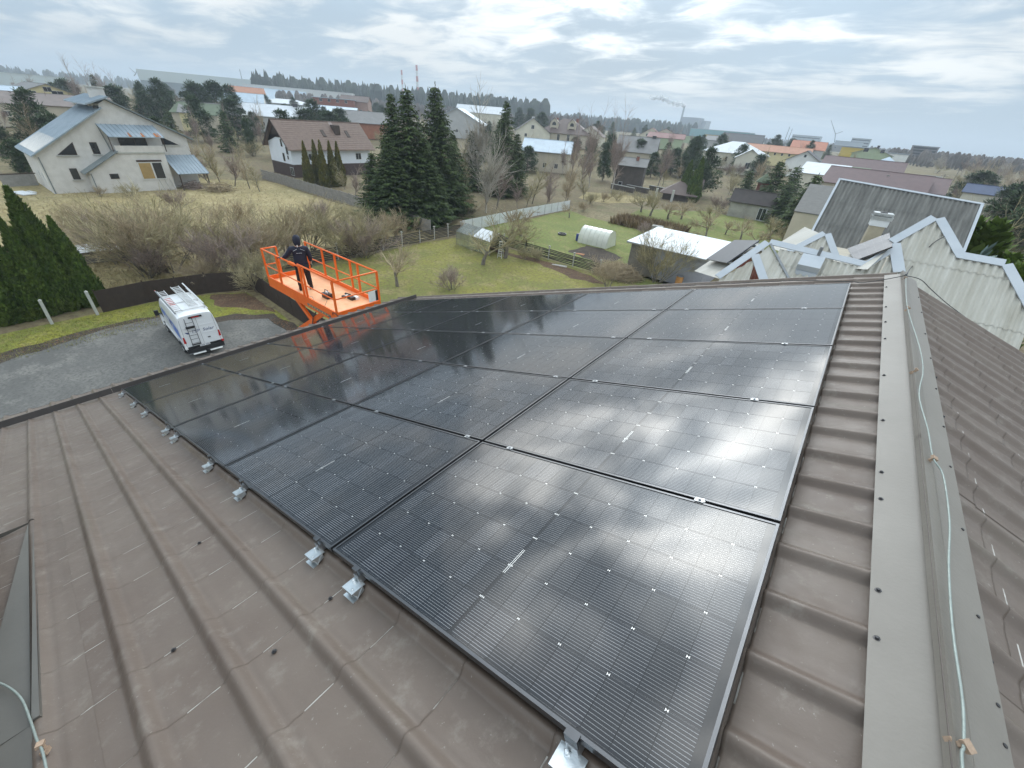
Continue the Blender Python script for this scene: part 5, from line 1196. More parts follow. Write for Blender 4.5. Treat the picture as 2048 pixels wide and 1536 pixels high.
g = MB(); g.b3(G1[0] + .2, G2[0] - .25, 23.5, 36, 0, 7.0); g.prism([(G1[0] + .2, 23.5, 7.0), (G1[0] + .2, 29.2, 11.6), (G1[0] + .2, 36, 7.0)], (G2[0] - G1[0] - .45, 0, 0)); g.build('wall', M_PLASTER, g1)
M_CHIM = mat('beige_chimney_render', (.36, .32, .24), .9, .1, 3, bump=.15)
t = thing('chimney', 'beige rendered chimney with a white metal cap before the grey corrugated roof', 'chimney', (0.85, 24.59) + (0,), .1)
g = MB(); g.b3(-.26, .26, -.26, .26, 6.0, 10.95); g.build('stack', M_CHIM, t); g = MB(); g.b3(-.36, .36, -.32, .32, 10.955, 11.10); g.b3(-.34, .34, -.30, .30, 11.12, 11.22); g.build('cap', M_GALV, t); g = MB(); g.b3(-.12, .12, -.12, .12, 11.22, 11.25); g.build('flue', M_BLK, t)
g = MB(); g.b3(-.31, .31, -.29, .29, 10.7, 10.95); g.build('collar', M_WSH, t)

# ================================================================ houses
M_WIN = mat('dark_window', (.020, .023, .028), .12, .2, 2, spec=.7)
M_WFR = mat('white_window_frame', (.62, .62, .60), .5, .05, 4)
M_TRIM = mat('brown_trim', (.055, .035, .026), .7, .15, 4)
def wallm(name, c, v=.08): return mat(name, c, .9, v, .5, bump=.12, bscale=4, detail=6)
def house_(name, label, loc, rz, w, d, eave, ridge, wm, rm, typ='gable', axis='x', oh=.45, wins=(), chims=(), base=None, cat='house', th=.12, skylights=(), courses=0, group=None, k=1.0):
    """w along local x, d along local y, origin at the centre of the base; axis = direction of the ridge"""
    z0_ = loc[2] if len(loc) > 2 else 0.0; eave -= z0_; ridge -= z0_; chims = [(c[0], c[1], c[2] - z0_, c[3] - z0_) + tuple(c[4:]) for c in chims]
    w *= k; d *= k; t = thing(name, label, cat, (loc[0], loc[1], loc[2] if len(loc) > 2 else 0), rz, group); hx, hy = w / 2, d / 2
    g = MB()
    if typ == 'gable':
        if axis == 'x': g.prism([(-hx, -hy, 0), (-hx, hy, 0), (-hx, hy, eave), (-hx, 0, ridge), (-hx, -hy, eave)][::-1], (w, 0, 0))
        else: g.prism([(-hx, -hy, 0), (hx, -hy, 0), (hx, -hy, eave), (0, -hy, ridge), (-hx, -hy, eave)], (0, d, 0))
        g.build('wall', wm, t)
        span = hy if axis == 'x' else hx; sl = (ridge - eave) / span; L2 = (hx if axis == 'x' else hy) + oh
        for s in (-1, 1):
            zl = eave - sl * oh
            if axis == 'x': pts = [(-L2, 0, ridge), (L2, 0, ridge), (L2, s * (hy + oh), zl), (-L2, s * (hy + oh), zl)]
            else: pts = [(0, -L2, ridge), (0, L2, ridge), (s * (hx + oh), L2, zl), (s * (hx + oh), -L2, zl)]
            g = MB(); g.prism([(x, y, z + .02) for x, y, z in pts], (0, 0, th)); rs = g.build('roof_side', rm, t)
            for k_ in range(courses):
                f = (k_ + .5) / courses; a = Vector(pts[0]).lerp(Vector(pts[3]), f); b = Vector(pts[1]).lerp(Vector(pts[2]), f)
                g = MB(); g.bar(a + Vector((0, 0, th + .03)), b + Vector((0, 0, th + .03)), .10, .035, (0, 0, 1)); g.build('tile_course', rm, rs)
        g = MB()
        if axis == 'x': g.bar((-L2, 0, ridge + th + .03), (L2, 0, ridge + th + .03), .28, .07)
        else: g.bar((0, -L2, ridge + th + .03), (0, L2, ridge + th + .03), .28, .07)
        g.build('ridge', rm, t)
    elif typ == 'hip':
        g.b3(-hx, hx, -hy, hy, 0, eave); g.build('wall', wm, t); X, Y = hx + oh, hy + oh; r_ = max(0, X - Y) if axis == 'x' else 0; r2 = max(0, Y - X) if axis == 'y' else 0
        a, b = (-r_, -r2, ridge), (r_, r2, ridge); c = [(-X, -Y, eave), (X, -Y, eave), (X, Y, eave), (-X, Y, eave)]
        if axis == 'x': F_ = [[c[0], c[1], b, a], [c[1], c[2], b], [c[2], c[3], a, b], [c[3], c[0], a]]
        else: F_ = [[c[0], c[1], a], [c[1], c[2], b, a], [c[2], c[3], b], [c[3], c[0], a, b]]
        for f in F_: g = MB(); g.prism(f, (0, 0, th)); g.build('roof_side', rm, t)
    elif typ == 'shed':
        g.prism([(-hx, -hy, 0), (-hx, hy, 0), (-hx, hy, ridge), (-hx, -hy, eave)][::-1], (w, 0, 0)); g.build('wall', wm, t)
        g = MB(); g.prism([(-hx - oh, -hy - oh, eave), (hx + oh, -hy - oh, eave), (hx + oh, hy + oh, ridge + .05), (-hx - oh, hy + oh, ridge + .05)], (0, 0, th)); g.build('roof_side', rm, t)
    else:
        g.b3(-hx, hx, -hy, hy, 0, eave); g.build('wall', wm, t); g = MB(); g.b3(-hx - oh, hx + oh, -hy - oh, hy + oh, eave + .002, eave + .25); g.build('roof_slab', rm, t)
    if base:
        g = MB(); g.b3(-hx - .03, hx + .03, -hy - .03, hy + .03, -.1, base[0]); g.build('basement', base[1], t)
    for wn in wins:
        side, u, z, ww, wh = wn[:5]; u *= k
        gab = typ == 'gable' and (side in 'ew') == (axis == 'x'); z = min(z, (ridge - 1.5 if gab and abs(u) < .3 * (d if side in 'ew' else w) else eave - .25 - wh / 2)); fr = wn[5] if len(wn) > 5 else M_WFR
        def P3(du, dz, off):
            if side == 's': return (u + du, -hy - off, z + dz)
            if side == 'n': return (u + du, hy + off, z + dz)
            if side == 'e': return (hx + off, u + du, z + dz)
            return (-hx - off, u + du, z + dz)
        g = MB(); q = [P3(-ww / 2, -wh / 2, -.05), P3(ww / 2, -wh / 2, -.05), P3(ww / 2, wh / 2, -.05), P3(-ww / 2, wh / 2, -.05)]; dv = Vector(P3(0, 0, .04)) - Vector(P3(0, 0, -.05))
        g.prism(q, dv); fo = g.build('window', fr, t); nk = 2 if ww > 1.0 else 1
        for i in range(nk):
            a0 = -ww / 2 + .07 + i * (ww - .07) / nk; a1 = a0 + (ww - .07) / nk - .07; g = MB()
            g.prism([P3(a0, -wh / 2 + .07, .03), P3(a1, -wh / 2 + .07, .03), P3(a1, wh / 2 - .07, .03), P3(a0, wh / 2 - .07, .03)], dv * .2); g.build('pane', M_WIN, fo)
    for c in chims:
        x, y, z0, z1, s = c[:5]; x *= k; y *= k; s *= min(k, 1.4); z0 = min(z0, eave); mt = c[5] if len(c) > 5 else M_CHIM
        g = MB(); g.b3(x - s / 2, x + s / 2, y - s / 2, y + s / 2, z0, z1); co = g.build('chimney', mt, t); g = MB(); g.b3(x - s * .62, x + s * .62, y - s * .62, y + s * .62, z1, z1 + .12); g.build('chimney_cap', M_CONCD, co)
    return t
# ---- H1: white brick house with blue grey metal roofs
M_WBRICK = mat('white_sand_lime_brick', (.56, .535, .50), .9, .1, 1.2, c2=(.66, .635, .60), bump=.3, bscale=14)
M_BMET = mat('blue_grey_metal_roof', (.25, .31, .36), .42, .12, .6, c2=(.34, .40, .45), spec=.5)
M_BMETD = mat('green_grey_metal', (.15, .18, .185), .5, .12, .8, c2=(.21, .24, .245))
M_RUST = mat('rust_streak', (.38, .13, .03), .8, .3, 4)
h1 = thing('white_house', 'white brick house with a clerestory and blue grey metal roofs at left', 'house', (-88, 18, 0)); O1 = Vector((-88, 18, 0))
def HB(mb, name, mt, par=h1): mb.v = [tuple(Vector(v) - O1) for v in mb.v]; return mb.build(name, mt, par)
# facade outline at x=-88 (y, z)
prof = [(9.05, 0), (26.95, 0), (26.95, 7.05), (18.5, 11.45), (17.6, 10.9), (17.6, 10.35), (9.05, 5.1)]
g = MB(); g.prism([(-88, y, z) for y, z in prof], (-11, 0, 0)); HB(g, 'wall', M_WBRICK)
def slab(a, b, x0, x1, th=.16): return [(x0, a[0], a[1]), (x1, a[0], a[1]), (x1, b[0], b[1]), (x0, b[0], b[1])]
def seamroof(a, b, x0, x1, mt, n, name='roof_side'):
    g = MB(); g.prism(slab(a, b, x0, x1), (0, 0, .14)); r_ = HB(g, name, mt)
    for k in range(n + 1):
        x = x0 + (x1 - x0) * k / n; g = MB(); g.bar((x, a[0], a[1] + .16), (x, b[0], b[1] + .16), .05, .05); HB(g, 'seam', mt, r_)
seamroof((17.72, 10.42), (8.5, 4.55), -99.6, -87.4, M_BMET, 16)            # lower left slope
seamroof((18.9, 11.75), (16.1, 10.72), -99.6, -87.4, M_BMET, 16)            # clerestory roof, overhanging left
seamroof((18.5, 11.52), (27.7, 6.72), -99.6, -87.4, M_BMETD, 12)            # right slope
for x in (-90.2, -93, -96): g = MB(); g.b3(x - .35, x + .35, 17.55, 17.62, 10.48, 10.78); HB(g, 'clerestory_window', M_WIN)
g = MB(); g.b3(-88.03, -87.97, 17.0, 17.55, 10.4, 10.75); HB(g, 'clerestory_window', M_WIN)
g = MB(); g.b3(-92.6, -91.5, 17.9, 19.6, 11.3, 12.75); ch = HB(g, 'chimney', M_WBRICK); g = MB(); g.b3(-92.75, -91.35, 17.75, 19.75, 12.75, 12.9); HB(g, 'chimney_cap', M_CONC, ch); g = MB(); g.cyl((-92.2, 18.4, 12.9), (-92.2, 18.4, 13.4), .14, 8); HB(g, 'flue', M_GALV, ch)
def win1(pts, name='window', d=.05, fm=M_TRIM, mull=0):
    """opening in the facade plane: frame with a sunk dark pane"""
    c = sum((Vector((-88, y, z)) for y, z in pts), Vector()) / len(pts)
    g = MB(); g.prism([(-87.995, y, z) for y, z in pts], (d, 0, 0)); fo = HB(g, name, fm)
    g = MB(); g.prism([tuple(c + (Vector((-88, y, z)) - c) * .88 + Vector((d - .01, 0, 0))) for y, z in pts], (.03, 0, 0)); HB(g, 'pane', M_WIN, fo)
    zmin = min(z for y, z in pts); ys = [y for y, z in pts if z < zmin + .3]; g = MB(); g.b3(-88, -87.8, min(ys) - .15, max(ys) + .15, zmin - .12, zmin - .03); HB(g, 'sill', M_CONC, fo)
    return fo
win1([(11.15, 4.75), (13.2, 4.72), (13.25, 6.3)]); win1([(14.95, 4.85), (15.75, 4.85), (15.75, 6.3), (14.95, 6.3)])
win1([(23.5, 6.05), (25.6, 6.05), (23.5, 7.2)]); win1([(11.65, 1.7), (12.45, 1.7), (12.45, 3.1), (11.65, 3.1)])
# projecting lower block with its lean-to roof, big window, balcony above
g = MB(); g.prism([(-86.2, 13.3, 0), (-86.2, 22.9, 0), (-86.2, 22.9, 5.05), (-86.2, 17.1, 5.05), (-86.2, 13.3, 2.75)], (-1.78, 0, 0)); HB(g, 'bay_wall', M_WBRICK)
g = MB(); g.prism([(-88.0, 17.3, 5.3), (-85.7, 17.3, 5.3), (-85.7, 12.7, 2.55), (-88.0, 12.7, 2.55)], (0, 0, .13)); HB(g, 'lean_to_roof', M_BMETD)
def win2(y0, y1, z0, z1, fm, name='window', pane=M_WIN):
    g = MB(); g.b3(-86.2, -86.12, y0, y1, z0, z1); fo = HB(g, name, fm); return fo
fo = win2(19.1, 22.1, 1.55, 3.95, M_WFR); g = MB(); g.b3(-86.13, -86.09, 19.2, 20.65, 1.7, 3.8); HB(g, 'pane', mat('ochre_blind', (.36, .24, .09), .6, .1, 2), fo); g = MB(); g.b3(-86.13, -86.09, 20.85, 22.0, 1.7, 3.8); HB(g, 'pane', M_WIN, fo); g = MB(); g.b3(-86.12, -86.06, 19.05, 22.15, 3.96, 4.2); HB(g, 'lintel', M_TRIM, fo)
fo = win2(15.4, 16.4, 1.85, 2.5, M_TRIM); g = MB(); g.b3(-86.13, -86.09, 15.5, 16.3, 1.93, 2.42); HB(g, 'pane', M_WIN, fo)
g = MB(); g.b3(-87.95, -86.05, 17.2, 22.95, 5.06, 5.25); HB(g, 'balcony_floor', M_CONC)
g = MB(); g.b3(-86.2, -86.05, 17.2, 22.95, 5.25, 6.05); HB(g, 'balcony_parapet', M_WBRICK)
g = MB(); g.b3(-87.99, -87.9, 18.3, 21.6, 5.3, 7.1); b_ = HB(g, 'balcony_door', M_TRIM)
for y0, y1 in ((18.4, 20.1), (20.2, 21.5)): g = MB(); g.b3(-87.91, -87.87, y0, y1, 5.5, 7.0); HB(g, 'pane', M_WIN, b_)
g = MB(); g.prism([(-88.0, 16.5, 8.45), (-88.0, 23.0, 8.45), (-85.6, 23.4, 7.1), (-85.6, 16.9, 7.1)], (0, 0, .10)); cn = HB(g, 'canopy', M_BMET)
for k in range(13):
    f = k / 12; g = MB(); g.bar((-88.0, 16.5 + 6.5 * f, 8.6), (-85.6, 16.9 + 6.5 * f, 7.25), .05, .06); HB(g, 'seam', M_BMET, cn)
for y, w_ in ((19.3, .25), (20.8, .3), (22.35, .45), (22.75, .3)):
    g = MB(); g.prism([(-86.4, y, 7.665), (-86.4, y + w_ * .5, 7.665), (-85.62, y + w_, 7.225), (-85.62, y - w_ * .2, 7.225)], (0, 0, .012)); HB(g, 'rust_streak', M_RUST, cn)
for y in (16.9, 23.2): g = MB(); g.bar((-86.0, y, 5.3), (-86.0, y, 7.3), .1, .1); HB(g, 'canopy_post', M_TRIM)
g = MB(); g.prism([(-88.0, 23.0, 4.55), (-88.0, 27.2, 4.55), (-84.6, 27.6, 2.3), (-84.6, 23.3, 2.3)], (0, 0, .10)); pr_o = HB(g, 'porch_roof', M_BMET)
for k in range(10): f = k / 9; g = MB(); g.bar((-88.0, 23.0 + 4.2 * f, 4.7), (-84.6, 23.3 + 4.3 * f, 2.45), .05, .06); HB(g, 'seam', M_BMET, pr_o)
for y in (23.5, 27.3): g = MB(); g.bar((-84.8, y, 0), (-84.8, y, 2.3), .14, .14); HB(g, 'porch_post', M_TRIM)
g = MB(); g.bar((-87.8, 16.55, 8.4), (-87.9, 17.0, 5.3), .08, .08); HB(g, 'downpipe', M_BMETD)
for y, z0, z1, x in ((9.2, 0, 4.5, -87.93), (13.45, 0, 2.6, -86.12)): g = MB(); g.cyl((x, y, z0), (x, y, z1), .06, 6); HB(g, 'downpipe', M_BMETD)
for x in (-90.5, -93.2): g = MB(); g.b3(x - .3, x + .3, 8.98, 9.06, 1.2, 2.4); wo_ = HB(g, 'side_window', M_WFR)
for y in (21.2, 21.9, 22.6): g = MB(); g.bar((-85.2, y, 0), (-86.1, y - .2, 1.6), .07, .07); HB(g, 'prop', M_POSTW)
for (lb, x, y, rz_, s) in (('heap of dark brown branches beside the white house porch', -82.5, 27.5, 0, 1.2), ('pile of reddish firewood under the porch of the white house', -86.4, 25.4, 0, .9)):
    t = thing('brush_pile' if 'branches' in lb else 'firewood_pile', lb, 'pile', (x, y, 0)); rng = random.Random(int(s * 10)); 
    for k in range(3):
        g = MB()
        for i in range(70):
            p = Vector((rng.gauss(0, .8 * s), rng.gauss(0, .8 * s), abs(rng.gauss(0, .45)) * s)); a = rng.uniform(0, 3.14); dd = Vector((math.cos(a), math.sin(a), rng.gauss(0, .2))) * .6; g.tube([p - dd, p + dd], .04, 4, False)
        tag(g.build('branch_bundle', M_TWIGR if s < 1 else M_TWIG, t), kind='stuff')
t = thing('white_board', 'white board lying on the grass left of the white house', 'board', (-89.5, 6.2, .05), .3); g = MB(); g.b3(-1.6, 1.6, -.7, .7, 0, .1); g.build('sheet', M_WSH, t); g = MB(); g.b3(-1.2, .4, .9, 1.3, 0, .08); g.build('strip', M_WSH, t)
t = thing('garden_gate', 'grey sheet gate beside the left wall of the white house', 'gate', (-95.5, 6.9, 0), .1); g = MB(); g.b3(-.04, .04, -1.8, 1.8, .1, 1.6); g.build('leaf', M_CONCD, t); g = MB(); g.b3(-.06, .06, -2.0, 2.0, 1.62, 1.75); g.build('top_bar', M_TRIM, t)

# ---- H2: brown tiled roof, white walls
M_BTILE = mat('brown_roof_tile', (.185, .125, .098), .6, .15, 1.6, c2=(.235, .165, .13), bump=.3, bscale=5)
M_WRENDER = wallm('white_render', (.70, .73, .77), .04)
h2 = house_('brown_roofed_house', 'white house with a brown tiled gable roof, dark chimney and two skylights', (-96.4, 54.4), 0, 8.8, 18.2, 5.7, 9.75, M_WRENDER, M_BTILE, 'gable', 'y', .9, courses=15,
    wins=[('s', 1.25, 5.9, .8, 1.4), ('s', 3.0, 5.6, .9, 1.5), ('s', 1.25, 3.4, .9, 1.6), ('s', 2.95, 3.5, .6, .8), ('s', 3.6, 1.05, 1.4, 1.5, M_WFR), ('e', 6.0, 3.7, 1.4, 1.3), ('e', -5.0, 3.7, 1.2, 1.2)], base=(2.35, mat('dark_brown_basement', (.065, .042, .036), .9, .15, 2, bump=.2)))
g = MB(); g.prism([(-5.3, -10.0, 5.15), (-4.6, -10.0, 5.15), (0, -10.0, 9.62), (4.6, -10.0, 5.55), (5.2, -10.0, 5.15), (0, -10.0, 9.9)], (0, .12, 0)); g.build('barge_board', M_TRIM, h2)
g = MB(); g.prism([(-4.3, -9.14, 6.8), (-3.2, -9.14, 6.8), (1.0, -9.14, 6.8), (2.2, -9.14, 7.6), (0, -9.14, 9.6), (-4.3, -9.14, 5.8)], (0, -.05, 0)); g.build('gable_cladding', M_TRIM, h2)
def onslope(y, u, z): return (u, y, 9.75 - (9.75 - 5.7) / 4.4 * u + z)
for y in (-.4, 5.2):
    g = MB(); g.prism([onslope(y - .35, 1.75, .20), onslope(y + .35, 1.75, .20), onslope(y + .35, 2.95, .20), onslope(y - .35, 2.95, .20)], (.05, 0, .06)); so = g.build('skylight', M_TRIM, h2); g = MB(); g.prism([onslope(y - .28, 1.85, .27), onslope(y + .28, 1.85, .27), onslope(y + .28, 2.85, .27), onslope(y - .28, 2.85, .27)], (.01, 0, .015)); g.build('skylight_pane', M_WROOF, so)
g = MB(); g.b3(.9, 2.6, 2.2, 3.4, 7.6, 9.35); g.build('chimney', M_TRIM, h2)
g = MB(); g.prism([onslope(2.2, .1, .17), onslope(3.0, .1, .17), onslope(3.0, 1.1, .17), onslope(2.2, 1.1, .17)], (0, 0, .02)); g.build('flashing', mat('pinkish_flashing', (.34, .27, .245), .6, .05, 2), h2)

# ---- the rest of the settlement
WB, WY, WC, WW, WG = wallm('beige_wall', (.50, .44, .34)), wallm('yellow_wall', (.62, .54, .30)), wallm('cream_wall', (.62, .585, .48)), wallm('white_wall', (.70, .70, .68)), wallm('grey_wall', (.44, .44, .43))
WR = wallm('red_brick_wall', (.24, .095, .065)); WGN = wallm('pale_green_wall', (.36, .42, .27))
RG, RDG, RB, RR_, RO, RW, RBL, RGR = (mat('grey_roof', (.17, .165, .16), .7, .12, .6), mat('dark_grey_roof', (.070, .070, .074), .7, .12, .6), mat('brown_roof', (.125, .092, .080), .7, .12, .6), mat('dark_red_roof', (.18, .075, .065), .7, .12, .6),
    mat('orange_roof', (.36, .165, .095), .7, .12, .6), mat('pale_grey_roof', (.52, .55, .58), .5, .08, .6), mat('pale_blue_metal_roof', (.40, .48, .55), .45, .1, .6), mat('mossy_green_roof', (.12, .15, .095), .8, .15, .6))
RMAR = mat('maroon_tile_roof', (.115, .068, .066), .6, .12, .8, bump=.2); RTAN = mat('dull_brown_long_roof', (.19, .155, .14), .7, .1, .6)
def W4(n, side, z, span, ww=1.1, wh=1.3): return [(side, -span / 2 + span * (k + .5) / n, z, ww, wh) for k in range(n)]
house_('gabled_house', 'beige house with grey roof and a black chimney between white house and tiled house', (-189.88, 68.91, 1.76), R(64), 11, 13, 7.13, 9.93, WY, RG, 'gable', 'x', .5, [('e', 2.0, 4.6, 1.4, 1.4), ('e', -2.0, 1.8, 1.4, 1.3), ('s', 1, 2, 1.2, 1.2)], [(-3.6, -3.0, 4.0, 8.56, 1.3, M_BLK)], k=1.58)
house_('gabled_house', 'green roofed house behind the beige grey roofed house', (-187.03, 64.98, 1.64), R(40), 12, 10, 7.01, 9.8, WB, RGR, 'gable', 'x', .5, W4(3, 's', 4, 9), k=1.20)
house_('yellow_house', 'yellow house with stepped gable windows at far left', (-241.71, 33.36, 3.11), R(10), 14, 15, 8.47, 11.54, WY, RG, 'gable', 'x', .6, [('e', 0, 9.0, 2.2, 1.4), ('e', -3.5, 5.5, 1.6, 1.5), ('e', 2.0, 6.0, 3.2, 1.3), ('s', 0, 5, 1.4, 1.4)], k=1.16)
house_('long_house', 'long house with a dull brown roof at far left', (-194.53, 23.96, 1.57), R(88), 30, 11, 7.01, 9.47, WB, RTAN, 'gable', 'x', .5, W4(5, 's', 3, 24), k=1.19)
house_('garage', 'brown garage end with dark doors at far left', (-198.85, 29.29, 1.73), R(88), 9, 9, 7.12, 9.12, WG, RTAN, 'gable', 'x', .4, [('s', -1, 1.4, 2.6, 2.4, M_TRIM)], k=1.27)
house_('flat_house', 'white flat roofed building with dark windows at the left picture edge', (-212.92, 21.46, 2.14), R(88), 16, 9, 7.52, 0, WW, RTAN, 'flat', 'x', .3, [('s', -4, 5.0, 3.0, 1.6), ('s', 4.5, 5.0, 3.6, 1.6), ('s', 0, 2, 3.0, 1.6)], k=1.53)
house_('metal_roofed_house', 'pale blue metal roof at the left picture edge', (-240.7, 25.03, 3.05), R(88), 22, 10, 8.49, 10.08, WC, RBL, 'gable', 'x', .5, W4(4, 's', 4, 16), k=1.21)
t = house_('warehouse', 'long pale warehouse on the left horizon', (-678.48, 240.97, 5.0), R(60), 112, 30, 19.78, 0, mat('warehouse_dark_band', (.24, .28, .30), .7, .05, .02), mat('warehouse_pale', (.52, .58, .58), .6, .05, .02), 'flat', 'x', .4)
g = MB(); g.b3(-56.5, 56.5, -15.6, 15.6, 19.78 - 6, 23.68); g.build('upper_cladding', mat('warehouse_pale', (.52, .58, .58)), t)
house_('warehouse', 'pale warehouse block at the far left picture edge', (-616.06, 69.79, 5.0), R(88), 80, 40, 14.25, 0, mat('warehouse_pale', (.52, .58, .58)), mat('warehouse_pale', (.52, .58, .58)), 'flat', 'x', .4)
house_('warehouse', 'long white warehouse before the forest', (-525.87, 284.71, 5.0), R(52), 92, 34, 22.43, 0, mat('white_cladding', (.62, .62, .60), .7, .04, .05), mat('white_cladding', (.62, .62, .60)), 'flat', 'x', .3, k=1.15)
house_('metal_roofed_house', 'cream house with a big pale blue roof and an arched gable', (-526.39, 250.6, 5.0), R(55), 26, 13, 11.02, 20.12, WC, RBL, 'gable', 'x', .6, W4(6, 's', 4, 20), k=2.59)
house_('gabled_house', 'small house with an orange tile roof above the pine trees', (-308.96, 132.06, 5.0), R(70), 16, 12, 14.15, 17.01, WC, RO, 'gable', 'x', .5, W4(2, 's', 4, 10), k=1.20)
house_('metal_roofed_house', 'white house wing with pale blue roof left of the arched gable', (-272.09, 113.98, 4.5), R(60), 14, 10, 9.9, 13.95, WW, RBL, 'gable', 'x', .4, W4(2, 's', 3, 8), k=1.44)
house_('white_roofed_house', 'house with a whitish roof behind the brown tiled roof', (-186.99, 91.1, 1.95), R(58), 17, 12, 7.38, 10.9, WG, RW, 'gable', 'x', .5, W4(3, 's', 3, 12), [(4, 0, 5, 11.87, 1.2, RDG)], k=1.39)
house_('white_roofed_house', 'second whitish roof with an ochre chimney behind the first', (-301.74, 152.3, 5.0), R(55), 17, 11, 10.39, 12.66, WG, RW, 'hip', 'x', .5, W4(3, 's', 3, 12), [(-3, 0, 6, 12.08, 1.5, mat('ochre_brick', (.36, .22, .08)))], k=1.88)
house_('brick_block', 'dark red brick block with a blue grey upper storey', (-281.75, 173.71, 4.98), R(48), 17, 13, 15.09, 0, WR, RBL, 'flat', 'x', .5, W4(4, 's', 13.81, 14, 1.6, 1.6), k=1.38)
house_('metal_roofed_house', 'white house with a bright pale blue roof below the brick block', (-234.83, 143.11, 4.03), R(50), 16, 11, 9.4, 11.5, WW, RBL, 'gable', 'x', .5, W4(3, 's', 2.6, 12), k=1.41)
house_('brick_house', 'yellowish brick house with a flat grey roof right of the brick block', (-458.89, 315.71, 5.0), R(45), 13, 11, 12.18, 0, mat('brick_ochre', (.27, .16, .075), .9, .1, 1), RG, 'flat', 'x', .5, W4(3, 's', 4.5, 10), k=2.59)
house_('brick_house', 'pinkish brick house among bare trees far behind', (-277.07, 184.71, 4.99), R(45), 14, 11, 14.67, 17.6, wallm('pink_brick', (.33, .21, .17)), RB, 'gable', 'x', .5, W4(3, 's', 5, 10), k=1.19)
house_('gabled_house', 'grey roofed house with an orange brick gable behind the tiled roof', (-172.14, 116.75, 1.95), R(62), 15, 11, 7.41, 11.09, mat('orange_brick', (.34, .14, .08), .9, .1, 1), RG, 'gable', 'x', .5, [('w', 0, 4, 1.2, 1.4)], k=1.39)
house_('metal_roofed_house', 'house with pale roof planes seen between spruces and bare tree', (-171.47, 172.18, 3.08), R(35), 20, 12, 8.49, 15.3, WG, RBL, 'gable', 'y', .6, W4(3, 's', 3, 10), k=1.43)
house_('white_roofed_house', 'far house with whitish roof behind the bare tree', (-225.4, 247.83, 4.99), R(35), 26, 12, 14.36, 18.32, WC, RW, 'gable', 'x', .5, W4(4, 's', 4, 18), k=1.29)
house_('gabled_house', 'white walled house with a dark grey broken roof right of the spruces', (-140.5, 190.86, 2.89), R(38), 11, 12, 8.24, 13.77, WC, RDG, 'gable', 'y', .5, [('s', 0, 7.4, 1.4, 1.6), ('s', -2, 4, 1.2, 1.4), ('e', 0, 4.5, 1.6, 1.5)], [(0, -2, 8, 14.41, .9, WW)], k=1.53)
t = house_('mansion', 'beige mansion with a big brown hipped roof and arched dormers', (-130.23, 206.34, 3.11), R(25), 17, 14, 8.47, 14.67, WB, RB, 'hip', 'x', .6, W4(4, 's', 6.0, 13, 1.3, 1.9) + W4(4, 's', 2.6, 13, 1.3, 1.6), [(-4, 2, 9, 14.85, .9, WR), (3, 2, 9, 15.13, .9, WR)], k=1.48)
for x in (-5.5, 3.2):
    g = MB(); g.prism([(x - 2.0, -7.8, 0), (x + 2.0, -7.8, 0), (x + 2.0, -7.8, 9.2), (x + 1.4, -7.8, 10.6), (x, -7.8, 11.3), (x - 1.4, -7.8, 10.6), (x - 2.0, -7.8, 9.2)], (0, 3, 0)); b_ = g.build('bay', WB, t); g = MB(); g.prism([(x - 1.0, -7.83, 8.6), (x + 1.0, -7.83, 8.6), (x + .8, -7.83, 9.6), (x, -7.83, 10.1), (x - .8, -7.83, 9.6)], (0, -.06, 0)); g.build('arched_window', M_WIN, b_); g = MB(); g.b3(x - 1.3, x + 1.3, -7.89, -7.81, 5.2, 7.6); g.build('bay_window', M_TRIM, b_)
    g = MB(); g.prism([(x - 2.3, -8.0, 9.3), (x, -8.0, 11.8), (x + 2.3, -8.0, 9.3), (x, -8.0, 11.5)], (0, 4, 0)); g.build('dormer_roof', RB, t)
house_('metal_roofed_house', 'low house with a pale blue metal roof before the mansion', (-81.55, 119.89, 0.31), R(28), 12, 9, 5.76, 8.45, WB, RBL, 'gable', 'x', .6, W4(3, 's', 1.8, 9), k=1.16)
house_('gabled_house', 'narrow house with a dark steep roof right of the mansion', (-119.09, 211.82, 3.08), R(22), 9, 11, 8.51, 12.52, WC, RB, 'gable', 'y', .5, [('s', 0, 6, 1.2, 1.6)], k=1.43)
house_('gabled_house', 'big grey roofed house with a cream end wall beyond the birch', (-72.13, 163.82, 1.08), R(20), 9.5, 11, 6.46, 10.82, WB, RG, 'gable', 'x', .6, [('s', -2, 2, 1.2, 1.3), ('w', 1, 2.2, 1.4, 1.5)], [(3.6, 0, 5, 11.44, .9, RDG)], k=1.43)
house_('low_house', 'low grey roofed outbuilding with a red brick chimney', (-50.05, 112.36, 0.05), R(18), 6.6, 6, 5.47, 6.94, mat('dark_board_wall', (.09, .075, .065), .9, .2, 1), RG, 'gable', 'x', .5, [('s', -1.5, 1.2, 1.0, .8)], [(1.2, -.8, 2, 7.46, .6, WR)], k=1.10)
house_('gabled_house', 'white gabled house with a dark red roof behind the grey roofs', (-119.37, 288.26, 4.8), R(20), 9, 14, 10.21, 14.12, WC, RR_, 'gable', 'y', .5, [('s', -1.6, 5.5, 1.2, 1.4), ('s', 1.4, 5.5, 1.2, 1.4)], k=1.45)
house_('gabled_house', 'dark red roofed house with a small dormer right of the white gable', (-116.88, 304.33, 4.95), R(20), 11, 12, 10.33, 14.2, WC, RR_, 'gable', 'y', .5, [('s', 0, 5.5, 1.4, 1.4)], k=1.59)
house_('gabled_house', 'pale green house with reddish lower roof', (-102.75, 270.12, 4.37), R(18), 12, 10, 9.79, 12.09, WGN, RR_, 'gable', 'x', .4, W4(2, 's', 3.6, 8), k=1.65)
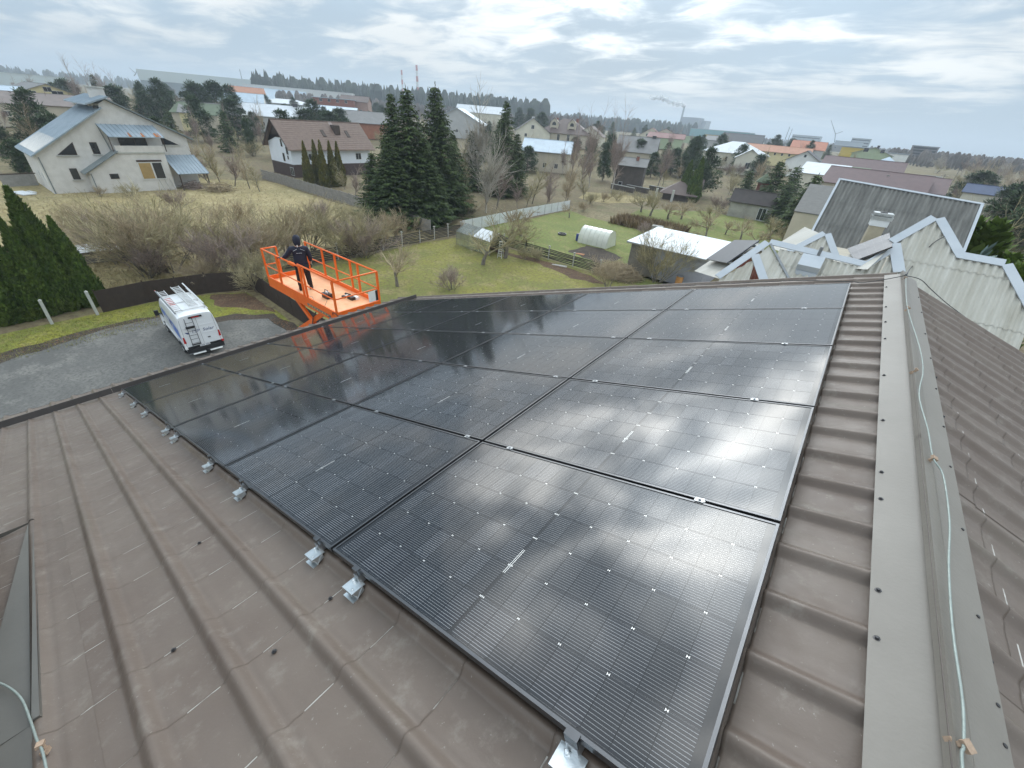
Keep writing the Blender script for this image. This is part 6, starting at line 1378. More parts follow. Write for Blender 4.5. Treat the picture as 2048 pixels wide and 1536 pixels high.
house_('flat_house', 'pale house with a flat dark roof behind the pines', (-144.61, 456.65, 5.0), R(14), 17, 10, 10.61, 0, WGN, RDG, 'flat', 'x', .5, W4(3, 's', 4, 12), k=2.59)
house_('silver_roofed_house', 'cream villa with a broad silver hipped roof', (-49.52, 211.27, 2.24), R(12), 15, 12, 7.66, 11.58, WC, RW, 'hip', 'x', .6, [('s', -6, 3.3, .8, 1.8), ('s', -3.8, 3.3, .9, 1.8), ('s', -1.6, 3.3, .9, 1.8), ('s', 1, 3.3, 1.1, 1.8), ('s', 3.5, 3.3, 1.1, 1.8), ('s', 6, 3.3, .9, 1.8)], k=1.61)
house_('silver_roofed_house', 'side wing of the villa with a small silver gable', (-39.96, 193.93, 1.64), R(12), 6, 8, 7.04, 9.88, WC, RW, 'gable', 'y', .5, [('s', 0, 3, 1.6, 2.0)], k=1.55)
house_('gabled_house', 'large dark grey roofed house behind the silver villa', (-71.49, 310.89, 4.88), R(10), 13, 12, 10.29, 14.92, WG, RDG, 'gable', 'x', .6, W4(3, 's', 4, 9), k=1.68)
house_('gabled_house', 'lower grey roof left of the large dark grey house', (-84.07, 316.01, 4.95), R(10), 11, 9, 10.38, 12.68, WG, RG, 'gable', 'x', .5, k=1.67)
house_('orange_roofed_house', 'long cream house with an orange roof and small windows', (-42.36, 248.41, 3.36), R(8), 21, 11, 8.78, 11.11, WY, RO, 'gable', 'x', .6, W4(8, 's', 7.62, 16, .8, 1.0) + W4(8, 's', 6.84, 16, .8, 1.0), k=1.44)
house_('orange_roofed_house', 'cream wing with an orange roof right of the long cream house', (-34.94, 251.59, 3.43), R(8), 9, 11, 8.8, 10.67, WY, RO, 'gable', 'x', .5, W4(3, 's', 4, 7), k=1.51)
house_('gabled_house', 'house with a bright orange red steep roof', (-37.06, 317.85, 4.89), R(6), 11, 12, 10.3, 14.07, WG, mat('bright_orange_roof', (.40, .155, .09), .7, .1, .6), 'gable', 'x', .6, [('w', 0, 6, 1.2, 1.4)], k=1.49)
house_('gabled_house', 'white gabled house with a dark roof and one small window', (-23.99, 211.65, 2.11), R(4), 7.5, 12, 7.55, 10.72, WW, RDG, 'gable', 'y', .6, [('s', 0, 9.1, .9, 1.0), ('s', -2, 2, 1.1, 1.2), ('s', 2, 2, 1.1, 1.2)], k=1.52)
house_('long_block', 'long grey brown industrial block on the right horizon', (-70.52, 852.09, 5.0), R(4), 40, 14, 13.18, 0, wallm('grey_brown_panel', (.20, .185, .17)), RW, 'flat', 'x', .3, W4(8, 's', 5, 36, 2.2, 2.2), k=2.59)
house_('yellow_house', 'yellow green gabled house with a black chimney', (-6.82, 343.93, 5.0), R(0), 8.5, 11, 10.4, 13.78, WGN, RG, 'gable', 'y', .7, [('s', -1.6, 8.5, 2.2, 1.8, M_TRIM), ('s', 1.8, 8.5, 1.8, 1.8, M_TRIM)], [(.5, 0, 6, 14.77, .9, M_BLK)], k=2.22)
house_('maroon_roofed_house', 'pair of long low maroon roofs with white edging', (-5.46, 205.93, 1.89), R(0), 14, 8, 7.29, 9.98, WG, RMAR, 'gable', 'x', .5, k=1.65)
house_('metal_roofed_house', 'small pale blue domed roof house', (0.93, 228.0, 2.6), R(0), 5.2, 6, 7.96, 11.06, WG, RBL, 'hip', 'x', .4, k=1.75)
house_('white_roofed_house', 'low building with a wide pale blue white roof', (-12.37, 160.52, 0.63), R(0), 6.6, 6, 6.04, 8.5, WC, RW, 'shed', 'x', .4, k=1.64)
house_('green_roofed_house', 'low building with a mossy green roof', (-7.44, 165.83, 0.74), R(-2), 5.4, 5.5, 6.11, 8.25, WB, RGR, 'shed', 'x', .4, k=1.80)
house_('maroon_roofed_house', 'house with a large maroon tiled roof above the grey corrugated ridge', (0.26, 144.0, 0.3), R(-3), 10.5, 8, 5.73, 8.85, WB, RMAR, 'gable', 'x', .5, (), [(1, -1, 4, 8.2, .3, WW)], k=1.89)
house_('maroon_roofed_house', 'lower maroon roof with a dark vent at the right', (7.23, 148.82, 0.38), R(-3), 7.0, 9, 5.77, 8.54, WB, RMAR, 'gable', 'x', .4, (), [(-1.0, -3.0, 3, 7.05, .9, M_BLK)], k=1.86)
house_('blue_roofed_house', 'low white house with a dark blue roof among trees at the right', (23.28, 160.32, 0.65), R(-8), 8.5, 6, 6.1, 7.74, WC, mat('dark_blue_roof', (.06, .08, .14), .6, .1, .6), 'gable', 'x', .4, W4(2, 's', 1.6, 6), k=1.08)
house_('grey_tile_house', 'grey tiled pitched roof just left of the grey corrugated roof', (-4.3, 76.88, 0.0), R(2), 4.2, 7.0, 5.35, 8.18, WB, mat('grey_concrete_tile', (.14, .135, .125), .8, .12, 2, bump=.3), 'shed', 'x', .1, courses=0, k=1.33)
# small garden houses in the middle distance
t = house_('garden_house', 'dark brown hipped pavilion roof with brick pillars beyond the orchard', (-34.73, 107.53, 0.0), R(16), 6.6, 6.0, 1.28, 3.75, mat('dark_board_wall', (.09, .075, .065)), RB, 'hip', 'x', .9)
for x in (-4.6, -1.0): g = MB(); g.b3(x - .25, x + .25, -6.0, -5.5, 0, 2.4); g.build('pillar', M_CONC, t)
house_('garden_house', 'dark roofed extension behind the brown pavilion', (-33.96, 113.01, 0.02), R(16), 4.5, 5, 1.39, 4.12, mat('dark_board_wall', (.09, .075, .065)), RB, 'gable', 'x', .4)
house_('garden_shed', 'pale shed with a dark brown pitched roof behind the orchard trees', (-16.89, 98.56, 0.0), R(5), 7.6, 4.4, 2.93, 4.73, wallm('dirty_pale_wall', (.33, .31, .27), .25), mat('dark_brown_felt', (.055, .045, .042), .8, .15, 1), 'gable', 'x', .35, [('s', 2.2, 1.2, 1.4, 2.2, M_WSH)])
house_('garden_pavilion', 'small hexagon like pavilion with a grey green roof among conifers', (-19.36, 116.4, 0.02), R(10), 2.2, 2.2, 5.2, 6.96, WR, RGR, 'hip', 'x', .5)
for px_, (x, y) in enumerate(((-45.77, 108.76), (-41.82, 114.61), (-48.27, 105.48))):
    t = thing('garden_wall', ('low garden wall with pale coping left of the pines', 'low garden wall with pale coping under the pines', 'pale coped wall end beside the birch trunk')[px_], 'wall', (x, y, 0), R(-12)); g = MB(); g.b3(-3.5, 3.5, -.12, .12, 0, 1.1); g.build('wall_body', mat('dark_board_wall', (.09, .075, .065)), t); g = MB(); g.b3(-3.6, 3.6, -.2, .2, 1.102, 1.22); g.build('coping', M_CONC, t)

# ================================================================ trees, shrubs
NOM = {'pale': 16, 'bush': 3.4, 'orchard': 4.2, 'birch': 16, 'tall': 14, 'spruce': 16, 'smallspruce': 8, 'bluespruce': 6, 'thuja': 6.2, 'thujay': 6.0, 'thujad': 6.0, 'pine': 9}
REALH = {}
def nomh(key):
    if key not in REALH:
        REALH[key] = max(v.co.z for m in PROTO[key] for v in m.vertices)
    return REALH[key]
def tree(name, cat, key, t4, label, group=None, wx=1.0, seed=0):
    x, y, z, h = t4; s = h / nomh(key)
    return plant(name, label, cat, key, (x, y, z), s, sx=s * wx, group=group, seed=seed)
g_ = 'dark spruces in the clump right of the tiled house'
tree('spruce_tree', 'spruce', 'spruce0', (-51.65, 39.46, 0.0, 15.49), 'slender dark spruce at the left of the tall clump', g_, .85)
tree('spruce_tree', 'spruce', 'spruce1', (-48.9, 39.72, 0.0, 16.13), 'tallest dark spruce with a broad skirt in the clump centre', g_, 1.12)
tree('spruce_tree', 'spruce', 'spruce2', (-50.26, 45.81, 0.0, 16.81), 'tall dark spruce at the right of the clump', g_, 1.1)
tree('spruce_tree', 'spruce', 'spruce0', (-51.76, 35.92, 0.0, 8.68), 'low spruce at the left foot of the clump', g_, 1.35)
tree('spruce_tree', 'spruce', 'spruce1', (-48.15, 35.8, 0.0, 11.01), 'middle sized spruce before the slender one', g_, 1.25)
tree('spruce_tree', 'spruce', 'spruce2', (-46.85, 40.61, 0.0, 10.79), 'shorter spruce between the two tallest ones', g_, 1.3)
tree('spruce_tree', 'spruce', 'spruce0', (-51.53, 50.28, 0.0, 11.14), 'shorter spruce at the right foot of the clump', g_, 1.15)
tree('spruce_tree', 'spruce', 'spruce1', (-57.29, 69.41, 0.0, 16.53), 'single narrow spruce behind the pale bare tree', None, .9)
tree('spruce_tree', 'spruce', 'spruce2', (-56.66, 72.48, 0.0, 11.36), 'shorter spruce right beside the single narrow spruce', None, 1.1)
tree('spruce_tree', 'spruce', 'smallspruce0', (-65.29, 69.01, 0.0, 11.24), 'small spruce half hidden behind the bare trees', None, 1.0)
for q, (k, t, lb) in enumerate((('smallspruce0', (-16.51, 110.78, 0.0, 10.25), 'dark pointed spruce left of the grey tiled roof, taller one'), ('smallspruce1', (-12.65, 107.26, 0.0, 9.82), 'dark pointed spruce left of the grey tiled roof, right one'), ('smallspruce0', (-7.27, 87.7, 0.0, 9.7), 'bushy dark spruce at the top of the grey tiled roof'),
        ('smallspruce1', (-22.18, 113.86, 0.01, 7.74), 'dark broad conifer right of the tall thuja'), ('smallspruce1', (-11.65, 97.3, 0.0, 7.39), 'low dark conifer in the gap beside the pale shed'), ('smallspruce0', (-8.3, 91.63, 0.0, 7.32), 'low dark conifer next to the grey tiled roof'), ('smallspruce1', (-15.59, 102.82, 0.0, 6.34), 'low dark conifer behind the pale shed'), ('smallspruce0', (-16.97, 104.63, 0.0, 5.42), 'small dark conifer behind the shed roof'))):
    tree('spruce_tree', 'spruce', k, t, lb, 'dark conifers behind the garden sheds', 1.35)
tree('thuja', 'thuja', 'thujad', (-31.17, 106.53, 0.0, 9.37), 'tall dark round topped thuja beside the brown pavilion', None, .95)
tree('thuja', 'thuja', 'thujad', (-34.15, 108.76, 0.0, 8.45), 'brownish green thuja just left of the tall dark thuja', None, 1.0)
for q, (p, h, lb) in enumerate((((-81.54, 42.6, 0.0, 7.53), 0, 'leftmost'), ((-82.08, 44.78, 0.0, 7.67), 1, 'second from left'), ((-79.38, 44.5, 0.0, 7.81), 2, 'middle'), ((-79.47, 46.35, 0.0, 7.75), 0, 'second from right'), ((-80.12, 48.19, 0.0, 7.56), 1, 'rightmost'))):
    tree('thuja', 'thuja', 'thujay%d' % h, p, '%s of the five yellow green thujas before the brown tiled house' % lb, 'yellow green thujas before the tiled house', .95)
g_ = 'pines in front of the far houses'
for q, (k, t, lb, w) in enumerate((('pine0', (-60.16, 117.49, 0.13, 9.54), 'dark green pine left of the birch trunk', .75), ('pine1', (-55.94, 141.33, 0.44, 7.59), 'round dark pine at the edge of the dry meadow, left', 1.2), ('pine2', (-54.45, 154.7, 0.7, 8.63), 'round dark pine at the edge of the dry meadow, middle', 1.3), ('pine0', (-50.57, 162.3, 0.84, 12.32), 'tallest pine at the edge of the dry meadow', 1.0),
        ('pine1', (-50.36, 152.92, 0.63, 7.3), 'lower pine before the tallest meadow pine', 1.2), ('pine2', (-63.97, 133.46, 0.36, 6.95), 'slim pine right of the birch trunk', .7), ('pine0', (-196.93, 56.95, 1.85, 14.55), 'big dark pine above the white house roof', 1.15), ('pine1', (-203.47, 69.46, 2.17, 14.5), 'left pine of the dark group behind the white house', 1.3), ('pine2', (-206.19, 76.71, 2.34, 15.11), 'middle pine of the dark group behind the white house', 1.3),
        ('pine0', (-195.17, 77.53, 2.01, 14.53), 'right pine of the dark group behind the white house', 1.1), ('pine1', (-165.59, 65.31, 1.05, 11.87), 'lighter pine above the beige grey roofed house', 1.2), ('pine2', (-232.15, 60.87, 2.99, 12.4), 'narrow dark conifer left of the big pine', .6), ('pine0', (-152.56, 85.74, 0.97, 13.21), 'pine crown behind the brown tiled roof, left', 1.3), ('pine1', (-145.39, 78.01, 0.72, 11.03), 'low pine crown behind the brown tiled roof', 1.5),
        ('pine2', (-141.93, 84.15, 0.72, 10.76), 'low pine behind the right end of the brown tiled roof', 1.3), ('pine0', (-203.06, 260.13, 4.97, 14.8), 'far pine left of the dark roofed white house', 1.1), ('pine1', (-203.2, 272.6, 5.0, 15.21), 'far pine behind the dark roofed white house', 1.1), ('pine2', (-173.49, 244.75, 4.6, 13.31), 'far pine between the white house and the mansion', 1.2), ('pine0', (-233.25, 28.61, 2.83, 6.82), 'dark fir before the yellow house at far left', .8),
        ('pine1', (-107.61, 9.21, 0.0, 5.23), 'dark conifer at the left picture edge beside the white house', 1.3), ('pine2', (-111.52, 10.36, 0.0, 3.88), 'olive conifer beside the left wall of the white house', 1.2), ('pine0', (-123.82, 17.13, 0.06, 8.24), 'small conifer left of the white house roof', .9), ('pine1', (-129.36, 53.53, 0.23, 8.68), 'dark conifer right of the beige grey roofed house', .6), ('pine2', (-61.62, 231.96, 2.99, 11.57), 'dark conifer behind the silver villa', .9))):
    tree('pine_tree', 'pine', k, t, lb, g_, w)
tree('spruce_tree', 'spruce', 'bluespruce', (4.26, 23.62, 0.0, 10.98), 'grey blue spruce at the right picture edge below the corrugated roofs', None, 1.15)
tree('thuja', 'thuja', 'thujad', (4.96, 32.63, 0.0, 11.07), 'broad brownish hedge thuja right of the grey corrugated roof, left one', None, 1.5)
tree('thuja', 'thuja', 'thujad', (5.57, 31.51, 0.0, 11.2), 'broad brownish hedge thuja right of the grey corrugated roof, right one', None, 1.6)
tree('thuja', 'thuja', 'thuja0', (5.08, 23.46, 0.0, 10.79), 'dark green thuja at the right picture edge', None, 1.4)
tree('thuja', 'thuja', 'thuja1', (4.54, 21.53, 0.0, 10.73), 'dark green thuja behind the white corrugated eave', None, 1.3)
tree('thuja', 'thuja', 'thuja2', (4.78, 20.45, 0.0, 10.9), 'dark green thuja cut by the right picture edge', None, 1.4)

# leafless trees
def bares(rows, name, cat, group):
    for q, (k, t, lb, w) in enumerate(rows): tree(name, cat, k, t, lb, group, w, q)
bares((('birch0', (-221.59, 39.05, 2.5, 18.67), 'tall leaning birch left of the white house chimney', 1.2), ('birch1', (-217.7, 43.48, 2.4, 18.16), 'middle birch above the white house roof', 1.2), ('birch2', (-222.75, 48.62, 2.6, 17.29), 'right birch above the white house chimney', 1.1), ('birch0', (-233.84, 54.01, 2.99, 15.84), 'smaller birch just right of the chimney birches', 1.1),
       ('birch1', (-47.44, 98.13, 0.0, 19.79), 'tall pale birch standing in the dry meadow edge', .95), ('birch2', (-55.46, 97.3, 0.0, 18.68), 'birch left of the tall pale birch', 1.0), ('birch0', (-63.07, 104.43, 0.04, 17.3), 'thin birch near the mansion', 1.0), ('birch1', (-50.94, 106.44, 0.02, 19.1), 'leaning birch right of the tall pale birch', .8), ('birch2', (-55.65, 101.78, 0.01, 18.24), 'slim birch between the two tall birches', .9),
       ('birch0', (-44.94, 119.85, 0.09, 15.14), 'fan shaped bare birch behind the meadow pines', 1.4)), 'birch_tree', 'birch', 'bare birches')
bares((('pale0', (-63.46, 69.35, 0.0, 20.04), 'tall pale bare tree right of the spruce clump', 1.05), ('pale1', (-47.72, 53.91, 0.0, 13.2), 'bare tree with a pale trunk before the narrow spruce', 1.3), ('tall2', (-48.97, 58.12, 0.0, 10.65), 'bare spreading tree below the narrow spruce', 1.4), ('tall0', (-51.95, 52.7, 0.0, 11.63), 'bare tree close to the right spruce', 1.0),
       ('tall1', (-48.84, 68.34, 0.0, 9.69), 'dense bare tree left of the meadow', 1.3), ('tall2', (-48.42, 73.48, 0.0, 8.95), 'dense bare tree in the middle of the thicket', 1.3), ('tall0', (-47.5, 78.79, 0.0, 10.04), 'dense bare tree at the right of the thicket', 1.3), ('tall1', (-47.3, 64.52, 0.0, 6.8), 'lower bare tree in the thicket front, left', 1.4), ('tall2', (-45.57, 68.17, 0.0, 6.52), 'lower bare tree in the thicket front, middle', 1.4), ('tall0', (-44.74, 73.44, 0.0, 6.88), 'lower bare tree in the thicket front, right', 1.4),
       ('tall1', (-46.12, 83.05, 0.0, 7.58), 'bare tree beside the dark pine and birches', 1.2), ('tall2', (-47.39, 61.95, 0.0, 5.72), 'low bare tree at the left end of the thicket', 1.3)), 'bare_tree', 'tree', 'bare trees in the thicket behind the white sheet fence')
bares((('tall0', (-97.46, 30.1, 0.0, 8.75), 'bare tree at the right corner of the white house', 1.3), ('tall1', (-90.88, 30.92, 0.0, 7.95), 'bare tree behind the porch, second from the white house', 1.4), ('tall2', (-86.41, 31.58, 0.0, 7.71), 'olive bare tree between the two houses', 1.5), ('tall0', (-82.86, 32.49, 0.0, 7.14), 'bare tree left of the dark basement wall', 1.4), ('tall1', (-79.57, 32.63, 0.0, 6.14), 'bare tree at the left end of the concrete wall', 1.4), ('tall2', (-88.54, 28.44, 0.0, 6.04), 'lower bare tree beside the porch', 1.5),
       ('tall0', (-99.45, 33.68, 0.0, 8.25), 'tall olive shrub before the beige grey roofed house', .8), ('tall1', (-102.78, 39.2, 0.0, 8.39), 'bare tree before the beige gable', 1.2), ('tall2', (-183.27, 80.08, 1.7, 13.17), 'pale bare poplar left of the cream arched house', .7), ('tall0', (-173.61, 77.19, 1.39, 12.42), 'second pale bare poplar left of the arched house', .7)), 'bare_tree', 'tree', 'bare trees between the white house and the tiled house')
bares((('tall2', (-68.44, 43.32, 0.0, 5.7), 'brown bare shrub tree before the tiled house, left', 1.5), ('tall0', (-61.16, 41.66, 0.0, 5.79), 'brown bare shrub tree at the foot of the spruces', 1.5), ('tall1', (-76.04, 46.25, 0.0, 5.04), 'brown bare shrub tree beside the yellow thujas', 1.5), ('tall2', (-55.25, 39.64, 0.0, 5.22), 'bare tree below the low spruce', 1.2)), 'bare_tree', 'tree', 'brown bare trees along the concrete wall')
g_ = 'bare bushes in the dry field'
B_ = [(310,548,300,385,1,'largest bare bush fanning out behind the van'), (345,545,350,400,0,'bare bush with reddish stems right behind the van roof'), (240,530,225,420,2,'bare bush over the cold frame'), (285,520,275,400,3,'dense bush just behind the cold frame'), (180,470,170,400,4,'low bush left of the white lid, beside the hedge tip'), (205,500,195,410,0,'bush directly left of the cold frame'),
      (390,520,395,420,1,'bush in the field above the fence corner'), (440,540,440,430,3,'tangled bush at the bend of the dark fence'), (480,560,485,440,2,'tangled pale bush beside the lift railing'), (515,545,515,430,4,'tangled bush behind the left end of the lift'), (540,520,545,420,1,'bush behind the worker, left'), (575,510,580,410,0,'bush behind the worker, at his shoulder'),
      (620,505,625,400,3,'bush behind the worker, right'), (470,470,470,395,4,'round brown bush in the middle of the field'), (360,420,358,375,2,'small round bush on the yellow grass'), (700,520,705,420,1,'grey bush right of the worker behind the slat fence'), (730,515,735,430,2,'brown bush at the slat fence'), (770,500,775,430,4,'brown thicket bush left of the concrete wall end'),
      (800,480,800,420,0,'bush below the end of the concrete wall'), (700,470,700,410,3,'bush at the middle of the concrete wall'), (640,450,640,400,2,'bush before the concrete wall, left of centre'), (260,395,255,365,1,'shrub at the bay wall of the white house'), (200,395,200,370,4,'shrub at the left foot of the white house'), (300,560,300,470,2,'low arching bush over the dark fence'),
      (420,575,420,500,0,'arching bush spilling over the dark fence'), (520,585,520,505,1,'arching bush spilling over the fence beside the lift'), (560,570,560,490,3,'dense bush under the left end of the lift'), (150,560,150,470,4,'bush behind the right end of the hedge')]
BT = [(-45.23, 8.36, 0.0, 6.36), (-45.0, 9.55, 0.0, 5.74), (-49.51, 7.0, 0.0, 4.48), (-50.23, 8.8, 0.0, 5.01), (-62.54, 7.56, 0.0, 3.22), (-55.55, 7.09, 0.0, 3.89), (-47.47, 12.14, 0.0, 4.34), (-43.18, 12.66, 0.0, 4.62), (-39.95, 12.97, 0.0, 4.76), (-41.35, 15.04, 0.0, 4.72), (-43.69, 17.32, 0.0, 4.53), (-43.98, 19.24, 0.0, 4.77), (-43.97, 21.62, 0.0, 5.04), (-54.91, 18.68, 0.0, 3.82), (-70.66, 18.34, 0.0, 2.67), (-39.54, 23.51, 0.0, 4.68), (-38.74, 24.81, 0.0, 4.22), (-40.01, 28.28, 0.0, 3.65), (-42.18, 32.1, 0.0, 3.43), (-47.92, 28.98, 0.0, 3.32), (-53.92, 28.53, 0.0, 2.98), (-82.47, 15.96, 0.0, 1.83), (-84.0, 12.98, 0.0, 1.45), (-44.33, 7.71, 0.0, 3.37), (-39.63, 10.5, 0.0, 2.82), (-35.78, 12.79, 0.0, 3.14), (-37.08, 15.01, 0.0, 3.1), (-47.86, 3.64, 0.0, 3.18)]
for q, (t, b) in enumerate(zip(BT, B_)): tree('bare_bush', 'bush', 'bush%d' % b[4], t[:3] + (t[3] * 1.12,), b[5], g_, 1.3, q)
bares((('tall2', (-44.12, 23.53, 0.0, 5.6), 'young bare tree with a forked trunk behind the lift', 1.0), ('tall0', (-57.16, 18.25, 0.0, 3.89), 'slender bare tree in the yellow field', 1.0), ('orchard0', (-29.77, 21.97, 0.0, 3.65), 'gnarled small fruit tree right of the lift', 1.25), ('orchard1', (-29.24, 32.88, 0.0, 3.96), 'fruit tree in front of the glasshouse', 1.3), ('orchard2', (-29.33, 36.73, 0.0, 5.38), 'fruit tree beside the step ladder', 1.2),
       ('orchard3', (-34.61, 46.54, 0.0, 4.21), 'fruit tree before the white sheet fence, left', 1.3), ('orchard0', (-37.63, 63.72, 0.0, 2.32), 'small fruit tree at the right end of the white fence', 1.3), ('orchard1', (-36.17, 46.61, 0.0, 3.2), 'bending fruit tree beside the green lawn', 1.0)), 'fruit_tree', 'tree', 'fruit trees round the lawn')
bares((('orchard2', (-32.57, 81.75, 0.0, 3.93), 'fruit tree at the left of the orchard lawn', 1.5), ('orchard3', (-26.49, 79.71, 0.0, 3.48), 'fruit tree with a white painted trunk, left', 1.5), ('orchard0', (-24.9, 82.31, 0.0, 3.57), 'fruit tree with a white painted trunk, right', 1.5), ('orchard1', (-19.48, 81.71, 0.0, 3.56), 'fruit tree before the pale shed', 1.5), ('orchard2', (-29.84, 79.59, 0.0, 5.12), 'taller fruit tree beside the brown pavilion', 1.2), ('orchard3', (-16.81, 70.01, 0.0, 3.98), 'upright fruit tree behind the white shed roof', 1.1),
       ('orchard0', (-12.83, 74.91, 0.0, 3.52), 'forked fruit tree beside the small hut', 1.1), ('orchard1', (-9.69, 79.41, 0.0, 3.53), 'spreading fruit tree left of the grey roof', 1.5), ('orchard2', (-7.41, 88.69, 0.0, 3.37), 'fruit tree nearest the grey corrugated roof', 1.5), ('orchard3', (-15.52, 76.44, 0.0, 2.47), 'thin fruit tree behind the hut', 1.2), ('orchard0', (-9.9, 71.32, 0.0, 2.96), 'low shrub tree behind the white ridge', 1.6), ('orchard1', (-7.39, 76.64, 0.0, 2.48), 'low shrub tree before the grey verge', 1.5)), 'fruit_tree', 'tree', 'fruit trees in the orchard')
tree('bare_tree', 'tree', 'bush1', (-13.71, 42.86, 0.0, 5.88), 'multi stemmed bare tree in front of the grey shed', None, 1.0)
g_ = 'low bare shrubs on the lawn edges'
for q, (t, k, lb) in enumerate((((-25.86, 25.05, 0.0, 2.3), 2, 'low reddish shrub on the lawn above the far panels'), ((-39.73, 40.87, 0.0, 1.78), 0, 'shrub left of the glasshouse'), ((-27.51, 38.11, 0.0, 1.63), 1, 'tangled shrub along the slat fence, left'), ((-26.32, 38.94, 0.0, 1.62), 3, 'tangled shrub along the slat fence, right'), ((-16.61, 37.48, 0.0, 3.1), 4, 'brown shrub behind the brush pile'), ((-53.76, 49.39, 0.0, 2.13), 2, 'shrub under the right spruces'), ((-48.24, 50.73, 0.0, 3.21), 0, 'shrub at the start of the white fence'),
        ((-42.47, 79.35, 0.0, 2.58), 3, 'hedge shrub between garden and meadow, left'), ((-42.62, 84.9, 0.0, 2.41), 4, 'hedge shrub between garden and meadow, middle'), ((-41.61, 89.83, 0.0, 2.54), 1, 'hedge shrub between garden and meadow, right'), ((-23.93, 63.65, 0.0, 2.05), 2, 'brown hedge shrub behind the shed roof, left'), ((-20.8, 63.69, 0.0, 2.05), 0, 'brown hedge shrub behind the shed roof, middle'), ((-17.36, 64.71, 0.0, 2.07), 3, 'brown hedge shrub behind the shed roof, right'), ((-39.21, 70.88, 0.0, 2.09), 4, 'reddish shrub beside the reeds'), ((-22.61, 99.46, 0.0, 3.58), 2, 'reddish brown shrub between thuja and pale shed'), ((-43.8, 181.8, 1.31, 4.37), 2, 'russet beech hedge before the silver villa'), ((-40.47, 182.57, 1.31, 4.66), 2, 'russet beech hedge right part before the villa'))):
    tree('bare_bush', 'bush', 'bush%d' % k, t, lb, g_, 1.5, q)
# scattered trees among the far houses: nothing tells them apart
rng = random.Random(77)

for q in range(270):
    a = R(rng.uniform(-86, -2)); d = rng.uniform(150, 520) if q < 190 else rng.uniform(122, 210); x, y = d * math.sin(a), d * math.cos(a)
    if -110 < x < -70 and 0 < y < 80: continue
    k = rng.choice(['tall0', 'tall1', 'tall2', 'birch0', 'birch1', 'bush1', 'bush3', 'pine0', 'pine1', 'smallspruce0'])
    ever = k[:4] == 'pine' or k[:5] == 'small'
    h = rng.uniform(6.5, 12) if not k.startswith('bush') else rng.uniform(3.5, 5.5)
    tree('evergreen_tree' if ever else 'bare_tree', 'tree', k, (x, y, tz(x, y), h), 'small dark evergreen among the far houses' if ever else 'small bare tree among the far houses', 'evergreens among the far houses' if ever else 'bare trees among the far houses', rng.uniform(1.0, 1.5))
# brown wood on the right
rng = random.Random(78)
for q in range(190):
    a = R(rng.uniform(4.0, 14)); d = rng.uniform(50, 360); x, y = d * math.sin(a), d * math.cos(a)
    if 2.8 < math.degrees(a) < 6.2 and d < 320: continue
    if 6.0 < math.degrees(a) < 8.6 and d < 168: continue
    k = rng.choice(['tall0', 'tall1', 'tall2', 'tall2', 'birch1', 'bush3', 'orchard1', 'pale1', 'tall0', 'tall1', 'pine2' if q % 3 == 0 else 'tall2'])
    ever = k[:4] == 'pine'; h = rng.uniform(7, 11) if not k.startswith(('bush', 'orch')) else rng.uniform(3, 5)
    tree('pine_tree' if ever else 'bare_tree', 'tree', k, (x, y, tz(x, y), h), 'olive evergreen in the brown wood at the right edge' if ever else 'bare tree in the brown wood at the right edge', 'evergreens in the right wood' if ever else 'trees of the brown wood at the right', rng.uniform(1.2, 1.7))
# far forest on the horizon
def forest(name, az0, az1, d0, d1, n, h0, h1, mt, seed, con=.7):
    rng = random.Random(seed); g = MB()
    for i in range(n):
        a = R(rng.uniform(az0, az1)); d = rng.uniform(d0, d1); x, y = d * math.sin(a), d * math.cos(a); h = rng.uniform(h0, h1); r = h * rng.uniform(.14, .24); z = 5.0
        if rng.random() < con: prof = [(r * .7, z), (r, z + h * .25), (r * .55, z + h * .65), (.1, z + h)]
        else: prof = [(r * .4, z), (r * 1.1, z + h * .45), (r, z + h * .75), (r * .3, z + h * .97)]
        g.lathe((x, y, 0), prof, 5)
    return tag(g.build(name, mt), kind='stuff')
M_FOREST = mat('far_pine_forest', (.030, .042, .030), .95, .3, .02, c2=(.060, .068, .048), island=.35)
M_FORESTB = mat('far_bare_forest', (.085, .070, .060), .95, .3, .02, c2=(.13, .11, .095), island=.3)
forest('forest', -66, -35, 640, 860, 900, 22, 34, M_FOREST, 1)
forest('forest', -36, -18, 900, 1300, 600, 16, 26, M_FOREST, 2)
forest('forest', -90, -64, 1500, 2100, 600, 14, 26, M_FOREST, 3)
forest('forest', -64, -30, 480, 640, 420, 8, 15, M_FORESTB, 4, .1)
forest('forest', -24, 3, 900, 1900, 900, 6, 12, M_FORESTB, 5, .15)
forest('forest', 0, 16, 420, 1700, 1500, 6, 11, M_FORESTB, 6, .12)

# ================================================================ far landmarks, poles, road
M_STRR, M_STRW = mat('chimney_red', (.40, .10, .09), .8, .05, 1), mat('chimney_white', (.55, .55, .55), .8, .05, 1)
def mast(label, t, r, bands=9):
    x, y, z, h = t; t = thing('striped_chimney', label, 'chimney', (x, y, z), 0, 'red and white chimneys on the horizon')
    for k in range(bands):
        a, b = h * k / bands, h * (k + 1) / bands; g = MB(); g.cyl((0, 0, a), (0, 0, b), r * (1 - .4 * k / bands), 10, r * (1 - .4 * (k + 1) / bands))
        g.build('red_band' if k % 2 == 0 and k > 2 else 'pale_band', M_STRR if k % 2 == 0 and k > 2 else M_STRW, t)
mast('taller red and white chimney above the spruces', (-875.7, 745.42, 5.0, 88.62), 3.4); mast('shorter red and white chimney left of the taller one', (-974.4, 782.97, 5.0, 83.09), 2.9)
M_STK = mat('factory_grey', (.22, .25, .28), .8, .08, .05)
t4 = (-472.16, 1317.98, 5.0, 65.05); t = thing('factory_chimney', 'slim dark factory chimney trailing white smoke', 'chimney', t4[:3])
